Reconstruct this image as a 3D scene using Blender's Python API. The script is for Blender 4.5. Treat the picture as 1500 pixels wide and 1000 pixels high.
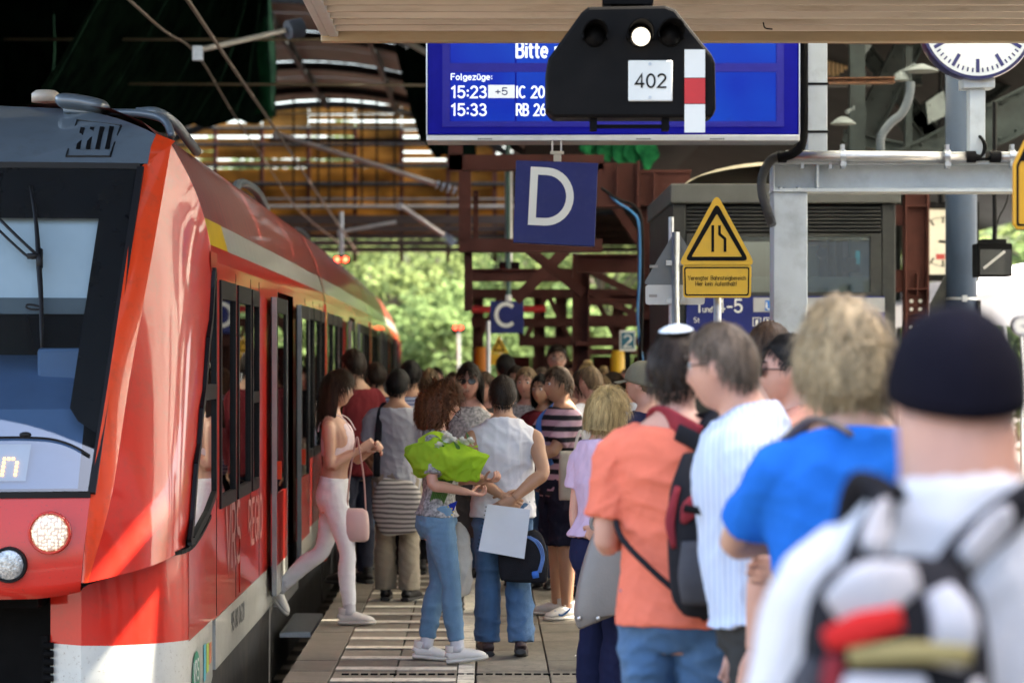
import bpy, bmesh, math, random
import numpy as np
from mathutils import Vector, Matrix, noise
R = math.radians
random.seed(7)
for o in list(bpy.data.objects): bpy.data.objects.remove(o)
SC = bpy.context.scene
COL = SC.collection
# ------------------------------------------------------------------ camera, sky, sun, exposure
F, CX, CY, CH = 3540.0, 718.0, 527.0, 1.8          # focal length in photo pixels, vanishing point, eye height
cam = bpy.data.cameras.new('camera')
cam.sensor_width = 36.0
cam.lens = F / 1500 * 36.0
cam.shift_x = (750 - CX) / 1500
cam.shift_y = (CY - 500) / 1500
cam.clip_start = 0.1
cam.clip_end = 2000
cam.dof.use_dof = True
cam.dof.focus_distance = 13.0
cam.dof.aperture_fstop = 2.6
camo = bpy.data.objects.new('camera', cam)
camo.location = (0, 0, CH)
camo.rotation_euler = (R(90), 0, 0)
COL.objects.link(camo)
SC.camera = camo
SUN_EL, SUN_AZ = 52.0, 84.0                        # azimuth clockwise from +Y (down the platform): to the right
w = bpy.data.worlds.new('World'); SC.world = w; w.use_nodes = True
nt = w.node_tree
sky = nt.nodes.new('ShaderNodeTexSky'); sky.sky_type = 'NISHITA'; sky.sun_disc = False
sky.sun_elevation = R(SUN_EL); sky.sun_rotation = R(SUN_AZ)
sky.air_density = 1.0; sky.dust_density = 4.0; sky.ozone_density = 1.0
bg = nt.nodes['Background']; bg.inputs['Strength'].default_value = 0.15
nt.links.new(sky.outputs[0], bg.inputs[0])
sl = bpy.data.lights.new('sun', 'SUN'); sl.energy = 5.0; sl.angle = R(0.6); sl.color = (1.0, 0.95, 0.86)
so = bpy.data.objects.new('sun', sl); COL.objects.link(so)
sd = Vector((math.sin(R(SUN_AZ)) * math.cos(R(SUN_EL)), math.cos(R(SUN_AZ)) * math.cos(R(SUN_EL)), math.sin(R(SUN_EL))))
so.rotation_euler = sd.to_track_quat('Z', 'Y').to_euler()
so.location = sd * 60
SC.view_settings.view_transform = 'Standard'
SC.view_settings.look = 'None'
SC.view_settings.gamma = 1.0
SC.view_settings.use_curve_mapping = False
SC.view_settings.exposure = 2.86
SC.view_settings.use_white_balance = True          # the photograph is balanced for open shade
SC.view_settings.white_balance_temperature = 7100
SC.render.film_transparent = False
SC.cycles.use_denoising = True
SC.cycles.max_bounces = 8
SC.cycles.diffuse_bounces = 4
SC.cycles.glossy_bounces = 4
SC.cycles.transmission_bounces = 6
SC.cycles.transparent_max_bounces = 12
SC.cycles.caustics_reflective = False
SC.cycles.caustics_refractive = False
SC.cycles.sample_clamp_indirect = 6.0
# ------------------------------------------------------------------ helpers
def at(px, py, Y):
    """world point that a photo pixel shows at depth Y"""
    return Vector(((px - CX) * Y / F, Y, CH - (py - CY) * Y / F))
def zat(py, Y): return CH - (py - CY) * Y / F
def xat(px, Y): return (px - CX) * Y / F

_cur = [None]
def tag(o, label=None, cat=None, group=None, kind=None):
    if label: o['label'] = label
    if cat: o['category'] = cat
    if group: o['group'] = group
    if kind: o['kind'] = kind
    return o
def empty(name, loc=(0, 0, 0), rz=0.0, label=None, cat=None, group=None, kind=None):
    o = bpy.data.objects.new(name, None); COL.objects.link(o)
    o.empty_display_size = 0.1
    o.location = loc; o.rotation_euler = (0, 0, rz)
    return tag(o, label, cat, group, kind)

def sample_path(pts, n):
    """Catmull-Rom through pts; returns n samples per span"""
    pts = [np.array(p, float) for p in pts]
    if len(pts) < 3 or n <= 1: return pts
    ext = [2 * pts[0] - pts[1]] + pts + [2 * pts[-1] - pts[-2]]
    out = []
    for i in range(1, len(ext) - 2):
        p0, p1, p2, p3 = ext[i - 1:i + 3]
        for k in range(n):
            t = k / n
            out.append(0.5 * ((2 * p1) + (p2 - p0) * t + (2 * p0 - 5 * p1 + 4 * p2 - p3) * t * t + (-p0 + 3 * p1 - 3 * p2 + p3) * t ** 3))
    out.append(pts[-1])
    return out

def lin(a, b, n): return [a + (b - a) * i / (n - 1) for i in range(n)]
class MB:
    """collects geometry; build() links it as one mesh object"""
    def __init__(s): s.v = []; s.f = []; s.m = []; s.cm = 0
    def add(s, vs, fs, mi=None):
        b = len(s.v); s.v += [tuple(map(float, v)) for v in vs]
        for f in fs: s.f.append(tuple(b + i for i in f)); s.m.append(s.cm if mi is None else mi)
        return s
    def quad(s, a, b, c, d, mi=None): return s.add([a, b, c, d], [(0, 1, 2, 3)], mi)
    def box(s, x0, x1, y0, y1, z0, z1, mi=None, M=None):
        vs = [(x0, y0, z0), (x1, y0, z0), (x1, y1, z0), (x0, y1, z0), (x0, y0, z1), (x1, y0, z1), (x1, y1, z1), (x0, y1, z1)]
        if M is not None: vs = [tuple(M @ Vector(v)) for v in vs]
        return s.add(vs, [(3, 2, 1, 0), (4, 5, 6, 7), (0, 1, 5, 4), (1, 2, 6, 5), (2, 3, 7, 6), (3, 0, 4, 7)], mi)
    def bar(s, a, b, w, h, mi=None, up=(0, 0, 1)):
        """rectangular bar from a to b, w across, h along up"""
        a = Vector(a); b = Vector(b); d = (b - a).normalized(); u = Vector(up)
        if abs(d.dot(u)) > 0.98: u = Vector((0, 1, 0))
        r = d.cross(u).normalized(); u = r.cross(d).normalized()
        vs = []
        for p in (a, b):
            for (i, j) in ((-1, -1), (1, -1), (1, 1), (-1, 1)): vs.append(p + r * (w / 2 * i) + u * (h / 2 * j))
        return s.add(vs, [(3, 2, 1, 0), (4, 5, 6, 7), (0, 1, 5, 4), (1, 2, 6, 5), (2, 3, 7, 6), (3, 0, 4, 7)], mi)
    def ibeam(s, a, b, w, h, t=0.02, mi=None, up=(0, 0, 1)):
        a = Vector(a); b = Vector(b); d = (b - a).normalized(); u = Vector(up)
        if abs(d.dot(u)) > 0.98: u = Vector((0, 1, 0))
        r = d.cross(u).normalized(); u = r.cross(d).normalized()
        s.bar(a + u * (h / 2 - t / 2), b + u * (h / 2 - t / 2), w, t, mi, u)
        s.bar(a - u * (h / 2 - t / 2), b - u * (h / 2 - t / 2), w, t, mi, u)
        s.bar(a, b, t, h - 2 * t, mi, u)
        return s
    def loft(s, pts, rad, n=12, ref=(0, 1, 0), cap=True, sub=1, mi=None, power=2.0):
        """tube through pts; rad = list of r or (a,b); a across, b along ref"""
        rr = [np.array((r, r) if not hasattr(r, '__len__') else r, float) for r in rad]
        P = sample_path(pts, sub); Q = sample_path(rr, sub)
        b = len(s.v); k = len(P)
        up = np.array(ref, float)
        for i in range(k):
            d = P[min(i + 1, k - 1)] - P[max(i - 1, 0)]
            L = np.linalg.norm(d); d = d / L if L > 1e-9 else np.array((0, 0, 1.0))
            x = np.cross(up, d); lx = np.linalg.norm(x)
            if lx < 1e-3:
                x = np.cross(np.array((1.0, 0.02, 0.01)), d); lx = np.linalg.norm(x)
            x /= lx; y = np.cross(d, x)
            for j in range(n):
                t = 2 * math.pi * j / n
                c, q = math.cos(t), math.sin(t)
                if power != 2.0:
                    c = math.copysign(abs(c) ** (2 / power), c); q = math.copysign(abs(q) ** (2 / power), q)
                s.v.append(tuple(P[i] + x * (Q[i][0] * c) + y * (Q[i][1] * q)))
        m = s.cm if mi is None else mi
        for i in range(k - 1):
            for j in range(n):
                s.f.append((b + i * n + j, b + i * n + (j + 1) % n, b + (i + 1) * n + (j + 1) % n, b + (i + 1) * n + j)); s.m.append(m)
        if cap:
            s.f.append(tuple(b + j for j in range(n - 1, -1, -1))); s.m.append(m)
            s.f.append(tuple(b + (k - 1) * n + j for j in range(n))); s.m.append(m)
        return s
    def tube(s, pts, r, n=8, sub=1, mi=None):
        return s.loft(pts, [r] * len(pts) if not hasattr(r, '__len__') else r, n, (0.13, 0.31, 0.94), True, sub, mi)
    def lathe(s, prof, c=(0, 0, 0), n=24, axis='Z', mi=None):
        """prof: list of (r, h)"""
        vs = []; fs = []
        for (r, h) in prof:
            for j in range(n):
                t = 2 * math.pi * j / n; a, b = r * math.cos(t), r * math.sin(t)
                v = (a, b, h) if axis == 'Z' else ((a, h, b) if axis == 'Y' else (h, a, b))
                vs.append((v[0] + c[0], v[1] + c[1], v[2] + c[2]))
        for i in range(len(prof) - 1):
            for j in range(n): fs.append((i * n + j, i * n + (j + 1) % n, (i + 1) * n + (j + 1) % n, (i + 1) * n + j))
        fs.append(tuple(range(n - 1, -1, -1))); fs.append(tuple((len(prof) - 1) * n + j for j in range(n)))
        return s.add(vs, fs, mi)
    def prism(s, poly, d0, d1, plane='XZ', mi=None):
        """poly in a plane, extruded from d0 to d1 along the third axis"""
        def mk(p, d): return (p[0], d, p[1]) if plane == 'XZ' else ((d, p[0], p[1]) if plane == 'YZ' else (p[0], p[1], d))
        n = len(poly)
        vs = [mk(p, d0) for p in poly] + [mk(p, d1) for p in poly]
        fs = [tuple(range(n)), tuple(range(2 * n - 1, n - 1, -1))] + [(i, n + i, n + (i + 1) % n, (i + 1) % n) for i in range(n)]
        return s.add(vs, fs, mi)
    def grid(s, rows, mi=None, closed=False):
        """rows: list of equal-length point lists"""
        n = len(rows[0]); vs = [p for r in rows for p in r]; fs = []
        for i in range(len(rows) - 1):
            for j in range(n if closed else n - 1):
                fs.append((i * n + j, i * n + (j + 1) % n, (i + 1) * n + (j + 1) % n, (i + 1) * n + j))
        return s.add(vs, fs, mi)
    def ball(s, c, r, n=12, mi=None):
        r = (r, r, r) if not hasattr(r, '__len__') else r
        vs = []; fs = []
        m = max(6, n // 2 + 1)
        for i in range(m + 1):
            t = math.pi * (i + 0.001 * (i == 0) - 0.001 * (i == m)) / m
            for j in range(n):
                p = 2 * math.pi * j / n
                vs.append((c[0] + r[0] * math.sin(t) * math.cos(p), c[1] + r[1] * math.sin(t) * math.sin(p), c[2] + r[2] * math.cos(t)))
        for i in range(m):
            for j in range(n): fs.append((i * n + j, (i + 1) * n + j, (i + 1) * n + (j + 1) % n, i * n + (j + 1) % n))
        return s.add(vs, fs, mi)
    def mesh(s, name, mats, smooth=False, fix=True):
        me = bpy.data.meshes.new(name); me.from_pydata(s.v, [], s.f)
        mats = mats if isinstance(mats, (list, tuple)) else [mats]
        for m in mats: me.materials.append(m)
        if len(mats) > 1: me.polygons.foreach_set('material_index', [min(i, len(mats) - 1) for i in s.m])
        if fix:
            bm = bmesh.new(); bm.from_mesh(me); bmesh.ops.recalc_face_normals(bm, faces=bm.faces); bm.to_mesh(me); bm.free()
        if smooth: me.polygons.foreach_set('use_smooth', [True] * len(me.polygons))
        me.update()
        return me
    def build(s, name, mats, parent=None, smooth=False, bevel=0, loc=None, fix=True, auto=None):
        me = s.mesh(name, mats, smooth, fix)
        return link(name, me, parent, bevel, loc, auto)
def link(name, me, parent=None, bevel=0, loc=None, auto=None):
    o = bpy.data.objects.new(name, me); COL.objects.link(o)
    if parent is not None: o.parent = parent
    if loc is not None: o.location = loc
    if bevel:
        b = o.modifiers.new('bevel', 'BEVEL'); b.width = bevel; b.segments = 2; b.limit_method = 'ANGLE'; b.angle_limit = R(40)
    if auto is not None:
        me.polygons.foreach_set('use_smooth', [True] * len(me.polygons))
        try: me.set_sharp_from_angle(angle=R(auto))
        except Exception: pass
    return o
def children(o): return [c for c in bpy.data.objects if c.parent == o]
TMP = bpy.data.scenes.new('tmp')                               # scratch scene: evaluates one object at a time
def scratch(o):
    TMP.collection.objects.link(o); vl = TMP.view_layers[0]; vl.update(); dg = vl.depsgraph; dg.update()
    return o.evaluated_get(dg)
# a plain upright stroke alphabet on a 4 x 7 grid; '~' joins points smoothly
def _arc(cx, cy, rx, ry, a0, a1, n=9): return [(cx + rx * math.cos(R(a0 + (a1 - a0) * i / n)), cy + ry * math.sin(R(a0 + (a1 - a0) * i / n))) for i in range(n + 1)]
GL = {
 '0': (4, [_arc(2, 3.5, 2, 3.5, 0, 360, 20)]), '1': (2.4, [[(0, 5.6), (1.6, 7), (1.6, 0)]]), '2': (4, [_arc(2, 5.1, 1.9, 1.9, 160, -30) + [(0, 0), (4, 0)]]),
 '3': (4, [_arc(1.9, 5.3, 1.7, 1.7, 150, -90) + _arc(1.9, 1.8, 2, 1.8, 90, -150)]), '4': (4.2, [[(3.1, 0), (3.1, 7), (0, 1.8), (4.2, 1.8)]]), '5': (4, [[(3.7, 7), (.5, 7), (.3, 3.7)] + _arc(1.9, 2.2, 2.1, 2.2, 130, -150)]),
 '6': (4, [_arc(2, 2.1, 2, 2.1, 0, 360, 18), [(.1, 2.6), (.8, 4.8), (2.6, 7)]]), ':': (1, [[(.5, 1), (.5, 1.6)], [(.5, 4), (.5, 4.6)]]), '+': (3.6, [[(0, 3), (3.6, 3)], [(1.8, 1.2), (1.8, 4.8)]]), '-': (2.6, [[(0, 2.9), (2.6, 2.9)]]), '!': (1, [[(.5, 7), (.5, 2)], [(.5, .1), (.5, .6)]]),
 'A': (4.6, [[(0, 0), (2.3, 7), (4.6, 0)], [(.8, 2.3), (3.8, 2.3)]]), 'B': (4, [[(0, 0), (0, 7), (2, 7)] + _arc(2, 5.3, 1.7, 1.7, 90, -90) + [(0, 3.6)], [(2, 3.6)] + _arc(2.1, 1.8, 1.9, 1.8, 90, -90) + [(0, 0)]]), 'C': (4.2, [_arc(2.4, 3.5, 2.4, 3.5, 52, 308, 18)]), 'D': (4.6, [[(0, 0), (0, 7), (1.6, 7)] + _arc(1.6, 3.5, 3, 3.5, 90, -90, 16) + [(0, 0)]]),
 'F': (3.6, [[(0, 0), (0, 7), (3.6, 7)], [(0, 3.7), (3, 3.7)]]), 'H': (4.2, [[(0, 0), (0, 7)], [(4.2, 0), (4.2, 7)], [(0, 3.6), (4.2, 3.6)]]), 'I': (.6, [[(.3, 0), (.3, 7)]]), 'R': (4.2, [[(0, 0), (0, 7), (2, 7)] + _arc(2, 5.1, 1.9, 1.9, 90, -90) + [(0, 3.2)], [(2, 3.2), (4.2, 0)]]), 'S': (4, [_arc(2, 5.2, 1.9, 1.8, 50, 250) + _arc(2, 1.8, 2, 1.8, 80, -140)]), 'T': (4.4, [[(0, 7), (4.4, 7)], [(2.2, 7), (2.2, 0)]]), 'U': (4.2, [[(0, 7), (0, 2)] + _arc(2.1, 2.1, 2.1, 2.1, 180, 360) + [(4.2, 7)]]), 'V': (4.4, [[(0, 7), (2.2, 0), (4.4, 7)]]), 'E': (3.6, [[(3.6, 7), (0, 7), (0, 0), (3.6, 0)], [(0, 3.6), (3, 3.6)]]), 'G': (4.4, [_arc(2.3, 3.5, 2.3, 3.5, 50, 330, 16) + [(4.3, 3.2), (2.6, 3.2)]]), 'O': (4.6, [_arc(2.3, 3.5, 2.3, 3.5, 0, 360, 20)]),
 'a': (3.4, [_arc(1.6, 2.3, 1.6, 2.3, 0, 360, 16), [(3.3, 4.7), (3.3, 0)]]), 'b': (3.4, [[(0, 7), (0, 0)], _arc(1.7, 2.3, 1.7, 2.3, 0, 360, 16)]), 'c': (3, [_arc(1.8, 2.3, 1.8, 2.3, 48, 312, 14)]), 'd': (3.4, [[(3.4, 7), (3.4, 0)], _arc(1.7, 2.3, 1.7, 2.3, 0, 360, 16)]), 'e': (3.4, [[(.1, 2.4), (3.4, 2.4)] + _arc(1.7, 2.3, 1.7, 2.3, 0, 305, 14)]), 'f': (2.2, [[(.8, 0), (.8, 5.4)] + _arc(2, 5.6, 1.2, 1.4, 180, 90, 5), [(0, 4.5), (2, 4.5)]]), 'g': (3.4, [_arc(1.7, 2.3, 1.7, 2.3, 0, 360, 16), [(3.4, 4.6), (3.4, -.6)] + _arc(1.7, -.6, 1.7, 1.4, 0, -150, 8)]), 'h': (3.2, [[(0, 7), (0, 0)], [(0, 2.8)] + _arc(1.6, 2.9, 1.6, 1.7, 180, 0) + [(3.2, 0)]]), 'i': (.6, [[(.3, 0), (.3, 4.6)], [(.3, 6.1), (.3, 6.7)]]), 'k': (3, [[(0, 0), (0, 7)], [(2.8, 4.6), (0, 2), (3, 0)]]), 'l': (1, [[(.3, 7), (.3, 0), (.9, 0)]]), 'n': (3.2, [[(0, 0), (0, 4.6)], [(0, 2.8)] + _arc(1.6, 2.9, 1.6, 1.7, 180, 0) + [(3.2, 0)]]), 'o': (3.4, [_arc(1.7, 2.3, 1.7, 2.3, 0, 360, 16)]), 'r': (2, [[(0, 0), (0, 4.6)], [(0, 2.8)] + _arc(1.6, 3, 1.6, 1.6, 180, 80, 6)]), 's': (3, [_arc(1.5, 3.4, 1.4, 1.2, 40, 250, 8) + _arc(1.5, 1.2, 1.5, 1.2, 80, -140, 8)]), 't': (2.2, [[(.8, 6), (.8, 1)] + _arc(1.7, 1, .9, 1, 180, 280, 5), [(0, 4.5), (2.1, 4.5)]]), 'u': (3.2, [[(0, 4.6), (0, 1.7)] + _arc(1.6, 1.7, 1.6, 1.7, 180, 360) + [(3.2, 4.6)], [(3.2, 1.7), (3.2, 0)]]), 'm': (5, [[(0, 0), (0, 4.6)], _arc(1.25, 3.2, 1.25, 1.4, 180, 0) + [(2.5, 0)], _arc(3.75, 3.2, 1.25, 1.4, 180, 0) + [(5, 0)]]), 'z': (3, [[(0, 4.6), (3, 4.6), (0, 0), (3, 0)]]), ' ': (2.2, [])}
GL['8'] = (4, [_arc(2, 5.3, 1.7, 1.7, 0, 360, 16), _arc(2, 1.8, 2, 1.8, 0, 360, 16)]); GL['9'] = (4, [_arc(2, 4.9, 2, 2.1, 0, 360, 18), [(3.9, 4.4), (3.2, 2.2), (1.4, 0)]]); GL['7'] = (4, [[(0, 7), (4, 7), (1.3, 0)]])
GL['ü'] = (3.2, GL['u'][1] + [[(.8, 6), (.8, 6.6)], [(2.4, 6), (2.4, 6.6)]])
def text_mesh(txt, height, mat, M, name='lettering', parent=None, width=None, stroke=1.0, depth=.0012, gap=1.5):
    """flat lettering of drawn strokes; height = capital height; M places it (runs +x, up +y in its own plane)"""
    b = MB(); u = height / 7.0; x = 0.0
    tot = sum(GL[c][0] + gap for c in txt) - gap; kx = (width / (tot * u)) if width else 1.0
    for ch_ in txt:
        w_, strokes = GL[ch_]
        for st in strokes:
            P_ = [Vector(((x + p[0]) * u * kx, p[1] * u, 0)) for p in st]
            L, Rr = [], []
            P_ = [p for i, p in enumerate(P_) if i == 0 or (p - P_[i - 1]).length > 1e-5]
            closed = (P_[0] - P_[-1]).length < 1e-6 and len(P_) > 3
            if closed: P_ = P_[:-1]
            n_ = len(P_); hw = stroke * u / 2
            for i in range(n_):
                pa = P_[i - 1] if (i or closed) else None; pb = P_[(i + 1) % n_] if (i < n_ - 1 or closed) else None
                d0 = (P_[i] - pa).normalized() if pa is not None else None; d1 = (pb - P_[i]).normalized() if pb is not None else None
                if d0 is None: d = d1; sc = 1; p = P_[i] - d1 * hw * .6
                elif d1 is None: d = d0; sc = 1; p = P_[i] + d0 * hw * .6
                else: d = (d0 + d1); d = d.normalized() if d.length > .05 else d0; sc = min(2.0, 1 / max(.35, d.dot(d1))); p = P_[i]
                nn = Vector((-d.y, d.x, 0)) * hw * sc
                L.append(p + nn); Rr.append(p - nn)
            for zc in (0, depth): pass
            m_ = len(L); vs = [(v.x, v.y, z) for z in (0, depth) for v in L + Rr]; fs = []
            for i in range(m_ if closed else m_ - 1):
                j = (i + 1) % m_
                fs += [(2 * m_ + i, 2 * m_ + j, 3 * m_ + j, 3 * m_ + i), (i, m_ + i, m_ + j, j), (i, j, 2 * m_ + j, 2 * m_ + i), (m_ + i, 3 * m_ + i, 3 * m_ + j, m_ + j)]
            b.add(vs, fs)
        x += w_ + gap
    me = b.mesh(name, mat); me.transform(M)
    o = link(name, me, parent)
    if len(txt) > 1: o['kind'] = 'stuff'
    return o
def face_cam(p, roll=0.0):
    """matrix for lettering that stands upright at p and is read from the camera side (-Y)"""
    return Matrix.Translation(Vector(p)) @ Matrix.Rotation(R(roll), 4, 'Y') @ Matrix.Rotation(R(90), 4, 'X')

# ------------------------------------------------------------------ materials (all procedural)
_m = {}
def pbr(name, col, rough=0.55, metal=0.0, var=0.12, vscale=6.0, bump=0.0, bscale=60.0, coat=0.0, sss=0.0, spec=0.5, col2=None, detail=5.0, stretch=None, sheen=0.0, rvar=0.0, emit=None, estr=0.0, dirt=None, dscale=3.0, damt=0.0, dlo=0.5, dhi=0.75, trans=0.0, coord='Object'):
    if name in _m: return _m[name]
    m = bpy.data.materials.new(name); m.use_nodes = True
    n = m.node_tree.nodes; l = m.node_tree.links; b = n['Principled BSDF']
    tc = n.new('ShaderNodeTexCoord'); src = tc.outputs[coord]
    if stretch:
        mp = n.new('ShaderNodeMapping'); mp.inputs['Scale'].default_value = stretch; l.new(src, mp.inputs[0]); src = mp.outputs[0]
    c1 = tuple(col) + (1,)
    if col2 is None: c2 = tuple(max(0, c * (1 - 2 * var)) for c in col) + (1,)
    else: c2 = tuple(col2) + (1,)
    nz = n.new('ShaderNodeTexNoise'); nz.inputs['Scale'].default_value = vscale; nz.inputs['Detail'].default_value = detail; nz.inputs['Roughness'].default_value = 0.6
    l.new(src, nz.inputs['Vector'])
    rp = n.new('ShaderNodeValToRGB'); rp.color_ramp.elements[0].position = 0.3; rp.color_ramp.elements[1].position = 0.7
    rp.color_ramp.elements[0].color = c2; rp.color_ramp.elements[1].color = c1
    l.new(nz.outputs['Fac'], rp.inputs['Fac'])
    out = rp.outputs['Color']
    if dirt:
        dz = n.new('ShaderNodeTexNoise'); dz.inputs['Scale'].default_value = dscale; dz.inputs['Detail'].default_value = 8; dz.inputs['Roughness'].default_value = 0.7
        l.new(src, dz.inputs['Vector'])
        dr = n.new('ShaderNodeMapRange'); dr.inputs[1].default_value = dlo; dr.inputs[2].default_value = dhi; dr.inputs[3].default_value = 0; dr.inputs[4].default_value = damt
        l.new(dz.outputs['Fac'], dr.inputs[0])
        mx = n.new('ShaderNodeMixRGB'); mx.inputs[2].default_value = tuple(dirt) + (1,)
        l.new(dr.outputs[0], mx.inputs[0]); l.new(out, mx.inputs[1]); out = mx.outputs[0]
    l.new(out, b.inputs['Base Color'])
    b.inputs['Roughness'].default_value = rough; b.inputs['Metallic'].default_value = metal
    b.inputs['Specular IOR Level'].default_value = spec
    if rvar:
        mr = n.new('ShaderNodeMapRange'); mr.inputs[3].default_value = max(0.02, rough - rvar); mr.inputs[4].default_value = min(1, rough + rvar)
        l.new(nz.outputs['Fac'], mr.inputs[0]); l.new(mr.outputs[0], b.inputs['Roughness'])
    if coat: b.inputs['Coat Weight'].default_value = coat; b.inputs['Coat Roughness'].default_value = 0.06
    if sheen: b.inputs['Sheen Weight'].default_value = sheen
    if sss:
        b.inputs['Subsurface Weight'].default_value = sss; b.inputs['Subsurface Radius'].default_value = (0.012, 0.005, 0.003); b.inputs['Subsurface Scale'].default_value = 0.6
    if trans: b.inputs['Transmission Weight'].default_value = trans
    if emit: b.inputs['Emission Color'].default_value = tuple(emit) + (1,); b.inputs['Emission Strength'].default_value = estr
    if bump:
        bz = n.new('ShaderNodeTexNoise'); bz.inputs['Scale'].default_value = bscale; bz.inputs['Detail'].default_value = 6
        l.new(src, bz.inputs['Vector'])
        bp = n.new('ShaderNodeBump'); bp.inputs['Strength'].default_value = min(1, bump); bp.inputs['Distance'].default_value = 0.01
        l.new(bz.outputs['Fac'], bp.inputs['Height']); l.new(bp.outputs[0], b.inputs['Normal'])
    _m[name] = m
    return m
def glass(name, tint=(0.6, 0.7, 0.75), refl=0.12, rough=0.02, body=0.0, bodycol=(0.02, 0.02, 0.02)):
    """thin pane: clear part + mirror part by fresnel + a little body"""
    if name in _m: return _m[name]
    m = bpy.data.materials.new(name); m.use_nodes = True
    n = m.node_tree.nodes; l = m.node_tree.links
    n.remove(n['Principled BSDF'])
    o = n['Material Output']
    tr = n.new('ShaderNodeBsdfTransparent'); tr.inputs[0].default_value = tuple(tint) + (1,)
    gl = n.new('ShaderNodeBsdfGlossy'); gl.inputs['Roughness'].default_value = rough; gl.inputs[0].default_value = (1, 1, 1, 1)
    df = n.new('ShaderNodeBsdfDiffuse'); df.inputs[0].default_value = tuple(bodycol) + (1,)
    fr = n.new('ShaderNodeFresnel'); fr.inputs['IOR'].default_value = 1.55
    ad = n.new('ShaderNodeMath'); ad.operation = 'MULTIPLY_ADD'; ad.inputs[1].default_value = 1.0; ad.inputs[2].default_value = refl - 0.045; ad.use_clamp = True
    l.new(fr.outputs[0], ad.inputs[0])
    m1 = n.new('ShaderNodeMixShader'); m1.inputs[0].default_value = body
    l.new(tr.outputs[0], m1.inputs[1]); l.new(df.outputs[0], m1.inputs[2])
    m2 = n.new('ShaderNodeMixShader'); l.new(ad.outputs[0], m2.inputs[0]); l.new(m1.outputs[0], m2.inputs[1]); l.new(gl.outputs[0], m2.inputs[2])
    l.new(m2.outputs[0], o.inputs[0])
    _m[name] = m
    return m
def emitter(name, col, strength):
    if name in _m: return _m[name]
    m = bpy.data.materials.new(name); m.use_nodes = True
    n = m.node_tree.nodes; b = n['Principled BSDF']
    b.inputs['Base Color'].default_value = tuple(c * 0.3 for c in col) + (1,); b.inputs['Roughness'].default_value = 0.25
    b.inputs['Emission Color'].default_value = tuple(col) + (1,); b.inputs['Emission Strength'].default_value = strength
    _m[name] = m
    return m
def translucent(name, col, col2, w=0.7, vscale=2.0):
    if name in _m: return _m[name]
    m = bpy.data.materials.new(name); m.use_nodes = True
    n = m.node_tree.nodes; l = m.node_tree.links; n.remove(n['Principled BSDF'])
    tc = n.new('ShaderNodeTexCoord'); nz = n.new('ShaderNodeTexNoise'); nz.inputs['Scale'].default_value = vscale; nz.inputs['Detail'].default_value = 6
    l.new(tc.outputs['Object'], nz.inputs['Vector'])
    rp = n.new('ShaderNodeValToRGB'); rp.color_ramp.elements[0].color = tuple(col2) + (1,); rp.color_ramp.elements[1].color = tuple(col) + (1,)
    rp.color_ramp.elements[0].position = 0.35; rp.color_ramp.elements[1].position = 0.65
    l.new(nz.outputs['Fac'], rp.inputs[0])
    d = n.new('ShaderNodeBsdfDiffuse'); t = n.new('ShaderNodeBsdfTranslucent'); mx = n.new('ShaderNodeMixShader'); mx.inputs[0].default_value = w
    l.new(rp.outputs[0], d.inputs[0]); l.new(rp.outputs[0], t.inputs[0]); l.new(d.outputs[0], mx.inputs[1]); l.new(t.outputs[0], mx.inputs[2])
    l.new(mx.outputs[0], n['Material Output'].inputs[0])
    _m[name] = m
    return m
def striped(name, c1, c2, period, duty, axis='Z', rough=0.85, soft=0.04, jitter=0.02, bump=0.3, coord='Object', bscale=250):
    """cloth with printed stripes"""
    if name in _m: return _m[name]
    m = pbr(name, c1, rough, bump=bump, bscale=bscale, spec=.06, coord=coord)
    n = m.node_tree.nodes; l = m.node_tree.links; b = n['Principled BSDF']
    tc = n.new('ShaderNodeTexCoord'); sx = n.new('ShaderNodeSeparateXYZ')
    nz = n.new('ShaderNodeTexNoise'); nz.inputs['Scale'].default_value = 5
    l.new(tc.outputs[coord], nz.inputs[0]); l.new(tc.outputs[coord], sx.inputs[0])
    ma = n.new('ShaderNodeMath'); ma.operation = 'MULTIPLY_ADD'; ma.inputs[1].default_value = jitter
    l.new(nz.outputs['Fac'], ma.inputs[0]); l.new(sx.outputs[axis], ma.inputs[2])
    dv = n.new('ShaderNodeMath'); dv.operation = 'DIVIDE'; dv.inputs[1].default_value = period; l.new(ma.outputs[0], dv.inputs[0])
    fr = n.new('ShaderNodeMath'); fr.operation = 'FRACT'; l.new(dv.outputs[0], fr.inputs[0])
    rp = n.new('ShaderNodeValToRGB'); e = rp.color_ramp.elements
    e[0].position = 0; e[0].color = tuple(c1) + (1,); e[1].position = max(0.01, duty - soft); e[1].color = tuple(c1) + (1,)
    e2 = e.new(min(0.99, duty + soft)); e2.color = tuple(c2) + (1,)
    e3 = e.new(0.995 - soft); e3.color = tuple(c2) + (1,)
    e4 = e.new(1.0); e4.color = tuple(c1) + (1,)
    l.new(fr.outputs[0], rp.inputs[0]); l.new(rp.outputs[0], b.inputs['Base Color'])
    return m
def cloth(name, col, rough=0.9, var=0.08, bump=0.35, bscale=220, **k): return pbr(name, col, rough, var=var, vscale=14, bump=bump, bscale=bscale, spec=0.06, **k)
BLACK = pbr('black_plastic', (0.006, 0.006, 0.0065), 0.5, spec=.1, var=0.2, bump=0.05, bscale=200)
BLACKM = pbr('matt_black', (0.008, 0.008, 0.0085), 0.85, spec=.06, var=0.2, bump=0.1, bscale=120)
WHITE = pbr('white_paint', (0.78, 0.78, 0.76), 0.45, var=0.04, dirt=(0.4, 0.37, 0.32), damt=0.25, dscale=7)
STEEL = pbr('galvanised_steel', (0.5, 0.53, 0.56), 0.42, 0.85, var=0.12, vscale=25, rvar=0.12, bump=0.08, bscale=90)
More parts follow.
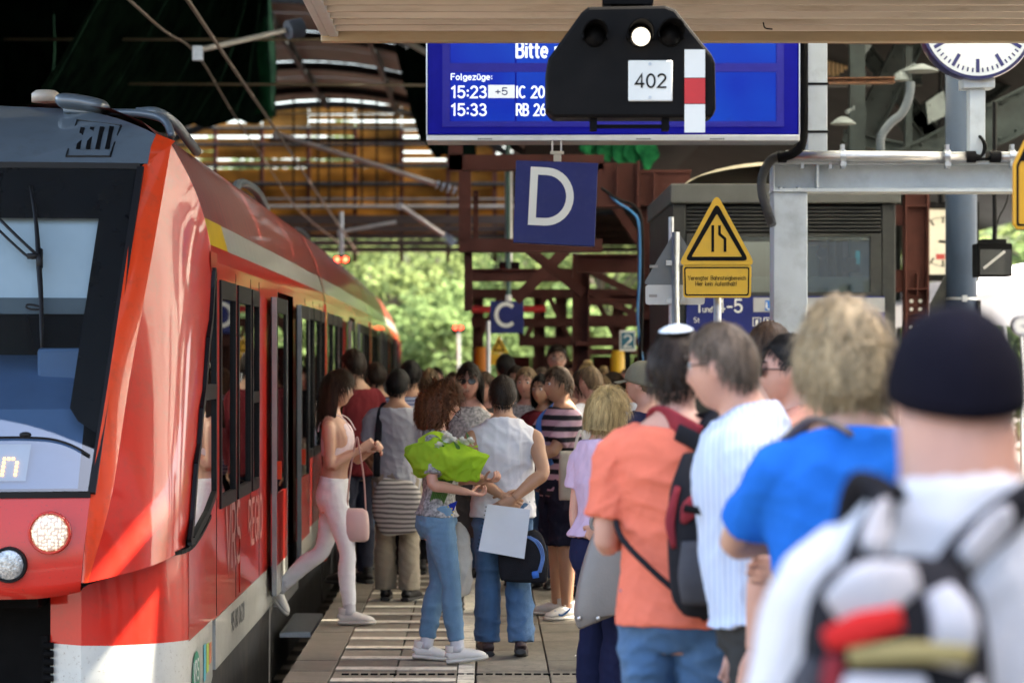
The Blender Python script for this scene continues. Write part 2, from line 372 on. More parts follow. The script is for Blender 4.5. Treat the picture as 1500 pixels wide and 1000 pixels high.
ALU = pbr('aluminium', (0.6, 0.61, 0.62), 0.33, 0.9, var=0.06, vscale=12)
GREYP = pbr('light_grey_paint', (0.52, 0.58, 0.62), 0.5, var=0.09, vscale=5, dirt=(0.16, 0.16, 0.17), damt=0.45, dscale=4, bump=0.06, bscale=70)
BROWN = pbr('red_brown_steel', (0.075, 0.02, 0.014), 0.65, spec=.2, var=0.25, vscale=5, dirt=(0.03, 0.016, 0.013), damt=0.7, dscale=5, bump=0.12, bscale=50)
DGREY = pbr('dark_grey_cladding', (0.034, 0.037, 0.036), 0.55, spec=.25, var=0.15, vscale=7, dirt=(0.13, 0.12, 0.1), damt=0.3, bump=0.05)
RUBBER = pbr('rubber', (0.008, 0.008, 0.009), 0.7, var=0.2, spec=.1)
BLUESIGN = pbr('blue_enamel', (0.014, 0.022, 0.14), 0.4, spec=.25, var=0.08, vscale=4, dirt=(0.05, 0.06, 0.16), damt=0.25, dscale=14)
SIGNW = pbr('white_enamel', (0.72, 0.74, 0.7), 0.35, var=0.03)
YELLOW = pbr('yellow_enamel', (0.75, 0.44, 0.015), 0.35, var=0.06, dirt=(0.45, 0.27, 0.05), damt=0.3, dscale=9)
DARKSTEEL = pbr('sooty_steel', (0.018, 0.022, 0.022), 0.7, spec=.2, var=0.3, vscale=5, bump=0.15, bscale=35)
# ------------------------------------------------------------------ the setting: ground, track, platform
def bend(Y): return -(max(0.0, Y - 12.0) ** 2) / 2900.0       # the line curves gently to the left
TRK = -2.9                                                     # track centre at the train's nose
gm = pbr('gravel', (0.2, 0.18, 0.16), 0.95, var=0.3, vscale=40, bump=0.9, bscale=28, dirt=(0.08, 0.06, 0.045), damt=0.8, dscale=1.5)
g = MB(); g.quad((-400, -60, -0.95), (400, -60, -0.95), (400, 700, -0.95), (-400, 700, -0.95))
tag(g.build('ground', gm), kind='structure')
# track bed, sleepers and rails
bed = MB()
ys = [2 + 4 * i for i in range(36)]
bed.grid([[(TRK + bend(y) - 2.6, y, -0.94), (TRK + bend(y) - 1.7, y, -0.83), (TRK + bend(y) + 1.62, y, -0.83), (TRK + bend(y) + 1.63, y, -0.94)] for y in ys])
tb = tag(bed.build('track_bed', gm), kind='structure')
railm = pbr('rail_steel', (0.22, 0.16, 0.12), 0.5, 0.6, var=0.25)
sleepm = pbr('sleeper_concrete', (0.22, 0.2, 0.18), 0.9, var=0.2, bump=0.3)
for sx in (-0.75, 0.75):
    r = MB()
    for i in range(len(ys) - 1):
        a = (TRK + bend(ys[i]) + sx, ys[i], -0.70); b = (TRK + bend(ys[i + 1]) + sx, ys[i + 1], -0.70)
        r.ibeam(a, b, 0.075, 0.15, 0.03)
    r.build('rail', railm, tb)
sl_ = MB()
for i in range(60):
    y = 4 + i * 0.65
    sl_.box(TRK - 1.3, TRK + 1.3, y, y + 0.26, -0.86, -0.79)
tag(sl_.build('sleeper', sleepm, tb), kind='stuff')

PE = -1.17                                                     # platform edge
conc = pbr('platform_concrete', (0.16, 0.145, 0.125), 0.85, var=0.2, vscale=3, bump=0.3, bscale=40, dirt=(0.05, 0.045, 0.04), damt=0.6)
# paving beyond the built slabs: slab pattern in the material
pav = pbr('paving', (0.27, 0.23, 0.18), 0.75, var=0.18, vscale=2.0, bump=0.2, bscale=60)
n = pav.node_tree.nodes; l = pav.node_tree.links
br = n.new('ShaderNodeTexBrick'); br.inputs['Scale'].default_value = 1.0
br.inputs['Brick Width'].default_value = 0.42; br.inputs['Row Height'].default_value = 0.5; br.inputs['Mortar Size'].default_value = 0.006
br.inputs['Color1'].default_value = (1, 1, 1, 1); br.inputs['Color2'].default_value = (0.8, 0.8, 0.8, 1); br.inputs['Mortar'].default_value = (0.3, 0.3, 0.3, 1)
tcx = n.new('ShaderNodeTexCoord'); l.new(tcx.outputs['Object'], br.inputs['Vector'])
mxx = n.new('ShaderNodeMixRGB'); mxx.blend_type = 'MULTIPLY'; mxx.inputs[0].default_value = 1.0
old = n['Principled BSDF'].inputs['Base Color'].links[0].from_socket
l.new(old, mxx.inputs[1]); l.new(br.outputs['Color'], mxx.inputs[2]); l.new(mxx.outputs[0], n['Principled BSDF'].inputs['Base Color'])
SY0, SY1 = 11.0, 22.0
pl = MB()
def prow(y): return [(PE + bend(y), y), (7.5, y)]
for y0, y1, top in [(-8, SY0, 0.0), (SY0, SY1, -0.035), (SY1, 30, 0.0), (30, 40, 0.0), (40, 50, 0.0), (50, 60, 0.0), (60, 75, 0.0), (75, 90, 0.0), (90, 110, 0.0)]:
    a, b = prow(y0); c, d = prow(y1)
    if top == 0.0:
        pl.quad((a[0], a[1], top), (b[0], b[1], top), (d[0], d[1], top), (c[0], c[1], top), 0)
    else:
        pl.quad((a[0], a[1], top), (b[0], b[1], top), (d[0], d[1], top), (c[0], c[1], top), 1)
        pl.quad((1.6, y0, 0), (7.5, y0, 0), (7.5, y1, 0), (1.6, y1, 0), 0)
    pl.quad((a[0] + 0.06, a[1], -0.1), (c[0] + 0.06, c[1], -0.1), (c[0] + 0.06, c[1], -0.95), (a[0] + 0.06, a[1], -0.95), 1)
    pl.quad((a[0], a[1], top), (c[0], c[1], top), (c[0], c[1], -0.1), (a[0], a[1], -0.1), 1)
    pl.quad((a[0], a[1], -0.1), (c[0], c[1], -0.1), (c[0] + 0.06, c[1], -0.1), (a[0] + 0.06, a[1], -0.1), 1)
PLAT = tag(pl.build('platform', [pav, conc], fix=False), kind='structure')
# individual slabs in the stretch the photograph shows
slabm = [pbr('slab_%d' % i, c, 0.78, var=0.2, vscale=7, bump=0.35, bscale=90, dirt=(0.05, 0.045, 0.04), damt=0.75, dscale=18, dlo=.55, dhi=.68, rvar=0.12)
         for i, c in enumerate([(0.255, 0.225, 0.18), (0.205, 0.18, 0.142), (0.295, 0.26, 0.21)])]
ribm = pbr('ribbed_edge_slab', (0.3, 0.27, 0.22), 0.8, var=0.15, vscale=5, dirt=(0.09, 0.08, 0.07), damt=0.5)
n = ribm.node_tree.nodes; l = ribm.node_tree.links
tcx = n.new('ShaderNodeTexCoord'); ck = n.new('ShaderNodeTexChecker'); ck.inputs['Scale'].default_value = 70
l.new(tcx.outputs['Object'], ck.inputs['Vector']); bp = n.new('ShaderNodeBump'); bp.inputs['Strength'].default_value = 1; bp.inputs['Distance'].default_value = 0.006
l.new(ck.outputs['Fac'], bp.inputs['Height']); l.new(bp.outputs[0], n['Principled BSDF'].inputs['Normal'])
mxx = n.new('ShaderNodeMixRGB'); mxx.blend_type = 'MULTIPLY'; mxx.inputs[0].default_value = 0.5
old = n['Principled BSDF'].inputs['Base Color'].links[0].from_socket
l.new(old, mxx.inputs[1]); l.new(ck.outputs['Color'], mxx.inputs[2]); l.new(mxx.outputs[0], n['Principled BSDF'].inputs['Base Color'])
ck.inputs['Color2'].default_value = (0.35, 0.35, 0.35, 1)
linem = pbr('worn_white_line', (0.72, 0.68, 0.58), 0.7, var=0.1, vscale=10, dirt=(0.25, 0.22, 0.18), damt=0.8, dscale=16, bump=0.2, bscale=100)
def slab_mesh(wx, wy, m, nm):
    b = MB(); j = 0.004; c = 0.004
    x, y = wx / 2 - j, wy / 2 - j
    lo = [(-x, -y, -0.034), (x, -y, -0.034), (x, y, -0.034), (-x, y, -0.034)]
    mi = [(-x, -y, -c), (x, -y, -c), (x, y, -c), (-x, y, -c)]
    up = [(-x + c, -y + c, 0), (x - c, -y + c, 0), (x - c, y - c, 0), (-x + c, y - c, 0)]
    b.add(lo + mi + up, [(8, 9, 10, 11)] + [(i, (i + 1) % 4, 4 + (i + 1) % 4, 4 + i) for i in range(4)] + [(4 + i, 4 + (i + 1) % 4, 8 + (i + 1) % 4, 8 + i) for i in range(4)])
    return b.mesh(nm, m, fix=False)
edge_me = slab_mesh(0.262, 0.5, ribm, 'edge_slab')
hat_me = [slab_mesh(0.36, 0.5, m, 'slab') for m in slabm]
sl_me = [slab_mesh(0.42, 0.5, m, 'slab') for m in slabm]
guide_me = slab_mesh(0.1, 0.125, linem, 'guidance_tile')
stripe = MB(); stripe.box(-0.352, 0.352, -0.065, 0.065, 0.0005, 0.004)
stripe_me = stripe.mesh('painted_stripe', linem)
guide_all = MB()
rows = int((SY1 - SY0) / 0.5)
rnd = random.Random(3)
for i in range(rows):
    y = SY0 + 0.5 * i + 0.25
    bx = bend(y)
    def put(nm, me, x, yy, z=0.0, rz=0.0):
        o = link(nm, me, PLAT, loc=(x + bx, yy, z + rnd.uniform(-0.0015, 0.0015)))
        o.rotation_euler = (rnd.uniform(-.003, .003), rnd.uniform(-.003, .003), rz + rnd.uniform(-.004, .004))
        return o
    put('edge_slab', edge_me, -1.037, y)
    for k in range(2): put('slab', rnd.choice(hat_me), -0.725 + 0.36 * k, y)
    put('painted_stripe', stripe_me, -0.545, y - 0.15 + rnd.uniform(-.01, .01), 0.003)
    for k in range(4):
        guide_all.box(-0.183 + bx, -0.088 + bx, y - 0.245 + k * 0.125, y - 0.135 + k * 0.125, -0.02, 0.002 + rnd.uniform(0, .003))
    off = 0.21 * (i % 2)
    for k in range(4): put('slab', rnd.choice(sl_me), 0.13 + 0.42 * k - off * (k > 0) * 0 + (0 if i % 2 else 0.0), y)
tag(guide_all.build('guidance_tile', linem, PLAT), kind='stuff')
dr = MB()
for i in range(46): dr.box(-0.85 + i * 0.055, -0.85 + i * 0.055 + 0.04, 13.83, 13.86, -0.005, 0.0055)
dr.build('drain_grating', BLACKM, PLAT)
# litter on the paving
for (x, y, a, nm) in [(1353 / 2.885 + 380, 13.0, 0.3, 0)]:
    pass
lm = pbr('litter_paper', (0.8, 0.78, 0.72), 0.8)
for k, (px, py) in enumerate([(851, 962), (893, 993)]):
    Y = F * CH / (py - CY)
    q = MB(); x = xat(px, Y)
    q.grid([[(x + 0.025 * (i - 1.5) + 0.004 * (j % 2), Y + 0.02 * j, 0.006 + 0.006 * ((i + j) % 2)) for i in range(4)] for j in range(3)])
    tag(q.build('paper_scrap', lm), ['small crumpled white paper scrap lying on the paving right of the dark shoes', 'white paper scrap on the paving at the bottom edge beside the navy trousers'][k], 'litter')

# ------------------------------------------------------------------ canopy over the near platform (boards run across)
CZ, CY0 = 3.6, 13.5
cx0 = xat(497, CY0)
can = empty('platform_canopy', (3, 8, 0), 0, 'beige ribbed platform canopy across the top of the view', 'canopy')
boardm = [pbr('canopy_board_%d' % i, c, 0.5, var=0.1, vscale=3, stretch=(0.4, 3, 3), dirt=(0.3, 0.2, 0.09), damt=0.5, dscale=5) for i, c in enumerate([(0.78, 0.69, 0.56), (0.70, 0.61, 0.49), (0.82, 0.74, 0.61)])]
W = 7.6 - cx0
for i in range(6):
    y1 = CY0 - 0.06 - i * 0.24
    b = MB()
    h_ = (.03, .022, .036)[i % 3]
    prof = [(0.02, 0.13), (0.02, .075), (0.14, .06), (.14, h_ * .45), (.19, h_ * .3), (.19, 0), (.232, 0), (.238, h_), (.24, .13)]
    b.prism([(y1 - p[0], CZ + p[1]) for p in prof], cx0, cx0 + W, 'YZ')
    b.build('board', boardm[i % 3], can, loc=(-3, -8, 0))
b = MB(); b.box(cx0 - .02, cx0 + W, CY0 - 1.5, CY0 + 0.02, CZ + 0.07, CZ + 0.35)
b.build('roof_deck', DGREY, can, loc=(-3, -8, 0))
b = MB(); b.prism([(CY0 - 0.055, CZ - 0.03), (CY0 + 0.03, CZ - 0.03), (CY0 + 0.03, CZ + 0.3), (CY0 - 0.055, CZ + 0.065)], cx0 - 0.1, cx0 + W, 'YZ')
b.build('fascia', pbr('fascia', (0.55, 0.43, 0.27), 0.5, var=0.12, vscale=3, stretch=(.5, 3, 3), dirt=(0.3, 0.17, 0.06), damt=0.6), can, bevel=0.006, loc=(-3, -8, 0))
b = MB()
for (u0, u1, z0, z1) in [(-0.10, -0.055, 0.0, 0.3), (-0.055, 0.0, -0.005, 0.06)]:
    b.box(cx0 + u0, cx0 + u1, CY0 - 1.5, CY0 - 0.06, CZ + z0, CZ + z1)
b.box(cx0 - 0.105, cx0 - 0.01, CY0 - 0.4, CY0 - 0.065, CZ + 0.04, CZ + 0.32)
b.build('gutter', pbr('gutter_white', (0.7, 0.71, 0.7), 0.4, var=0.08, dirt=(0.35, 0.28, 0.18), damt=0.4), can, bevel=0.008, loc=(-3, -8, 0))
for px_ in (5.6,):
    for yy in (12.7,):
        b = MB(); b.box(px_ - .1, px_ + .1, yy - .1, yy + .1, 0, CZ); b.build('post', GREYP, can, loc=(-3, -8, 0))
# little cable ties under the canopy edge
b = MB(); q = at(1118, 33, 12.9); b.tube([q + Vector((0, 0, .0)), q + Vector((.01, 0, -.03)), q + Vector((.05, .01, -.035))], 0.004, 6, 3)
b.build('cable_tie', BLACK, can, loc=(-3, -8, 0))

# ------------------------------------------------------------------ station hall: vault over the track, amber gable
HX, HW, HS, HC = -4.2, 7.2, 3.2, 8.5
def arch(t, k=1.0): return HX + HW * k * math.cos(t), HS + (HC - HS) * k * math.sin(t)
hall = empty('station_hall', (HX, 26, 0), 0, 'dark vaulted station hall under repair over the track behind the train', 'station hall')
HL = (-HX, -26, 0)
litp = pbr('vault_panel_lit', (0.19, 0.19, 0.17), 0.8, var=0.15, vscale=2, dirt=(0.13, 0.11, 0.08), damt=0.8, dscale=2.5)  # lighter copy: reflected light put into the far panels' colour
darkp = pbr('vault_panel_shaded', (0.014, 0.015, 0.014), 0.95, spec=.05, var=0.3, vscale=2)  # darker copy: shade put into the near panels' colour
def vault(y0, y1, m, nm, k=1.0, t0=44.0, t1=180.0, th=0.06):
    b = MB(); N = 26
    rows = []
    for kk in (k, k + th / HW):
        for y in (y0, y1):
            rows.append([(arch(R(t0 + (t1 - t0) * i / N), kk)[0], y, arch(R(t0 + (t1 - t0) * i / N), kk)[1]) for i in range(N + 1)])
    b.grid([rows[0], rows[1]]); b.grid([rows[2], rows[3]])
    b.grid([rows[0], rows[2]]); b.grid([rows[1], rows[3]])
    return b.build(nm, m, hall, loc=HL, smooth=False)
for yy in (8.0, 9.95, 11.9): vault(yy, yy + (1.95 if yy < 11 else 2.1), darkp, 'vault_panel', t0=30, t1=125)  # unseen roof; right edge widened to block sun on the train nose
y = 14.0
dimglass = translucent('dim_skylight', (.14, .14, .13), (.1, .1, .09), .8, 1.0)  # dimmed so the added vault glazing passes less light
milky = translucent('milky_skylight', (.74, .74, .69), (.64, .64, .6), .8, 1.0)
while y < 43.5:
    if 22 < y < 28: vault(y, y + 2.9, dimglass, 'added_skylight', t0=34, t1=112); vault(y, y + 2.9, darkp, 'vault_panel', t0=112.3, t1=125 if y < 22 else 180)  # unseen glazing added to let soft top light in
    else: vault(y, y + 2.9, darkp, 'vault_panel', t0=34, t1=125 if y < 22 else 180)  # right edge brought lower to keep direct sun off the train roof
    y += 2.95
for (a, b_) in [(44.3, 46.6), (46.68, 49.2), (49.62, 51.8), (51.86, 54.2), (54.65, 57.2), (57.3, 59.8), (59.9, 62.2)]:
    vault(a, b_, litp, 'vault_panel')
for yy in (14.2, 19.3, 24.3, 29, 34, 39, 44, 49.1, 54.2, 59, 62.3):
    vault(yy, yy + 0.18, DARKSTEEL, 'arch_rib', 0.965, t1=125 if yy < 22 else 180, th=0.22)
for tt in (55, 75, 90, 105, 125, 150):
    xx, zz = arch(R(tt), 0.97)
    b = MB(); b.bar((xx, 24, zz), (xx, 62.4, zz), 0.09, 0.16)
    b.build('purlin', DARKSTEEL, hall, loc=HL)
for sx in (-1, 1):
    for yy in (24.4, 34, 44, 54, 62.3):
        if sx > 0: continue
        b = MB(); b.ibeam((HX + sx * HW, yy, -0.9), (HX + sx * HW, yy, HS + 0.2), 0.3, 0.3, 0.02, up=(1, 0, 0)); b.build('hall_post', BROWN, hall, loc=HL)
b = MB(); b.box(HX - HW - 0.3, HX - HW - 0.1, 24, 64, -0.9, HS + 0.1); b.build('side_wall', pbr('sooty_brick', (0.09, 0.06, 0.045), 0.9, var=0.3, bump=0.5, bscale=12), hall, loc=HL)
# dust nets hanging under the vault
netm = translucent('green_net', (0.008, 0.055, 0.024), (0.003, 0.016, 0.008), 0.35, 3.0)
netd = translucent('dark_net', (0.005, 0.014, 0.009), (0.002, 0.005, 0.004), 0.15, 3.0)
def net(pts_top, pts_bot, m, sag, nm='dust_net', seed=0):
    b = MB(); rn = random.Random(seed); N, K = 34, 14
    A = sample_path(pts_top, N // (len(pts_top) - 1)); B = sample_path(pts_bot, N // (len(pts_bot) - 1))
    rows = []
    for j in range(K + 1):
        t = j / K
        row = []
        for i in range(min(len(A), len(B))):
            p = A[i] * (1 - t) + B[i] * t
            w = math.sin(i * 0.9 + seed) * 0.5 + noise.noise(Vector((i * 0.35, j * 0.15, seed))) * 1.0
            row.append((p[0] + 0.16 * w * math.sin(math.pi * min(1, t * 1.2)), p[1] + 0.1 * w, p[2] - sag * math.sin(math.pi * t) + 0.1 * w * t))
        rows.append(row)
    b.grid(rows)
    return b.build(nm, m, hall, loc=HL, smooth=True)
net([at(395, -10, 44), at(360, -60, 36), at(250, -200, 28)], [at(405, 175, 44), at(250, 190, 36), at(-40, 260, 28)], netd, 0.25, seed=1)
net([at(372, -20, 43), at(368, -40, 42), at(300, -40, 41)], [at(400, 175, 43), at(372, 165, 42), at(200, 175, 41)], netm, 0.05, seed=9)
net([at(200, -100, 34), at(0, -160, 30), at(-200, -240, 26)], [at(210, 150, 34), at(0, 200, 30), at(-160, 200, 26)], netd, 0.3, seed=4)
net([at(575, -10, 46), at(612, -20, 46), at(680, -60, 45)], [at(592, 130, 46), at(625, 215, 46), at(700, 250, 45)], netd, 0.1, seed=12)
net([at(862, 196, 27), at(905, 192, 27), at(960, 192, 27)], [at(850, 222, 27), at(915, 240, 27), at(955, 252, 27)], translucent('bright_green_net', (0.03, 0.3, 0.11), (0.01, 0.12, 0.05), 0.5, 8.0), 0.05, seed=15)
# amber boarded gable, gaps between the boards let the sky through
GY = 64.5
amber = [translucent('amber_sheet_%d' % i, c, tuple(v * 0.45 for v in c), 0.7, 1.3) for i, c in enumerate([(0.33, 0.205, 0.065), (0.26, 0.155, 0.05), (0.38, 0.24, 0.08)])]
rn = random.Random(11)
zz = zat(345, GY); row = 0
ztop = zat(158, GY)
while zz < ztop:
    h = 0.205
    upper = zz > zat(255, GY)
    xg = HX - 5.6
    half = 5.9 * math.sqrt(max(0.03, 1 - ((zz - HS) / (HC - HS + 0.4)) ** 2)) + 0.7
    while xg < HX + 5.6:
        wd = 1.24
        if abs(xg + wd / 2 - HX) < half:
            gap = (rn.uniform(0.02, 0.075) if rn.random() < 0.55 else 0.0) if upper else 0.0
            b = MB(); t = rn.uniform(-.01, .01)
            b.box(xg + 0.002, xg + wd - 0.008, GY + t, GY + 0.02 + t, zz, zz + h - gap - (0.0 if upper else -0.006))
            b.build('gable_board', amber[rn.randrange(3)], hall, loc=HL)
        xg += wd
    zz += h; row += 1
for xx in [HX - 5.6 + 1.24 * q_ for q_ in range(1, 9)]:
    b = MB(); b.bar((xx, GY - 0.15, 4.4), (xx, GY - 0.15, 8.0), 0.1, 0.12); b.build('scaffold_post', BROWN, hall, loc=HL)
scafm = pbr('scaffold_tube', (0.16, 0.15, 0.13), 0.5, 0.6, var=0.2)
for py, rr, mm in [(303, .06, pbr('dull_tube', (.2, .19, .16), .6)), (188, .045, DARKSTEEL), (212, .05, DARKSTEEL), (243, .05, DARKSTEEL), (270, .06, DARKSTEEL), (292, .035, scafm)]:
    b = MB(); z_ = zat(py, GY - 0.3); b.tube([(HX - 6, GY - 0.3, z_), (HX + 6.2, GY - 0.3, z_)], rr, 8); b.build('scaffold_tube', mm, hall, loc=HL)
for px in (430, 466, 482, 505, 530, 552, 578):
    b = MB(); xx = xat(px, GY - 3); b.tube([(xx, GY - 3, zat(300, GY - 3)), (xx, GY - 3, zat(20, GY - 3))], 0.03, 6); b.build('scaffold_tube', DARKSTEEL, hall, loc=HL)
# dark timber truss band under the gable
darkwood = pbr('dark_timber', (0.035, 0.024, 0.018), 0.85, var=0.4, vscale=4, stretch=(0.6, 1, 9), dirt=(0.1, 0.07, 0.05), damt=0.5, dscale=4)
for k, (p0, p1) in enumerate([(316, 330), (331, 341), (342, 351), (352, 361), (362, 370)]):
    b = MB(); b.box(HX - 6.8, 4.6, GY - 0.5 - 0.03 * (k % 2), GY - 0.25, zat(p1, GY), zat(p0, GY) - 0.015); b.build('truss_board', darkwood, hall, loc=HL)

# ------------------------------------------------------------------ sooty roof over the platform, girders at the right
prf = empty('platform_roof', (5, 30, 0), 0, 'sooty riveted roof girders and dark sloping roof behind the round clock', 'roof')
PRL = (-5, -30, 0)
roofm = pbr('sooty_roof', (0.011, 0.012, 0.012), 0.9, spec=.1, var=0.3, vscale=1.5)
for k, (y0_, y1_) in enumerate([(13.7, 17.2), (17.25, 20.8), (20.85, 24.4)]):  # unseen glazing added to spread soft light over the crowd
    b = MB()
    for dz in (0, .03): b.grid([[(0.6, y_, 5.4 + dz), (4.0, y_, 5.9 + dz), (9.5, y_, 4.3 + dz)] for y_ in (y0_, y1_)])
    b.build('added_skylight', milky, prf, loc=PRL)
b = MB()
for dz in (0, .15): b.grid([[(0.6, y_, 5.4 + dz), (4.0, y_, 5.9 + dz), (9.5, y_, 4.3 + dz)] for y_ in (24.45, 64)])
b.build('roof_deck', roofm, prf, loc=PRL)
girdm = pbr('girder_teal', (0.032, 0.045, 0.045), 0.6, spec=.2, var=0.3, vscale=5, dirt=(0.02, 0.02, 0.02), damt=0.8, bump=0.1)
def girder(a, b_, h, nm='girder', w=0.16, riv=True):
    g = MB(); a = Vector(a); b_ = Vector(b_); g.ibeam(a, b_, w, h, 0.025)
    d = (b_ - a).normalized(); u = Vector((0, 0, 1)); r = d.cross(u).normalized(); u = r.cross(d)
    if riv:
        n_ = int((b_ - a).length / 0.18)
        for i in range(n_):
            for s_ in (-1, 1):
                p = a + d * (0.09 + 0.18 * i) + u * (s_ * (h / 2 - 0.06)) + (-r if r.y > 0 else r) * 0.016
                g.ball(p, 0.016, 6)
    return g.build(nm, girdm, prf, loc=PRL)
girder(at(1195, 330, 27), at(1335, 60, 27), 0.30)
girder(at(1235, 200, 26), at(1520, 262, 26), 0.14, riv=False)
girder(at(1300, 262, 24), at(1540, 140, 24), 0.42)
girder(at(1240, 45, 30), at(1400, 240, 30), 0.22)
girder(at(1330, 205, 30), at(1520, 60, 30), 0.5)
girder(at(1190, 120, 29), at(1350, 118, 29), 0.12, riv=False)
for (p, q, r_, m_) in [((1255, 235), (1255, 60), .16, girdm), ((1330, 70), (1330, 232), .07, girdm), ((1392, 60), (1392, 220), .05, girdm)]:
    b = MB(); b.bar(at(p[0], p[1], 25), at(q[0], q[1], 25), r_, 0.12); b.build('hanger', m_, prf, loc=PRL)
gus = pbr('gusset_pale', (0.14, 0.17, 0.17), 0.55, var=0.2, dirt=(0.06, 0.06, 0.06), damt=0.6)
for (poly, Y) in [([(1357, 150), (1382, 133), (1388, 168), (1360, 182)], 23.6), ([(1247, 63), (1278, 66), (1265, 84), (1250, 82)], 26), ([(1310, 108), (1340, 92), (1346, 97), (1320, 112)], 23), ([(1238, 163), (1252, 155), (1252, 160), (1240, 167)], 23)]:
    b = MB(); b.prism([(at(p[0], p[1], Y).x, at(p[0], p[1], Y).z) for p in poly], Y, Y + 0.04)
    for p in poly: 
        q = at((p[0] * 0.7 + poly[0][0] * .1 + poly[2][0] * .2), p[1] * 0.7 + poly[0][1] * .1 + poly[2][1] * .2, Y - .005); b.ball(q, 0.012, 6)
    b.build('gusset_plate', gus, prf, loc=PRL)
b = MB(); b.tube([at(1290, 225, 22), at(1291, 200, 22), at(1305, 180, 22), at(1322, 165, 22), at(1332, 140, 22), at(1334, 120, 22)], 0.04, 10, 5)
b.build('downpipe', pbr('blue_grey_pipe', (0.06, 0.08, 0.1), 0.45, var=0.1), prf, loc=PRL)
for (px, py, rx) in [(1350, 105, 24), (1235, 182, 18), (1320, 118, 12)]:
    q = at(px, py, 23); b = MB(); b.lathe([(0.03, 0.07), (0.06, 0.055), (rx / 150, 0.01), (rx / 150 + .004, 0.0), (0.02, -.012)], q, 18); b.build('lamp_shade', gus, prf, loc=PRL)
# corrugated translucent sheet lit from outside
b = MB()
for i in range(6):
    x0 = xat(1213 + i * 6, 32); b.box(x0, x0 + 0.035, 32, 32.02, zat(118 - i * 4, 32), zat(50, 32))
b.build('corrugated_sheet', translucent('corrugated_cream', (0.85, 0.75, 0.55), (0.7, 0.6, 0.42), 0.85), prf, loc=PRL)
b = MB(); b.ibeam(at(1205, 58, 20), at(1345, 58, 20), 0.1, 0.06, .01); b.build('rusty_rail', pbr('rust', (0.19, 0.08, 0.035), 0.8, var=0.35, vscale=18, bump=.3), prf, loc=PRL)
b = MB(); b.ibeam(at(1205, 119, 20), at(1310, 118, 20), 0.1, 0.05, .01); b.build('rusty_rail', _m['rust'], prf, loc=PRL)
for xx, yy in ((7.2, 18), (7.2, 30), (7.2, 43)):
    b = MB(); b.ibeam((xx, yy, 0), (xx, yy, 5.0), .2, .2, .02, up=(1, 0, 0)); b.build('roof_post', girdm, prf, loc=PRL)

# ------------------------------------------------------------------ unseen building added on the right to block the sun
sb = empty('shading_building', (8.6, 0, 0), 0, 'unseen tall building added outside the right picture edge to shade the platform', 'building')
SBL = (-8.6, 0, 0)
b = MB(); b.box(8.6, 16, -30, 13.4, -.95, 13); b.build('wall', pbr('render_wall', (.5, .46, .4), .85, var=.1, vscale=1.5), sb, loc=SBL)
for i in range(10):
    for j in range(3):
        b = MB(); y_ = -27 + 4 * i; z_ = 1.2 + 4.1 * j; b.box(8.5, 8.595, y_, y_ + 1.5, z_, z_ + 2.4); b.build('window', pbr('window_dark', (.05, .06, .07), .15), sb, loc=SBL)
# hoarding added behind the kiosk to darken reflections in the train
hb_ = empty('added_hoarding', (4.2, 49, 0), 0, 'dark brown board hoarding running along the far platform behind the kiosk', 'hoarding')
for i in range(25):
    b = MB(); b.box(4.2, 4.24, 34 + 1.2 * i, 34 + 1.2 * i + 1.18, 0, 4.6); b.build('board', darkwood, hb_, loc=(-4.2, -49, 0))
for i in range(7):
    b = MB(); b.box(.55 + .53 * i, .55 + .53 * i + .5, 63.2, 63.24, 0, 1.9 + .25 * ((i * 3) % 4 == 1)); b.build('board', BROWN, hb_, loc=(-4.2, -49, 0))
b = MB(); b.box(.6, 9.5, 64.2, 64.3, 4.9, 9.6); b.build('reflection_screen', darkp, hall, loc=HL)  # dark sheet added to darken what the train side reflects
# ------------------------------------------------------------------ the red train
train = empty('regional_train', (TRK, 11.3, -0.7), 0, 'red diesel regional train with grey roof cowl standing at the platform', 'train')
TL = (-TRK, -11.3, 0.7)
def redpaint(nm, c):
    m = pbr(nm, c, 0.35, var=0.05, vscale=1.5, coat=.75, spec=.25, dirt=(0.16, 0.05, 0.035), damt=0.4, dscale=9)
    return m
RED = redpaint('train_red', (0.60, 0.022, 0.012))
ORED = redpaint('train_orange_red', (0.76, 0.055, 0.012))
DRED = pbr('train_roof_red', (0.24, 0.02, 0.015), .4, var=.3, vscale=2.2, stretch=(.3, 5, .3), coat=.25, dirt=(.12, .05, .04), damt=.5, dscale=5)  # streaked tone paints in reflections across the roof
TGREY = pbr('train_grey', (0.115, 0.145, 0.17), 0.35, var=0.06, coat=0.5, dirt=(0.06, 0.06, 0.06), damt=0.5, dscale=12)
TWHITE = pbr('train_white', (0.6, 0.61, 0.57), 0.35, var=0.08, coat=0.5, dirt=(0.2, 0.15, 0.1), damt=0.7, dscale=60, dlo=.58, dhi=.68)
TSTRIPE = pbr('train_stripe_grey', (0.42, 0.43, 0.4), 0.35, var=0.06, coat=0.5)
TYEL = pbr('train_stripe_yellow', (0.75, 0.5, 0.01), 0.35, var=0.05, coat=0.5)
TBLK = pbr('train_gasket', (0.008, 0.008, 0.009), 0.45, var=0.1, spec=.2)
TGLASS = glass('train_side_glass', (0.16, 0.17, 0.17), 0.1, 0.015, 0.25, (0.01, 0.01, 0.01))
WGLASS = glass('windscreen_glass', (0.72, 0.8, 0.86), 0.12, 0.01, 0.03, (0.3, 0.34, 0.38))
FRIT = pbr('windscreen_frit', (0.004, 0.004, 0.005), 0.25, spec=.1, var=0.2, coat=0, dirt=(0.5, 0.5, 0.5), damt=0.6, dscale=150, dlo=.66, dhi=.74)
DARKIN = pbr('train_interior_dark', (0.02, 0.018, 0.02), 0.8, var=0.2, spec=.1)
def mir(p): return Vector((2 * TRK - p[0], p[1], p[2]))
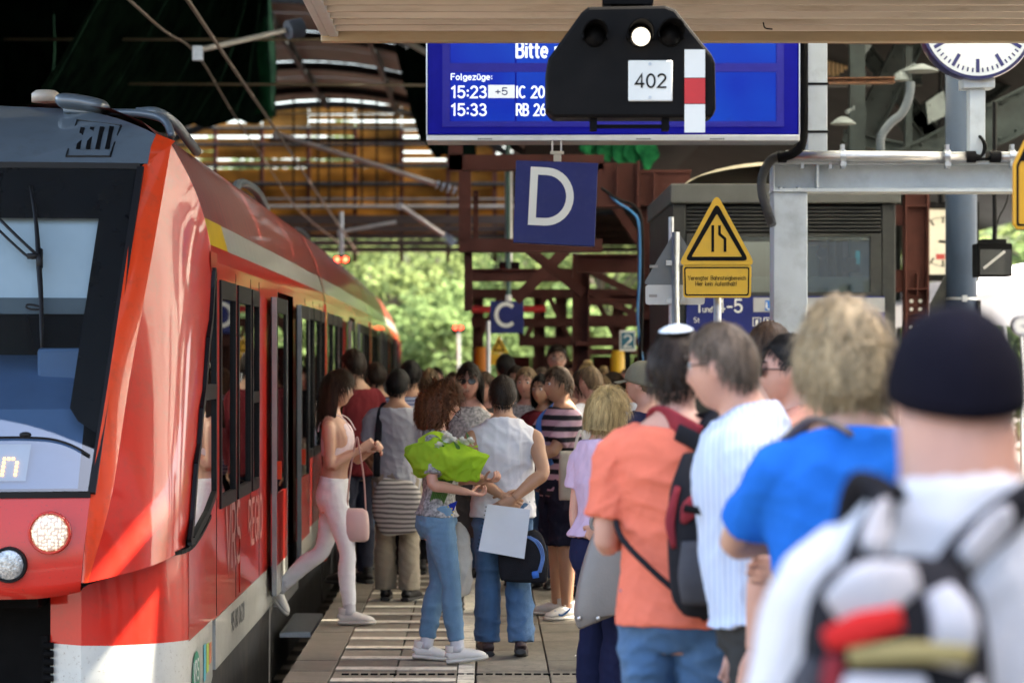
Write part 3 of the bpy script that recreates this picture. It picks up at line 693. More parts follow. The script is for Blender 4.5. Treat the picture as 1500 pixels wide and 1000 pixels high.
class TB(MB):
    """train builder: mirrors to the far side, follows the curve"""
    mirror = False
    def both(s): s.mirror = True; return s
    def done(s, nm, m, **k):
        mirror = s.mirror
        weld = mirror and min(abs(v[0] - TRK) for v in s.v) < .002
        s.v = [(v[0] + bend(v[1]), v[1], v[2]) for v in s.v]
        par = k.pop('parent', train); loc = k.pop('loc', TL)
        f = TB(); f.v = [(2 * (TRK + bend(v[1])) - v[0], v[1], v[2]) for v in s.v]; f.f = [tuple(reversed(q)) for q in s.f]; f.m = list(s.m)
        if weld:
            n_ = len(s.v); s.v += f.v; s.f += [tuple(n_ + i for i in q) for q in f.f]; s.m += f.m
            o = s.build(nm, m, par, loc=loc, **k)
            bm = bmesh.new(); bm.from_mesh(o.data); bmesh.ops.remove_doubles(bm, verts=bm.verts, dist=.002); bmesh.ops.recalc_face_normals(bm, faces=bm.faces); bm.to_mesh(o.data); bm.free()
            return o
        if mirror: MB.build(f, nm, m, par, loc=loc, **k)
        return s.build(nm, m, par, loc=loc, **k)
def lerp(a, b, t): return Vector(a) * (1 - t) + Vector(b) * t
def crv(pts, n=8): return [Vector(p) for p in sample_path(pts, n)]
def resample(P, k):
    P = [Vector(p) for p in P]; d = [0]
    for i in range(1, len(P)): d.append(d[-1] + (P[i] - P[i - 1]).length)
    out = []
    for i in range(k):
        s = d[-1] * i / (k - 1); j = 0
        while j < len(P) - 2 and d[j + 1] < s: j += 1
        t = (s - d[j]) / max(1e-9, d[j + 1] - d[j]); out.append(lerp(P[j], P[j + 1], t))
    return out
# key curves of the nose (right half, bottom to top)
NK = 22
Wc = resample(crv([at(119, 853, 11.36), at(132, 725, 11.42), at(163, 530, 11.78), at(205, 245, 12.45)]), NK)          # windscreen side
Cc = resample(crv([at(119, 853, 11.36) + Vector((0.03, .01, 0)), at(163, 728, 11.5), at(189, 560, 11.84), at(220, 390, 12.2), at(251, 212, 12.62)]), NK)   # crease
Sc = resample(crv([at(271, 803, 11.92), at(279, 745, 12.05), at(290, 640, 12.33), at(300, 540, 12.62), at(311, 420, 12.95), at(308, 357, 12.9)]), NK)      # cab side edge
ch = TB()
rows_ = []
for i in range(NK):
    a, c = Cc[i], Sc[i]
    row = []
    for j in range(13):
        t = j / 12
        p = lerp(a, c, t)
        bul = math.sin(math.pi * t) * 0.085 * (1 - 0.55 * (i / (NK - 1)))
        nrm = Vector((c.y - a.y, -(c.x - a.x), 0)).normalized()
        p += nrm * bul
        row.append(p)
    rows_.append(row)
ch.grid(rows_)
ch.both().done('cheek_panel', RED, smooth=True)
pl_ = TB()
wi = 4                                                       # pillar starts at the windscreen's lower corner
pl_.grid([[Wc[i], lerp(Wc[i], Cc[i], .5) + Vector((.004, -.012, 0)), Cc[i]] for i in range(NK)])
pl_.both().done('pillar_panel', ORED, smooth=True)
# windscreen and lower front panel
WB = at(133, 722, 11.42); WT = at(205, 245, 12.45)
def front_pt(u, z):
    """point on the front face at lateral offset u (0 centre .. 1 windscreen edge)"""
    t = (z - WB.z) / (WT.z - WB.z)
    e = lerp(WB, WT, t)
    x = TRK + (e.x - TRK) * u
    return Vector((x, e.y - 0.10 * (1 - u * u), z))
ws = TB(); fr = TB()
NU = 10
zs = [WB.z + (WT.z - WB.z) * i / 10 for i in range(11)]
ws.grid([[front_pt(j / NU * 0.99, z) for j in range(NU + 1)] for z in zs])
ws.both().done('windscreen', WGLASS, smooth=True)
def strip_uv(b, u0, u1, z0, z1, off, nu=6, nz=8, mi=None):
    b.grid([[front_pt(u0 + (u1 - u0) * j / nu, z0 + (z1 - z0) * i / nz) + Vector((0, off, 0)) for j in range(nu + 1)] for i in range(nz + 1)], mi)
# black printed border behind the pane: side band slants, top band deep
def zpx(py, u=0.6):
    best = min(range(400), key=lambda k: abs((CY - (front_pt(u, WB.z + (WT.z - WB.z) * k / 399).z - CH) * F / front_pt(u, WB.z + (WT.z - WB.z) * k / 399).y) - py))
    return WB.z + (WT.z - WB.z) * best / 399
zA, zB, zC, zD = zpx(320), zpx(600), zpx(440), zpx(575)
fr.grid([[front_pt(u, z) + Vector((0, .012, 0)) for u in lin(1 - (0.15 if z > zB else 0.15 * max(0, (z - zB + .12) / .12) ** .6) - .005, 0.995, 5)] for z in lin(zB - .12, zA, 18)])
fr.grid([[front_pt(u, z) + Vector((0, .012, 0)) for u in lin(0, 0.995, 12)] for z in lin(zA, WT.z, 6)])
fr.both().done('windscreen_frit', FRIT, smooth=True)
# gasket round the windscreen
ga = TB()
for i in range(10):
    a, b = front_pt(.995, zs[i]), front_pt(.995, zs[i + 1]); ga.bar(a + Vector((0.01, -.004, 0)), b + Vector((0.01, -.004, 0)), 0.035, 0.02, up=(0, 1, 0))
for z, h_ in ((WB.z - .005, .03), (WT.z + .005, .03)):
    for j in range(10):
        ga.bar(front_pt(j / 10, z) + Vector((0, -.004, 0)), front_pt((j + 1) / 10, z) + Vector((0, -.004, 0)), 0.02, h_)
ga.both().done('windscreen_gasket', TBLK)
# lower front panel with the two lamps
lp = TB()
def low_edge(u): # bottom of the fairing
    if u < 0.75: return at(0, 876, 11.35).z
    return at(0, 876, 11.35).z * (1 - (u - .75) / .25 * .0) + 0.03 * ((u - .75) / .25) ** 2
rows_ = []
for i in range(9):
    t = i / 8; row = []
    for j in range(11):
        u = j / 10
        top = front_pt(u, WB.z - .012); e = lerp(at(119, 853, 11.36), WB, 0)
        bx = TRK + (Wc[0].x - .004 - TRK) * u
        bot = Vector((bx, 11.36 - 0.10 * (1 - u * u) - .005, low_edge(u)))
        p = lerp(bot, top, t); p.y -= 0.02 * math.sin(math.pi * t)
        row.append(p)
    rows_.append(row)
lp.grid(rows_)
# under-lip of the fairing
lp.grid([[Vector(p) for p in rows_[0]], [Vector((p.x, p.y + 0.12, p.z + .02)) for p in rows_[0]]])
lp.both().done('front_panel', pbr('train_red_front', (0.60, 0.022, 0.012), .35, var=.05, vscale=1.5, coat=.5, spec=.25, dirt=(.1, .04, .03), damt=.75, dscale=70, dlo=.6, dhi=.68), smooth=True)
lensm = bpy.data.materials.new('led_lamp'); lensm.use_nodes = True
n = lensm.node_tree.nodes; l = lensm.node_tree.links; b_ = n['Principled BSDF']
b_.inputs['Base Color'].default_value = (.5, .45, .4, 1); b_.inputs['Roughness'].default_value = .2
tcx = n.new('ShaderNodeTexCoord'); vo = n.new('ShaderNodeTexVoronoi'); vo.inputs['Scale'].default_value = 62; vo.inputs['Randomness'].default_value = .55
l.new(tcx.outputs['Object'], vo.inputs['Vector'])
rp = n.new('ShaderNodeValToRGB'); rp.color_ramp.elements[0].position = .25; rp.color_ramp.elements[0].color = (1, .88, .62, 1); rp.color_ramp.elements[1].position = .55; rp.color_ramp.elements[1].color = (.16, .08, .04, 1)
l.new(vo.outputs['Distance'], rp.inputs[0]); l.new(rp.outputs[0], b_.inputs['Emission Color']); b_.inputs['Emission Strength'].default_value = .2
fogm = pbr('fog_lens', (0.55, 0.57, 0.58), 0.12, 0.6, var=0.3, vscale=50, bump=.4, bscale=90)
for sx in (1, -1):
    for (px, py, r_, nm, m_) in [(73, 780, .089, 'headlight', lensm), (15, 826, .075, 'fog_light', fogm)]:
        c = at(px, py, 11.31)
        # find depth on the panel at that height
        u = (c.x - TRK) / (Wc[0].x - TRK); c.y = 11.36 - 0.10 * (1 - u * u) - .03
        if sx < 0: c = mir(c)
        b = MB(); b.lathe([(r_ * 1.13, .02), (r_ * 1.13, -.004), (r_ * 1.04, -.012), (r_, -.004), (r_ * .98, .01)], c, 32, 'Y'); rim = b.build(nm, TBLK if nm == 'fog_light' else RED, train, smooth=True, loc=TL)
        b = MB(); b.lathe([(r_ * .99, .0), (r_ * .9, -.006), (r_ * .5, -.011), (0.004, -.012)], c, 32, 'Y'); b.build('lens', m_, rim, smooth=True)
# grey roof cowl
cw = TB()
ctop = [at(-900, 150, 13.6), at(-300, 152, 13.6), at(0, 155, 13.5), at(100, 160, 13.3), at(160, 170, 13.0), at(205, 186, 12.8), at(228, 197, 12.68)]
K = 16
bot = [front_pt(j / K * .995, WT.z + .02) for j in range(K)] + [at(216, 240, 12.47)]
top_ = resample(crv([Vector((TRK, 13.6, ctop[2].z + .03))] + ctop[2:], 6), K + 1)
mid_ = []
for j in range(K + 1):
    m_ = lerp(bot[j], top_[j], .5); m_ += Vector((0, -.05, .035)) * (1 - (j / K) ** 3); mid_.append(m_)
rws = []
for t in lin(0, 1, 9):
    rws.append([(1 - t) ** 2 * bot[j] + 2 * t * (1 - t) * mid_[j] + t * t * top_[j] for j in range(K + 1)])
cw.grid(rws)
cw.both().done('roof_cowl', TGREY, smooth=True)
# pillar continues up beside the cowl
pe = TB(); pe.grid([[at(206, 246, 12.45), Cc[-1] + Vector((-.02, -.02, -.16))], [at(216, 243, 12.46), Cc[-1] + Vector((-.01, -.01, -.07))], [at(221, 215, 12.58), Cc[-1]], [at(229, 196, 12.67), at(257, 207, 12.66)]])
pe.both().done('pillar_cap', ORED, smooth=True)
# vent grille in the cowl
vb = MB()
COWLF = [lerp(lerp(rws[i][j], rws[i][j + 1], a / 5), lerp(rws[i + 1][j], rws[i + 1][j + 1], a / 5), c / 5) for i in range(8) for j in range(6, K) for a in range(6) for c in range(6)]
def cowl_pt(px, py):
    # nearest point of the cowl sheet to a pixel
    best = None
    for p in COWLF:
        if 1:
            d = (CX + p.x * F / p.y - px) ** 2 + (CY - (p.z - CH) * F / p.y - py) ** 2
            if best is None or d < best[0]: best = (d, p)
    return at(px, py, best[1].y - .016)
q = [cowl_pt(*p) for p in ((102, 230), (158, 228), (173, 185), (116, 178))]
gr = [cowl_pt(*p) for p in ((97, 229), (161, 229), (177, 184), (113, 176))]
for i in range(4): vb.bar(gr[i] + Vector((0, .006, 0)), gr[(i + 1) % 4] + Vector((0, .006, 0)), .008, .01)
vent = vb.build('vent_grille', TBLK, train, loc=TL)
for k in range(4):
    b = MB(); u0 = .16 + .185 * k
    def bl(u, v): return lerp(lerp(q[0], q[1], u), lerp(q[3], q[2], u), v)
    x0_ = 111 + 14.2 * k; pp = [cowl_pt(x0_, 218), cowl_pt(x0_ + 6, 218), cowl_pt(x0_ + 13, 187 - .5 * k), cowl_pt(x0_ + 7, 186 - .5 * k)]
    b.add(pp + [p + Vector((0, .02, 0)) for p in pp], [(0, 1, 2, 3), (4, 7, 6, 5), (0, 4, 5, 1), (1, 5, 6, 2), (2, 6, 7, 3), (3, 7, 4, 0)])
    b.build('slot', BLACK, vent)
# roof fittings
b = MB(); b.loft([at(84, 152, 13.2), at(92, 149, 13.2), at(122, 152, 13.2), at(150, 158, 13.2), at(159, 160, 13.2)], [(.05, .02), (.12, .045), (.13, .045), (.12, .042), (.05, .02)], 14, (0, 0, 1), True, 4)
b.loft([at(95, 162, 13.2), at(150, 168, 13.2)], [(.06, .02), (.06, .02)], 8, (0, 0, 1)); b.build('antenna_dome', TGREY, train, smooth=True, loc=TL)
b = MB(); b.tube([at(158, 165, 13.3), at(200, 166, 13.3), at(232, 172, 13.3), at(245, 182, 13.25), at(252, 200, 13.2)], .022, 10, 6)
b.build('roof_rail', TGREY, train, smooth=True, loc=TL)
b = MB(); b.tube([at(200, 165, 14.2), at(230, 165, 14.2), at(255, 180, 14.3), at(275, 205, 14.5), at(288, 222, 14.8)], .03, 10, 5); b.build('roof_rail', TGREY, train, smooth=True, loc=TL)
b = MB(); b.lathe([(.085, 0), (.085, .05), (.06, .07)], at(67, 150, 14.6), 20); b.build('roof_lamp', pbr('beige_plastic', (.55, .47, .38), .4), train, smooth=True, loc=TL)
for (px, py, Y) in [(372, 290, 20.8), (445, 352, 29.5)]:
    b = MB(); p = at(px, py, Y); b.tube([p + Vector((-.12, -.5, .0)), p + Vector((-.1, -.3, .1)), p + Vector((-.05, 0, .11)), p + Vector((0, .4, .06)), p + Vector((.03, .8, -.05))], .04, 8, 4)
    b.box(p.x - .3, p.x - .1, p.y - .5, p.y + .9, p.z - .12, p.z + .07); b.build('roof_rail', TGREY, train, loc=TL)

# ---- car body: profile (u out from the centre, z); front edge follows the nose
PROF = [(1.41, 2.30), (1.405, 2.37), (1.392, 2.42), (1.352, 2.57), (1.30, 2.74), (1.2, 2.93), (1.06, 3.06), (.86, 3.15), (.5, 3.21), (0, 3.23)]
def roof_y0(k):
    u, z = PROF[k]
    if u > 1.2: return 12.9 + (u - 1.41) * 1.2
    return 12.66 + (1.2 - u) * .9
SEAMS = [22.35, 33.0, 44.0, 55.5, 66.0, 77.0, 88.0, 97.5]
def car_roof(y0, y1, first):
    for (k0, k1, m_, nm) in [(0, 2, RED, 'cantrail'), (2, 3, TSTRIPE, 'roof_stripe'), (3, 9, DRED, 'roof_panel')]:
        b = TB(); ny = 10
        rows_ = []
        for k in range(k0, k1 + 1):
            u, z = PROF[k]; s0 = roof_y0(k) if first else y0
            rows_.append([(TRK + u, s0 + (y1 - s0) * i / ny, z) for i in range(ny + 1)])
        if nm == 'roof_stripe' and first:
            s = 13.9
            bb = TB(); bb.grid([[(TRK + PROF[k][0] + .001, 12.92 + (s - 12.92) * i / 3, PROF[k][1]) for i in range(4)] for k in (2, 3)]); bb.both().done('stripe_end', TYEL, smooth=True)
            rows_ = [[(TRK + PROF[k][0], s + (y1 - s) * i / ny, PROF[k][1]) for i in range(ny + 1)] for k in (2, 3)]
        b.grid(rows_); b.both().done(nm, m_, smooth=True)
ya = 12.0
for i, yb in enumerate(SEAMS):
    car_roof(ya if i else 12.9, yb - .06, i == 0)
    # seam: bright red rib over side and roof
    b = TB()
    for k in range(len(PROF) - 1):
        (u0, z0), (u1, z1) = PROF[k], PROF[k + 1]
        b.add([(TRK + u0 + .012, yb - .06, z0), (TRK + u0 + .012, yb + .06, z0), (TRK + u1 + .012, yb + .06, z1 + .012), (TRK + u1 + .012, yb - .06, z1 + .012)], [(0, 1, 2, 3)])
    b.box(TRK + 1.38, TRK + 1.425, yb - .07, yb + .07, -.05, 2.31)
    b.both().done('car_end_rib', ORED)
    ya = yb + .06
# side wall pieces: lists of (y0, y1, kind)
DW = 0.09
def wall(y0, y1, z0, z1, m_, nm, u=1.41, th=.05):
    b = TB(); ny = max(1, int((y1 - y0) / 2))
    for i in range(ny):
        a, c = y0 + (y1 - y0) * i / ny, y0 + (y1 - y0) * (i + 1) / ny
        b.box(TRK + u - th, TRK + u, a, c, z0, z1)
    return b.done(nm, m_)
WZ0, WZ1 = .98, 2.24
def window(y0, y1, z0=WZ0, z1=WZ1, vent=False):
    b = TB(); f = .045
    for (a, c, e, g_) in [(y0, y1, z0, z0 + .07), (y0, y1, z1 - .1, z1), (y0, y0 + f, z0 + .07, z1 - .1), (y1 - f, y1, z0 + .07, z1 - .1)] + ([(y0 + f, y1 - f, z0 + .55, z0 + .62)] if vent else []):
        b.box(TRK + 1.40, TRK + 1.422, a, c, e, g_)
    fo = b.done('window', TBLK)
    p = TB(); p.box(TRK + 1.396, TRK + 1.405, y0 + f, y1 - f, z0 + .07, z1 - .1)
    p.v = [(v[0] + bend(v[1]), v[1], v[2]) for v in p.v]
    p.build('pane', TGLASS, fo)
def leaf(y0, y1, u=1.475):
    b = TB(); f = .1
    for (a, c, e, g_) in [(y0, y1, .22, .9), (y0, y1, 2.12, 2.22), (y0, y0 + f, .9, 2.12), (y1 - f, y1, .9, 2.12)]:
        b.box(TRK + u - .04, TRK + u, a, c, e, g_, 0 if e > .3 else 1)
    b.box(TRK + u - .03, TRK + u + .002, y0 - .02, y0, .22, 2.22, 2)
    b.box(TRK + u - .03, TRK + u + .002, y1, y1 + .02, .22, 2.22, 2)
    b.box(TRK + u - .04, TRK + u + .003, y0, y1, .22, .42, 3)
    fo = b.done('door_leaf', [TBLK, RED, pbr('door_edge', (.3, .31, .32), .45, .5), TWHITE])
    p = TB(); p.box(TRK + u - .03, TRK + u - .01, y0 + f, y1 - f, .9, 2.12); p.v = [(v[0] + bend(v[1]), v[1], v[2]) for v in p.v]
    p.build('pane', TGLASS, fo)
    h = TB(); h.box(TRK + u, TRK + u + .03, y0 + .02, y0 + .06, 1.0, 1.12); h.v = [(v[0] + bend(v[1]), v[1], v[2]) for v in h.v]
    h.build('handle', ORED, fo)
def doorway(y0, y1):
    # dark recess, steps and red jamb
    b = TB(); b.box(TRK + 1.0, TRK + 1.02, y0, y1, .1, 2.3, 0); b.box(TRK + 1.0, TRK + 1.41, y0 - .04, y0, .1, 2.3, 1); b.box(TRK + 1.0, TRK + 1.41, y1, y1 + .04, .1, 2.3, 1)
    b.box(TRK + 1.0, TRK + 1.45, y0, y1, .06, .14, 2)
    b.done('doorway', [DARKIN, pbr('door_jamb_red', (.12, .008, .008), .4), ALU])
    st = TB(); st.box(TRK + 1.42, TRK + 1.64, y0 + .05, y1 - .05, -.16, -.13)
    for i in range(14): st.box(TRK + 1.44 + i * .014, TRK + 1.447 + i * .014, y0 + .07, y1 - .07, -.13, -.122)
    st.done('step_board', STEEL)
def pattern(y0, y1, wins, doors):
    """wins: list (a,b,vent); doors: list (open0, open1, leaf_w)"""
    holes = sorted([(a, b) for a, b, v in wins] + [(d0, d1) for d0, d1, lw in doors])
    y = y0
    for a, b in holes + [(y1, y1)]:
        if a > y + .002: wall(y, a, .40, 2.33, RED, 'side_panel')
        y = b
    for a, b, v in wins:
        wall(a, b, .40, WZ0, RED, 'side_panel'); wall(a, b, WZ1, 2.33, RED, 'side_panel'); window(a, b, vent=v)
    for d0, d1, lw in doors:
        doorway(d0, d1); leaf(d0 - lw, d0 + .03); leaf(d1 - .03, d1 + lw)
        wall(d0, d1, 2.28, 2.33, RED, 'side_panel')
    y = y0
    for d0, d1, lw in doors + [(y1, y1, 0)]:
        wall(y, d0, .12, .395, TWHITE, 'sill_band'); y = d1
    wall(y0, y1, -.45, .11, pbr('underframe', (.03, .03, .032), .6, var=.3, dirt=(.1, .08, .06), damt=.5), 'underframe', 1.38)
pattern(13.12, 22.29, [(13.3, 14.1, 0), (14.24, 15.0, 0), (15.1, 15.56, 1), (19.75, 20.6, 0), (20.68, 21.5, 0), (21.58, 22.2, 0)], [(17.05, 18.45, .85)])
for i in range(len(SEAMS) - 1):
    a, c = SEAMS[i] + .07, SEAMS[i + 1] - .07
    L = c - a
    d0 = a + L * .42
    ws_ = []
    y = a + .12
    while y + .85 < d0 - .95: ws_.append((y, y + .85, 0)); y += .93
    y = d0 + 1.4 + .95
    while y + .85 < c: ws_.append((y, y + .85, 0)); y += .93
    pattern(a, c, ws_, [(d0, d0 + 1.4, .85)])
b = TB()
for i_ in range(12): b.box(TRK - 1.41, TRK - 1.38, 12.95 + 7 * i_, 12.95 + 7 * i_ + 7, -.3, 2.32)
b.done('far_side_wall', RED)
# car interior behind the glass: floor, far lining, lit ceiling panel is off
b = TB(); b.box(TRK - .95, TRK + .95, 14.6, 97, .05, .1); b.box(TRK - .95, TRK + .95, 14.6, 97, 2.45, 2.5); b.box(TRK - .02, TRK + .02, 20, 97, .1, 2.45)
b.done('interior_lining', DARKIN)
# cab side: black quarter window, front edge follows the nose
qw = TB()
fe = [Sc[i] for i in range(NK)]
zt, zb = 2.27, .90
rows_ = []
for z in lin(zb, zt, 16):
    i = min(range(NK), key=lambda k: abs(fe[k].z - z)); yf = fe[i].y
    yb = 13.02 if z > 1.05 else 12.05 + (z - .9) / .15 * .97
    rows_.append([(TRK + 1.414, yf + (max(yb, yf + .03) - yf) * t, z) for t in (0, .33, .66, 1)])
qw.grid(rows_); qw.both().done('cab_side_window', [TGLASS], smooth=False)
qf = TB()
edge = [Vector(r_[0]) + Vector((.004, 0, 0)) for r_ in rows_]
for i in range(15): qf.bar(edge[i], edge[i + 1], .05, .02, up=(1, 0, 0))
bk = [Vector(r_[3]) + Vector((.004, 0, 0)) for r_ in rows_]
for i in range(15): qf.bar(bk[i], bk[i + 1], .04, .02, up=(1, 0, 0))
qf.bar(edge[0], bk[0], .03, .02, up=(1, 0, 0)); qf.bar(edge[-1], bk[-1], .05, .02, up=(1, 0, 0)); qf.bar(edge[8], bk[8], .08, .02, up=(1, 0, 0))
qf.both().done('cab_window_frame', TBLK)
# side wall of the cab around that window and backing
cb = TB()
cb.grid([[(TRK + 1.41, 12.98, z), (TRK + 1.41, 13.125, z)] for z in lin(.40, 2.36, 8)])
cb.grid([[(TRK + 1.35, min(fe, key=lambda p: abs(p.z - z)).y + .12, z), (TRK + 1.35, 13.1, z)] for z in lin(.9, 2.3, 8)], 1)
lower = []
for t in lin(0, 1, 6):
    yt = 11.95 + t * 1.03; zt_ = .86 + (t ** 1.5) * .18
    lower.append([(TRK + 1.41, yt, .41), (TRK + 1.41, yt, zt_)])
cb.grid(lower)
cb.grid([[(TRK + 1.41, 12.92, 2.25), (TRK + 1.41, 13.2, 2.25)], [(TRK + 1.41, 12.9, 2.38), (TRK + 1.41, 13.2, 2.38)]])
cb.both().done('cab_side', [RED, DARKIN])
# skirt below the fairing groove: red then white
sk = TB()
cols = [(at(74, 872, 11.62), 0), (at(119, 862, 11.55), 0), (at(160, 838, 11.58), 0), (at(215, 822, 11.68), 0), (at(255, 812, 11.82), 0), (at(275, 806, 11.93), 0), (Vector((TRK + 1.408, 12.3, .88)), 0), (Vector((TRK + 1.408, 12.99, .9)), 0)]
cols = [c[0] for c in cols]
zw = .44
def dn(p, z): return Vector((p.x, p.y, z))
sk.grid([[c for c in cols], [dn(c, (c.z + zw) / 2) for c in cols], [dn(c, zw - .03 * (k / 7)) for k, c in enumerate(cols)]], 0)
sk.grid([[dn(c, zw - .03 * (k / 7)) for k, c in enumerate(cols)], [dn(c, .1) for c in cols], [dn(c, -.02) + Vector((-.03, .03, 0)) for c in cols]], 1)
sk.grid([[dn(c, -.02) + Vector((-.03, .03, 0)) for c in cols], [dn(c, -.5) + Vector((-.06, .1, 0)) for c in cols]], 2)
sk.add([cols[0], dn(cols[0], -.02), dn(cols[0], -.02) + Vector((0, .25, 0)), cols[0] + Vector((0, .25, 0))], [(0, 1, 2, 3)], 1)
sk.both().done('skirt', [RED, TWHITE, TBLK], smooth=False, auto=35)
# dark groove between fairing and skirt
gv = TB()
gp = crv([at(40, 873, 11.36), at(80, 866, 11.38), at(130, 850, 11.41), at(185, 829, 11.55), at(240, 812, 11.76), at(272, 803, 11.915), at(290, 783, 12.31), at(305, 755, 12.75)], 5)
for i in range(len(gp) - 1): gv.bar(gp[i] + Vector((.003, 0, -.004)), gp[i + 1] + Vector((.003, 0, -.004)), .03, .02)
gv.both().done('fairing_seam', BLACK)
# coupler pocket
cp = TB(); cp.box(TRK, TRK + .8, 11.75, 12.0, -.5, .75); cp.box(TRK, TRK + .75, 11.5, 11.75, .62, .7)
cp.both().done('coupler_pocket', BLACKM)
b = MB()
for i in range(6):
    b.loft([at(64, 945 + i * 12, 11.6), at(78, 945 + i * 12, 11.6)], [.016, .016], 8)
b.bar(at(66, 930, 11.62), at(66, 1010, 11.62), .03, .03); b.build('bogie_spring', BLACKM, train, loc=TL)
b = MB(); b.lathe([(.1, 0), (.1, .3), (.2, .31), (.2, .36)], (TRK, 11.35, .1), 16, 'Y'); b.build('coupler', DARKSTEEL, train, loc=TL)
# bogies
for yy in (14.8, 21.5, 33, 44, 55, 66, 77, 88):
    for sx in (-1, 1):
        for dy in (-.9, .9):
            b = MB(); b.lathe([(.3, -.06), (.42, -.06), (.42, .05), (.3, .05)], (TRK + sx * .75 + bend(yy), yy + dy, -.3), 24, 'X'); b.build('wheel', DARKSTEEL, train, loc=TL)
# cab interior: roller blind, desk, seat, back wall, destination display
b = TB(); zz0, zz1 = zC, zA + .05
b.grid([[front_pt(u, z) + Vector((0, .06, 0)) for u in lin(0, .84, 8)] for z in (zz0, zz1)])
b.both().done('roller_blind', pbr('blind_white', (.72, .78, .76), .8, var=.04), smooth=False)
b = TB(); b.grid([[front_pt(u, zz0 - .005) + Vector((0, .05, d)) for u in lin(0, .84, 8)] for d in (.02, -.06)]); b.both().done('blind_rail', pbr('rail_grey', (.12, .15, .16), .5))
deskm = pbr('desk_sky_blue', (.1, .18, .31), .5, var=.06)  # blue stands in for sky reflected in the lower windscreen
b = TB()
b.grid([[(TRK + 1.0 * u, front_pt(u, zD).y + .06, zpx(600) - .0) for u in lin(0, .93, 6)], [(TRK + 1.0 * u, front_pt(u, zD).y + .42, zpx(560)) for u in lin(0, .93, 6)], [(TRK + 1.0 * u, front_pt(u, zD).y + .75, zpx(520)) for u in lin(0, .93, 6)]])
b.grid([[(TRK + 1.0 * u, front_pt(u, zD).y + .06, zpx(600)) for u in lin(0, .93, 6)], [front_pt(u, WB.z + .02) + Vector((0, .05, 0)) for u in lin(0, .93, 6)]])
b.box(TRK + .62, TRK + .9, 12.15, 12.6, 1.6, 1.86)
b.both().done('driver_desk', deskm, bevel=.02)
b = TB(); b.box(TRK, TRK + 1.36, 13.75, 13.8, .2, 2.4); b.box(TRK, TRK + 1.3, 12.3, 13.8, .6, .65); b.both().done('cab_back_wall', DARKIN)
b = MB(); b.loft([(TRK + .25, 12.75, 1.25), (TRK + .25, 12.8, 1.6), (TRK + .25, 12.85, 2.0), (TRK + .25, 12.86, 2.12)], [(.2, .06), (.24, .07), (.2, .06), (.1, .04)], 12, (0, 1, 0), True, 4)
b.build('driver_seat', pbr('seat_dark', (.02, .022, .02), .8), train, smooth=True, loc=TL)
# destination display with amber dots
b = TB(); za, zb_ = zpx(705), zpx(650)
def dp(u, z): return front_pt(u, z) + Vector((0, .035, 0))
b.grid([[dp(u, z) for u in lin(0, .69, 6)] for z in (za, zb_)]); dd = b.both().done('destination_display', pbr('display_grey', (.24, .31, .36), .5, var=.03))
led = emitter('amber_led', (1.0, .35, .05), 1.6)
glyph = {'n': ["....", "....", "###.", "#..#", "#..#", "#..#", "#..#"], 'o': ["....", "....", ".##.", "#..#", "#..#", "#..#", ".##."], 'B': ["###.", "#..#", "#..#", "###.", "#..#", "#..#", "###."]}
b = MB(); u0 = -.28
for g_ in 'Bonn':
    for r_, line in enumerate(glyph[g_]):
        for c_, chr_ in enumerate(line):
            if chr_ == '#':
                uu = u0 + c_ * .02 + .5; z_ = zb_ - .03 - r_ * (zb_ - za - .06) / 6
                p = front_pt(abs(uu), z_); x = TRK + (p.x - TRK) * (1 if uu >= 0 else -1)
                b.box(x - .006, x + .006, p.y + .026, p.y + .03, z_ - .006, z_ + .006)
    u0 += .12
b.build('led_dots', led, dd)
# wipers
b = MB()
def sp(px, py, off=-.035):
    u = .5
    for _ in range(6):
        z = zpx(py, u); p = front_pt(u, z); u = (xat(px, p.y) - TRK) / max(.05, (lerp(WB, WT, (z - WB.z) / (WT.z - WB.z)).x - TRK))
        u = max(0, min(1, u))
    return front_pt(u, z) + Vector((0, off, 0))
b.tube([sp(47, 273), sp(55, 330), sp(59, 390), sp(62, 440), sp(63, 508)], [.008, .011, .014, .012, .007], 8, 3)
b.tube([sp(0, 320), sp(28, 348), sp(57, 375)], .008, 8, 2); b.tube([sp(0, 337), sp(22, 358), sp(44, 377), sp(58, 378)], .007, 8, 3)
b.tube([sp(42, 376), sp(60, 376)], .016, 8); b.tube([sp(60, 366), sp(60, 392)], .017, 8)
b.tube([sp(66, 453), sp(48, 453), sp(40, 450), sp(45, 446), sp(64, 450)], .006, 6, 3)
b.build('wiper', TBLK, train, smooth=True, loc=TL)
b = MB(); b.tube([sp(-40, 640, -.012), sp(0, 640, -.012), sp(35, 640, -.012), sp(75, 643, -.012), sp(105, 651, -.012), sp(132, 667, -.012)], .006, 6, 4); b.ball(sp(38, 636, -.015), (.03, .012, .015), 8)
b.build('demister_wire', TBLK, train, loc=TL)
# lettering and marks on the side
def side_text(t, y, z, size, m_, sx=1.0):
    M = Matrix.Translation(Vector((TRK + 1.4145 + bend(y), y, z))) @ Matrix.Rotation(R(90), 4, 'Z') @ Matrix.Rotation(R(90), 4, 'X')
    o = text_mesh(t, size, m_, M, 'lettering', train); o.location = TL
ghost = pbr('lettering_grey', (.5, .2, .18), .4)
side_text('VRS', 13.62, .62, .34, ghost); side_text('REGIO', 14.9, .66, .26, ghost)
side_text('95 80 0620', 13.9, .24, .1, pbr('lettering_dark', (.12, .12, .12), .5))
b = TB(); b.add([(TRK + 1.4135, 12.22 + .16 * math.cos(t), .2 + .13 * math.sin(t)) for t in [6.2832 * i / 24 for i in range(24)]], [tuple(range(24))]); b.done('operator_emblem', pbr('emblem_green', (.02, .25, .16), .4), fix=False)
side_text('VRS', 12.1, .18, .1, SIGNW)
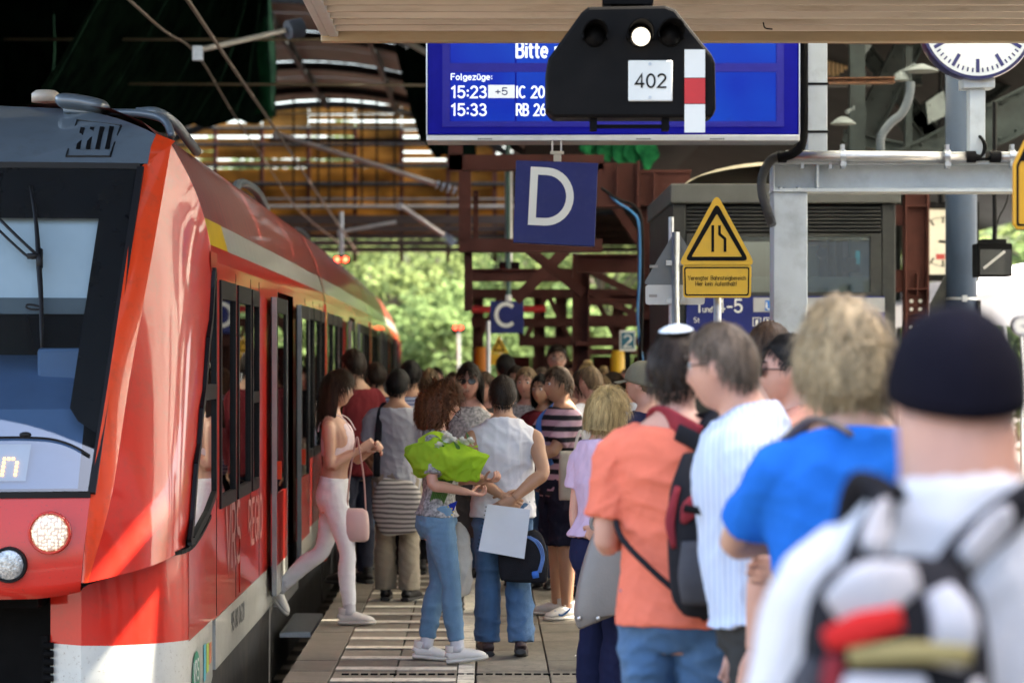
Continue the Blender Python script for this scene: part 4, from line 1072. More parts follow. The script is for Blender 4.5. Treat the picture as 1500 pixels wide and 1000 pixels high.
for k, (dy, c) in enumerate([(0, (.1, .45, .55)), (.12, (.45, .6, .1)), (.24, (.6, .2, .1))]):
    b = TB(); b.box(TRK + 1.4125, TRK + 1.4138, 12.55 + dy, 12.65 + dy, .13 + .03 * k, .32 - .01 * k); b.done('operator_emblem', pbr('emblem_%d' % k, c, .4))
for y_ in (13.16, 14.17, 15.06, 15.62, 19.68, 20.64, 21.54):
    b = TB(); b.box(TRK + 1.41, TRK + 1.4122, y_ - .006, y_ + .006, .41, 2.3); b.done('panel_seam', TBLK)
# inspection hatch
b = TB(); b.box(TRK + 1.411, TRK + 1.418, 14.35, 15.0, .42, .74); b.both().done('inspection_hatch', RED, bevel=.004)
# ------------------------------------------------------------------ platform equipment
def part(fn, nm, m, par, base, **k):
    b = MB(); fn(b); return b.build(nm, m, par, loc=(-base[0], -base[1], -base[2]), **k)
def thing(nm, base, label, cat, group=None): return empty(nm, base, 0, label, cat, group)

# ---- blue departure display
DY = 16.0
X0, X1, Z0, Z1 = xat(626, DY), xat(1170, DY), zat(207, DY), 4.3
base = ((X0 + X1) / 2, DY, Z0)
disp = thing('departure_display', base, 'large blue departure board listing train times above the D sign', 'display')
BL = (-base[0], -base[1], -base[2])
dblue = emitter('display_frame_blue', (0.004, 0.008, 0.42), 0.22)
b = MB(); b.box(X0, X1, DY, DY + .28, Z0 + .045, Z1); b.build('housing', pbr('display_housing', (.008, .009, .22), .4, emit=(.001, .002, .3), estr=.05, spec=.08), disp, bevel=.01, loc=BL)  # faint glow put into the housing colour
b = MB(); b.box(X0 - .006, X1 + .006, DY - .012, DY + .29, Z0, Z0 + .043); b.build('bottom_rail', ALU, disp, bevel=.006, loc=BL)
for xx in (xat(932, DY), xat(1040, DY), xat(700, DY)):
    b = MB()
    for i in range(7): b.box(xx + i * .014, xx + i * .014 + .009, DY - .014, DY - .011, Z0 + .01, Z0 + .018)
    b.build('vent_slot', BLACK, disp, loc=BL)
b = MB(); b.box(X0 - .008, X0, DY - .012, DY + .29, Z0 + .043, Z1); b.build('side_rail', ALU, disp, loc=BL)
b = MB(); b.box(X1, X1 + .008, DY - .012, DY + .29, Z0 + .043, Z1); b.build('side_rail', ALU, disp, loc=BL)
bez = pbr('display_bezel', (.03, .03, .2), .4, emit=(.012, .012, .3), estr=.07, spec=.1)  # faint glow put into the bezel colour
def prect(px0, px1, py0, py1, Y): return xat(px0, Y), xat(px1, Y), zat(py1, Y), zat(py0, Y)
for (r_, nm) in [((648, 1148, 178, 186), 'bezel'), ((648, 1148, 93, 106), 'bezel'), ((648, 659, 106, 178), 'bezel'), ((1137, 1148, 106, 178), 'bezel'), ((648, 659, 20, 93), 'bezel'), ((1137, 1148, 20, 93), 'bezel')]:
    a, c, d, e = prect(*r_, DY); b = MB(); b.box(a, c, DY - .014, DY - .002, d, e); b.build(nm, bez, disp, loc=BL)
scr = bpy.data.materials.new('display_screen'); scr.use_nodes = True
n = scr.node_tree.nodes; l = scr.node_tree.links; b_ = n['Principled BSDF']; b_.inputs['Roughness'].default_value = .3; b_.inputs['Specular IOR Level'].default_value = .1; b_.inputs['Base Color'].default_value = (.002, .008, .09, 1)
tcx = n.new('ShaderNodeTexCoord'); nz = n.new('ShaderNodeTexNoise'); nz.inputs['Scale'].default_value = 1.6; l.new(tcx.outputs['Object'], nz.inputs[0])
rp = n.new('ShaderNodeValToRGB'); rp.color_ramp.elements[0].color = (.002, .014, .36, 1); rp.color_ramp.elements[1].color = (.002, .06, .5, 1); rp.color_ramp.elements[0].position = .35; rp.color_ramp.elements[1].position = .7
l.new(nz.outputs['Fac'], rp.inputs[0]); l.new(rp.outputs[0], b_.inputs['Emission Color']); b_.inputs['Emission Strength'].default_value = .15
for r_ in [(659, 755, 20, 93), (756, 1137, 20, 93), (659, 755, 106, 178), (756, 1137, 106, 178)]:
    a, c, d, e = prect(*r_, DY); b = MB(); b.box(a + .003, c - .003, DY - .006, DY - .001, d, e); b.build('screen', scr, disp, loc=BL)
dtx = emitter('display_text', (.75, .85, 1.0), .2)
def dtext(t, px, py, hpx, wpx=None, m_=dtx, Y=DY - .0085):
    o = text_mesh(t, hpx * Y / F, m_, face_cam((xat(px, Y), Y, zat(py, Y))), 'lettering', disp, width=(wpx * Y / F if wpx else None), stroke=1.15); o.location = BL
dtext('Folgezüge:', 661, 117, 8.5, 60); dtext('15:23', 662, 143, 16, 50); dtext('15:33', 662, 169, 16, 50)
dtext('IC 20', 757, 143, 16, 40); dtext('RB 26', 757, 169, 16, 42); dtext('Bitte nicht einsteigen', 757, 84, 22, 210); dtext('RB 30', 662, 62, 10, 34)
a, c, d, e = prect(715, 754, 125, 144, DY); b = MB(); b.box(a, c, DY - .009, DY - .0065, d, e); b.build('delay_tag', emitter('delay_white', (.7, .78, .85), .14), disp, loc=BL)
dtext('+5', 726, 139, 10, 17, emitter('delay_blue', (.01, .02, .15), .05), Y=DY - .0115)

# ---- light grey steel frame carrying the display and the clock
FY = 16.55
base = (xat(1158, FY), FY, 0)
frm = thing('display_gantry', base, 'light grey steel post and beam frame carrying the display and clock', 'steel frame')
BL = (-base[0], -base[1], 0)
bz0, bz1 = zat(281, FY), zat(236, FY)
b = MB(); b.box(xat(1133, FY), xat(1183, FY), FY, FY + .22, 0, bz0); b.build('post', GREYP, frm, bevel=.008, loc=BL)
b = MB(); b.box(xat(1132, FY), 4.6, FY - .02, FY + .24, bz0, bz0 + .022); b.box(xat(1132, FY), 4.6, FY - .02, FY + .24, bz1 - .022, bz1); b.box(xat(1132, FY), 4.6, FY + .09, FY + .11, bz0 + .022, bz1 - .022); b.box(xat(1133, FY), xat(1135, FY), FY - .018, FY + .238, bz0 + .022, bz1 - .022); b.build('beam', GREYP, frm, loc=BL)
b = MB(); b.box(xat(1196, FY), xat(1199, FY), FY - .018, FY + .088, bz0 + .024, bz1 - .024); b.build('stiffener', GREYP, frm, loc=BL)
b = MB(); b.box(4.3, 4.52, FY, FY + .22, 0, bz0); b.build('post', GREYP, frm, bevel=.008, loc=BL)
b = MB(); b.box(xat(1183, FY), xat(1212, FY), FY, FY + .13, bz1, 4.5); b.build('upright', GREYP, frm, bevel=.006, loc=BL)
for k, py in enumerate((57, 123, 193)):
    b = MB(); z_ = zat(py, FY); b.box(xat(1180, FY), xat(1214, FY), FY - .006, FY + .136, z_ - .008, z_ + .008); b.box(xat(1170, FY), xat(1182, FY), FY - .004, FY + .01, z_ - .01, z_ - .002); b.build('clamp_band', BLACK, frm, loc=BL)
for px in (1145, 1171): 
    b = MB(); b.lathe([(.018, 0), (.018, .015)], (xat(px, FY), FY + .03, bz0 + .022), 6); b.build('bolt', STEEL, frm, loc=BL)
for px in (1175, 1216): 
    b = MB(); b.lathe([(.02, -.03), (.02, 0)], (xat(px, FY), FY + .0, bz1 - .022), 6); b.build('bolt', STEEL, frm, loc=BL)
# conduit along the beam
CYY = FY - .04; cz = zat(228, CYY)
base = (xat(1300, CYY), CYY, cz)
cdt = thing('cable_conduit', base, 'silver conduit tube with black end sleeves clamped along the grey beam', 'conduit'); BL = (-base[0], -base[1], -base[2])
b = MB(); b.tube([(xat(1151, CYY), CYY, cz), (xat(1416, CYY), CYY, cz - .012)], .036, 16); b.build('tube', ALU, cdt, smooth=True, loc=BL)
b = MB(); b.tube([(xat(1452, CYY), CYY, cz - .008), (4.5, CYY, cz - .01)], .034, 16); b.build('tube', ALU, cdt, smooth=True, loc=BL)
for (p0, p1) in ((1140, 1152), (1415, 1429), (1450, 1465)):
    b = MB(); b.tube([(xat(p0, CYY), CYY, cz - .008), (xat(p1, CYY), CYY, cz - .008)], .04, 16); b.build('end_sleeve', RUBBER, cdt, loc=BL)
for px in (1234, 1387, 1482):
    b = MB(); x = xat(px, CYY)
    b.lathe([(.046, -.02), (.046, .02)], (x, CYY, cz - .006), 16, 'X'); b.box(x - .012, x + .012, CYY - .03, CYY + .03, cz - .09, cz + .075); b.box(x - .02, x + .02, CYY - .05, CYY - .03, cz - .075, cz - .05); b.build('pipe_clamp', STEEL, cdt, loc=BL)
b = MB()
q = [at(1142, 228, CYY), at(1128, 236, CYY), at(1117, 258, CYY), at(1116, 282, CYY), at(1124, 308, CYY), at(1131, 330, CYY + .05)]
P_ = sample_path(q, 24); 
for i in range(len(P_) - 1): b.loft([P_[i], P_[i + 1]], [.029 if i % 2 else .033] * 2, 12, (0, 1, 0), False)
b.build('corrugated_hose', pbr('hose_grey', (.05, .052, .055), .6, var=.1), cdt, smooth=True, loc=BL)
b = MB()
for k in range(3): b.tube([at(1428, 231 - 2 * k, CYY), at(1438, 228, CYY), at(1442 + k, 215, CYY), at(1438, 203, CYY), at(1430, 197, CYY + .1)], .011, 8, 5)
b.tube([at(1425, 234, CYY), at(1453, 232, CYY)], .011, 8); b.build('cable', BLACK, cdt, smooth=True, loc=BL)
b = MB(); b.tube([at(1140, 231, 16.45), at(1160, 226, 16.42), at(1174, 212, 16.4), at(1177, 180, 16.4), at(1177, 110, 16.4), at(1177, 30, 16.4)], .032, 10, 4); b.build('cable', BLACKM, cdt, smooth=True, loc=BL)

# ---- round station clock
def clock(nm, c, r, label, hh, mm, square=False, post=None, DBmark=False):
    t = thing(nm, c, label, 'clock'); BL = (-c[0], -c[1], -c[2])
    rimm = pbr('clock_rim_blue', (.02, .025, .12), .3, .3, coat=.5) if not square else BLACK
    facem = pbr('clock_face', (.72, .76, .76), .35, var=.02) if not square else pbr('clock_face_cream', (.68, .64, .52), .4, var=.04)
    markm = pbr('clock_marks', (.03, .03, .14), .4) if not square else BLACK
    b = MB()
    if not square: b.lathe([(r * 1.0, .14), (r * 1.06, .13), (r * 1.07, 0), (r * 1.05, -.02), (r * 1.0, -.022), (r * .99, 0)], c, 64, 'Y')
    else:
        for (x0, x1, z0, z1) in [(-r - .09, r + .09, r + .06, r + .13), (-r - .09, r + .09, -r - .13, -r - .06), (-r - .09, -r - .04, -r - .06, r + .06), (r + .04, r + .09, -r - .06, r + .06)]: b.box(c[0] + x0, c[0] + x1, c[1] - .03, c[1] + .15, c[2] + z0, c[2] + z1)
    b.build('rim', rimm, t, loc=BL, auto=35)
    b = MB()
    if not square: b.lathe([(r, .01), (r, -.004)], c, 64, 'Y')
    else: b.box(c[0] - r - .04, c[0] + r + .04, c[1] - .005, c[1] + .12, c[2] - r - .06, c[2] + r + .06)
    b.build('face', facem, t, loc=BL)
    for i in range(60):
        a = 2 * math.pi * i / 60; big = i % 5 == 0
        r0, r1, w_ = (r * .68, r * .93, r * .065) if big else (r * .85, r * .93, r * .028)
        d = Vector((math.sin(a), 0, math.cos(a))); b = MB(); cc = Vector(c) + Vector((0, -.0065, 0))
        b.bar(cc + d * r0, cc + d * r1, w_, .004, up=(0, 1, 0)); b.build('hour_mark' if big else 'minute_mark', markm, t, loc=BL)
    for (ang, r1, w_, nm_) in ((30 * (hh % 12) + mm / 2, .55, .085, 'hour_hand'), (6 * mm, .82, .06, 'minute_hand')):
        a = R(ang); d = Vector((math.sin(a), 0, math.cos(a))); cc = Vector(c) + Vector((0, -.014 if nm_[0] == 'h' else -.02, 0)); b = MB(); b.bar(cc - d * r * .15, cc + d * r * r1, w_ * r, .004, up=(0, 1, 0)); b.build(nm_, markm, t, loc=BL)
    return t
c = at(1432, 33, FY - .1)
ck1 = clock('station_clock', c, 79 * (FY - .1) / F, 'white round station clock with dark blue rim on a short grey post', 15, 3)
BL = tuple(-v for v in c)
b = MB(); b.box(xat(1409, FY), xat(1455, FY), FY - .06, FY + .12, zat(130, FY), zat(116, FY)); b.build('bracket', GREYP, ck1, bevel=.005, loc=BL)
b = MB(); b.box(xat(1420, FY), xat(1443, FY), FY - .01, FY + .1, bz1, zat(130, FY)); b.build('post', GREYP, ck1, bevel=.005, loc=BL)
c2 = at(1381, 354, 26)
ck2 = clock('hanging_clock', c2, 40 * 26 / F, 'cream clock in a black square case half hidden by the blue column', 15, 16, True)
BL = tuple(-v for v in c2)
b = MB(); b.box(xat(1371, 26) , xat(1384, 26), 25.99, 25.994, zat(380, 26), zat(372, 26)); b.build('maker_plate', pbr('plate_red', (.45, .05, .04), .4), ck2, loc=BL)
b = MB(); b.tube([(c2[0], 26.1, c2[2] + .4), (c2[0], 26.1, 4.9)], .03, 8); b.build('hanger', BLACK, ck2, loc=BL)

# ---- hanging shunting signal with number plate 402
SY = 10.7
base = tuple(at(925, 100, SY)); BL = tuple(-v for v in base)
sig = thing('hanging_signal', base, 'black hanging rail signal with lit lamp and number plate 402', 'signal')
b = MB(); poly = [(800, 105), (803, 86), (852, 18), (862, 10), (975, 8), (990, 14), (1043, 80), (1048, 92), (1049, 160), (1044, 172), (810, 172), (800, 160)]
b.prism([(at(p[0], p[1], SY).x, at(p[0], p[1], SY).z) for p in poly], SY, SY + .2); b.build('case', pbr('signal_black', (.006, .0055, .0055), .55, spec=.1, var=.25, vscale=5, bump=.1, bscale=150, dirt=(.014, .012, .011), damt=.4), sig, bevel=.014, loc=BL)
for k, (px, py, r_) in enumerate([(871, 53, 19), (937, 53, 20), (982, 52, 20)]):
    c = at(px, py, SY - .002); rr = r_ * SY / F
    b = MB(); N = 20; rows_ = []
    for (f_, y_) in ((1.0, 0), (1.0, -.16), (.9, -.16), (.9, -.002)):
        rows_.append([(c[0] + rr * f_ * math.cos(R(-20 + 220 * i / N)), c[1] + (y_ if y_ > -.1 else y_ * (.55 + .45 * max(0, math.sin(R(-20 + 220 * i / N))))), c[2] + rr * f_ * math.sin(R(-20 + 220 * i / N))) for i in range(N + 1)])
    b.grid(rows_); lm_ = b.build('lamp_hood', BLACKM, sig, loc=BL, smooth=False)
    b = MB(); b.lathe([(rr * .86, .0), (rr * .8, -.012), (rr * .4, -.03), (.002, -.034)], c, 20, 'Y'); b.build('lens', BLACK if k != 1 else pbr('lens_ring', (.03, .03, .03), .15), lm_, smooth=True)
c = at(939, 54, SY - .035); b = MB(); b.lathe([(.041, 0), (.038, -.02), (.02, -.03), (.002, -.033)], c, 20, 'Y'); b.build('lit_lamp', emitter('signal_white', (1, .9, .75), .32), sig, smooth=True, loc=BL)
a, c, d, e = prect(920, 985, 89, 149, SY); b = MB(); b.box(a, c, SY - .016, SY - .004, d, e); np_ = b.build('number_plate', SIGNW, sig, bevel=.006, loc=BL)
for (px, py) in ((952, 94), (952, 143)): 
    b = MB(); b.lathe([(.007, -.004), (.007, 0)], at(px, py, SY - .016), 10, 'Y'); b.build('screw', STEEL, np_)
text_mesh('402', 19 * SY / F, BLACK, face_cam(at(931, 128, SY - .018)), 'lettering', np_, width=44 * SY / F)
sp_ = empty('marker_strip'); bpy.data.objects.remove(sp_)
for k, (p0, p1) in enumerate(((74, 115), (116, 153), (154, 195))):
    a, c, d, e = prect(1002, 1032, p0, p1, SY); b = MB(); b.box(a, c, SY - .03, SY - .018, d, e); b.build('marker_panel', SIGNW if k != 1 else pbr('marker_red', (.6, .01, .015), .4), sig, loc=BL)
b = MB()
for px in (870, 976): b.box(xat(px - 5, SY), xat(px + 5, SY), SY + .03, SY + .1, zat(190, SY), zat(172, SY))
b.box(xat(865, SY), xat(982, SY), SY + .05, SY + .08, zat(186, SY), zat(181, SY)); b.build('bottom_bracket', BLACKM, sig, loc=BL)
b = MB()
for px in (890, 950): b.box(xat(px - 6, SY), xat(px + 6, SY), SY + .05, SY + .12, zat(9, SY), CZ + .06)
b.box(xat(884, SY), xat(958, SY), SY + .04, SY + .13, zat(4, SY), zat(-4, SY)); b.box(xat(890, SY), xat(950, SY), SY + .05, CY0 - 1.3, CZ + .06, CZ + .14); b.build('mount', BLACKM, sig, loc=BL)

# ---- platform section signs D and C
def section_sign(letter, poly, Y, label, lpx, bracket=None):
    cx_ = sum(p[0] for p in poly) / 4; cy_ = sum(p[1] for p in poly) / 4
    base = tuple(at(cx_, cy_, Y)); BL = tuple(-v for v in base)
    t = thing('section_sign', base, label, 'sign')
    b = MB(); b.prism([(at(p[0], p[1], Y).x, at(p[0], p[1], Y).z) for p in poly], Y, Y + .09); b.build('panel', BLUESIGN, t, bevel=.004, loc=BL)
    x, y, h, w_, rl = lpx
    o = text_mesh(letter, h * Y / F, SIGNW, face_cam(at(x, y, Y - .002), rl), 'lettering', t, width=w_ * Y / F, stroke=1.05 if letter == 'D' else 1.25); o.location = BL
    return t, BL
t, BL = section_sign('D', [(756, 235), (876, 239), (871, 361), (752, 355)], 15.6, 'blue square platform sign with a white letter D hanging below the display', (779, 324, 74, 54, 3))
b = MB(); Yb = 15.64
b.box(xat(811, Yb), xat(822, Yb), Yb - .025, Yb + .025, zat(237, Yb), zat(226, Yb)); b.box(xat(806, Yb), xat(826, Yb), Yb - .03, Yb + .03, zat(226, Yb), zat(222, Yb))
for px in (809, 822): b.bar(at(px, 224, Yb), at(px, 208, Yb + .3), .012, .012)
b.build('hanger', pbr('cream_metal', (.5, .47, .38), .5), t, loc=BL)
t, BL = section_sign('C', [(718, 441), (767, 441), (767, 488), (718, 488)], 29.0, 'small distant blue platform sign with a white letter C on a green pole', (727, 477, 32, 25, 0))
b = MB(); b.tube([at(745, 441, 29), at(745, 432, 29)], .04, 8); b.build('hanger', SIGNW, t, loc=BL)
b = MB(); b.tube([at(745, 432, 29.05), at(744, 190, 29.05)], .03, 8); b.build('pole', pbr('pole_green', (.05, .12, .1), .5), t, loc=BL)

# ---- yellow warning sign in front of the kiosk
WY = 15.0
def rounded(poly, r_, n_=5):
    out = []
    k = len(poly)
    for i in range(k):
        p0, p1, p2 = Vector(poly[i - 1]), Vector(poly[i]), Vector(poly[(i + 1) % k])
        a = p1 + (p0 - p1).normalized() * r_; c = p1 + (p2 - p1).normalized() * r_
        for j in range(n_ + 1):
            t = j / n_; out.append((1 - t) ** 2 * a + 2 * t * (1 - t) * p1 + t * t * c)
    return out
def ppoly(poly, Y): return [(at(p[0], p[1], Y).x, at(p[0], p[1], Y).z) for p in poly]
def ring(b, outer, inner, y0, y1):
    n_ = len(outer); vs = [(p[0], y, p[1]) for y in (y0, y1) for q in (outer, inner) for p in q]
    fs = []
    for i in range(n_):
        j = (i + 1) % n_; fs += [(i, j, n_ + j, n_ + i), (2 * n_ + i, 3 * n_ + i, 3 * n_ + j, 2 * n_ + j), (i, 2 * n_ + i, 2 * n_ + j, j), (n_ + i, n_ + j, 3 * n_ + j, 3 * n_ + i)]
    b.add(vs, fs)
base = (xat(1050, WY), WY + .05, 0); BL = (-base[0], -base[1], 0)
ws_ = thing('warning_sign', base, 'yellow triangle narrowing-lane warning sign above a yellow text plate', 'sign')
T = [(1050, 283), (1107, 389), (993, 389)]
b = MB(); b.prism(ppoly(rounded(T, 13), WY), WY, WY + .004); b.build('triangle', YELLOW, ws_, loc=BL)
b = MB(); ring(b, ppoly(rounded([(1050, 297), (1097, 382), (1003, 382)], 9), WY), ppoly(rounded([(1050, 313), (1087, 376), (1013, 376)], 2), WY), WY - .002, WY - .0005); b.build('border', BLACK, ws_, loc=BL)
b = MB()
b.box(xat(1042, WY), xat(1046, WY), WY - .0025, WY - .0006, zat(369, WY), zat(330, WY))
b.prism(ppoly([(1052, 330), (1056, 330), (1056, 342), (1064, 349), (1064, 369), (1060, 369), (1060, 351), (1052, 344)], WY), WY - .0025, WY - .0006); b.build('symbol', BLACK, ws_, loc=BL)
b = MB(); b.prism(ppoly(rounded([(1000, 388), (1101, 388), (1100, 436), (1001, 436)], 5), WY), WY, WY + .004); b.build('text_plate', YELLOW, ws_, loc=BL)
b = MB(); ring(b, ppoly(rounded([(1002, 391), (1098, 391), (1097, 433), (1003, 433)], 4), WY), ppoly(rounded([(1004, 393), (1096, 393), (1095, 431), (1005, 431)], 3), WY), WY - .002, WY - .0005); b.build('border', BLACK, ws_, loc=BL)
for (t_, x, y, w_) in (('Verengter Bahnsteigbereich', 1008, 410, 84), ('Hier kein Aufenthalt!', 1019, 418.5, 60)):
    o = text_mesh(t_, 6.2 * WY / F, BLACK, face_cam((xat(x, WY), WY - .0015, zat(y, WY))), 'lettering', ws_, width=w_ * WY / F, stroke=.8); o.location = BL
b = MB(); b.tube([(xat(1052, WY), WY + .05, 0), (xat(1052, WY), WY + .05, zat(300, WY))], .025, 12); b.build('post', STEEL, ws_, smooth=True, loc=BL)
# sign seen from behind
BY = 15.4
base = (xat(990, BY), BY, 0); BL = (-base[0], -base[1], 0)
wb = thing('sign_back', base, 'grey back of a triangular sign and white plate on a galvanised post', 'sign')
b = MB(); b.prism(ppoly(rounded([(991, 335), (1046, 417), (942, 417)], 9), BY), BY + .03, BY + .034); b.build('triangle', pbr('sign_back_grey', (.16, .18, .2), .5, .3, var=.1), wb, loc=BL)
b = MB(); b.prism(ppoly(rounded([(946, 417), (1033, 417), (1033, 446), (946, 446)], 5), BY), BY + .03, BY + .034); b.build('text_plate', pbr('sign_back_white', (.55, .58, .6), .5, .2, var=.08), wb, loc=BL)
b = MB(); b.tube([(xat(990, BY), BY, 0), (xat(990, BY), BY, zat(340, BY))], .026, 12); b.build('post', STEEL, wb, smooth=True, loc=BL)
for py in (385, 441):
    b = MB(); z_ = zat(py, BY); b.box(xat(976, BY), xat(1004, BY), BY - .005, BY + .03, z_ - .016, z_ + .016); b.lathe([(.008, -.012), (.008, 0)], (xat(982, BY), BY - .005, z_), 8, 'Y'); b.lathe([(.008, -.012), (.008, 0)], (xat(998, BY), BY - .005, z_), 8, 'Y'); b.build('clamp', STEEL, wb, loc=BL)
for (x, y) in ((958, 390), (957, 433)):
    b = MB(); b.box(xat(x - 6, BY), xat(x + 6, BY), BY + .026, BY + .03, zat(y + 2, BY), zat(y - 2, BY)); b.build('sticker', pbr('sticker_grey', (.3, .3, .3), .5), wb, loc=BL)
b = MB(); b.tube([(xat(983, 18), 18, 0), (xat(983, 18), 18, zat(318, 18))], .02, 10); tag(b.build('steel_pole', STEEL), 'thin galvanised pole just behind the sign seen from the back', 'pole')

# ---- grey kiosk with domed roof
KY = 20.0
KX0, KX1 = xat(985, KY), xat(1312, KY)
base = ((KX0 + KX1) / 2, KY + 1.4, 0); BL = (-base[0], -base[1], 0)
kio = thing('platform_kiosk', base, 'dark grey platform supervisor kiosk with louvres and domed beige roof', 'kiosk')
b = MB(); b.box(KX0 - .02, KX1 + .03, KY - .06, KY + 2.9, zat(298, KY), zat(270, KY)); b.build('fascia', pbr('fascia_grey', (.085, .09, .083), .6, var=.15, vscale=4, dirt=(.06, .06, .055), damt=.5), kio, bevel=.01, loc=BL)
b = MB(); N = 14; rws_ = []
for j in range(8):
    y_ = KY + .05 + 2.75 * j / 7; k_ = 1 - .35 * abs(j / 7 - .5)
    rws_.append([(KX0 + .1 + (KX1 - KX0 - .2) * i / N, y_, zat(270, KY) + .27 * math.sin(math.pi * i / N) ** .6 * math.sin(math.pi * (.12 + .76 * j / 7)) ** .5) for i in range(N + 1)])
b.grid(rws_); b.build('domed_roof', pbr('dome_beige', (.42, .36, .24), .6, var=.12, vscale=3, dirt=(.2, .15, .08), damt=.5), kio, smooth=True, loc=BL)
z_l1, z_l0 = zat(299, KY), zat(342, KY)
for (x0, x1) in ((KX0, xat(1005, KY)), (xat(1292, KY), KX1)):
    b = MB(); b.box(x0, x1, KY, KY + .12, 0, zat(298, KY)); b.build('corner_post', DGREY, kio, bevel=.01, loc=BL)
lx0, lx1 = xat(1006, KY), xat(1291, KY)
b = MB(); b.box(lx0, lx1, KY + .05, KY + .06, z_l0, z_l1); b.build('louvre_back', BLACKM, kio, loc=BL)
for i in range(7):
    z_ = z_l0 + .02 + (z_l1 - z_l0 - .04) * i / 6.5
    b = MB(); b.box(lx0, lx1, KY + .0, KY + .05, z_, z_ + .012, M=None); b.add([(lx0, KY + .0, z_), (lx1, KY + .0, z_), (lx1, KY + .045, z_ + .032), (lx0, KY + .045, z_ + .032)], [(0, 1, 2, 3)]); b.build('louvre_slat', DGREY, kio, loc=BL)
wz0, wz1 = zat(428, KY), zat(346, KY)
for (x0, x1, z0, z1) in [(lx0, lx1, z_l0 - .025, z_l0), (lx0, lx1, wz0 - .05, wz0), (lx0, lx0 + .04, wz0, wz1), (lx1 - .09, lx1, wz0, wz1)]:
    b = MB(); b.box(x0, x1, KY - .01, KY + .06, z0, z1); b.build('window_frame', DGREY, kio, loc=BL)
kg = glass('kiosk_glass', (.72, .8, .8), .09, .01, .01, (.1, .13, .13))
for k, (x0, x1) in enumerate(((lx0 + .04, xat(1140, KY)), (xat(1141, KY), lx1 - .09))):
    b = MB(); b.box(x0, x1, KY + .02, KY + .03, wz0, wz1); b.build('window_pane', kg, kio, loc=BL)
b = MB(); b.box(lx0 + .04, lx1 - .09, KY + .04, KY + .35, wz0 + .0, wz0 + .13, M=None); b.build('counter', pbr('counter_grey', (.2, .23, .21), .5, var=.08), kio, loc=BL)
b = MB(); b.box(KX0 + .05, KX1 - .05, KY + 1.6, KY + 1.65, 0, wz1 + .3); b.build('inner_wall', pbr('kiosk_inner', (.1, .12, .12), .6, var=.1), kio, loc=BL)
b = MB(); b.box(xat(1184, KY), xat(1220, KY), KY + .8, KY + .85, wz0, wz1 - .03); b.build('cabinet_door', pbr('cabinet_grey', (.42, .5, .49), .5, var=.05), kio, bevel=.02, loc=BL)
b = MB(); b.lathe([(.05, 0), (.05, -.03), (.03, -.04)], at(1204, 371, KY + .78), 16, 'Y'); b.build('blue_dial', pbr('dial_blue', (.02, .06, .2), .4), kio, loc=BL)
b = MB(); b.box(xat(1229, KY), xat(1236, KY), KY + .6, KY + .7, wz0, wz1); b.box(xat(1247, KY), xat(1258, KY), KY + .9, KY + 1, wz0, wz1); b.box(xat(1248, KY), xat(1268, KY), KY + .3, KY + .6, wz0 + .18, wz0 + .3); b.build('machine', DARKSTEEL, kio, loc=BL)
b = MB(); b.box(xat(1259, KY), xat(1290, KY), KY + .5, KY + .6, wz0, wz1); b.build('machine', GREYP, kio, loc=BL)
b = MB(); b.box(xat(1262, KY), xat(1268, KY), KY + .3, KY + .33, zat(385, KY), zat(365, KY)); b.build('machine', pbr('teal_screen', (.03, .3, .36), .4, emit=(.02, .2, .25), estr=.15), kio, loc=BL)
b = MB(); b.box(lx0, lx1, KY + .01, KY + .05, 0, zat(432, KY)); b.build('front_wall', DGREY, kio, loc=BL)
b = MB(); b.box(KX1 - .05, KX1, KY + .12, KY + 2.85, 0, zat(298, KY)); b.box(KX0, KX0 + .05, KY + .12, KY + 2.85, 0, zat(298, KY)); b.box(KX0 + .05, KX1 - .05, KY + 2.8, KY + 2.85, 0, zat(298, KY)); b.build('side_wall', DGREY, kio, loc=BL)
b = MB(); b.box(xat(1005, KY), xat(1295, KY), KY - .03, KY - .012, zat(500, KY), zat(434, KY)); ip = b.build('direction_panel', BLUESIGN, kio, loc=BL)
b = MB(); b.box(xat(1103, KY), xat(1295, KY), KY - .036, KY - .031, zat(457, KY), zat(436, KY)); b.build('grey_field', pbr('panel_grey', (.36, .37, .38), .5), ip)
b = MB(); b.box(xat(1120, KY), xat(1132, KY), KY - .041, KY - .037, zat(455, KY), zat(440, KY)); b.build('metro_mark', pbr('metro_blue', (.02, .15, .5), .4), ip)
for (t_, x, y, h_, w_) in (('1', 1020, 457, 18, 6), ('und', 1029, 457, 8, 14), ('4-5', 1050, 457, 18, 36), ('U', 1122, 453, 10, 8), ('St', 1016, 472, 7, 8)):
    text_mesh(t_, h_ * KY / F, SIGNW, face_cam((xat(x, KY), KY - (.033 if t_ != 'U' else .043), zat(y, KY))), 'lettering', ip, width=w_ * KY / F)
for px in (1108, 1124):
    b = MB(); ring(b, ppoly([(px - 6, 465), (px + 6, 465), (px + 6, 478), (px - 6, 478)], KY), ppoly([(px - 5, 466), (px + 5, 466), (px + 5, 477), (px - 5, 477)], KY), KY - .034, KY - .031)
    b.prism(ppoly([(px - 1.5, 468), (px + 1.5, 468), (px + 2, 473), (px + 1, 477), (px - 1, 477), (px - 2, 473)], KY), KY - .034, KY - .031); b.build('pictogram', SIGNW, ip)

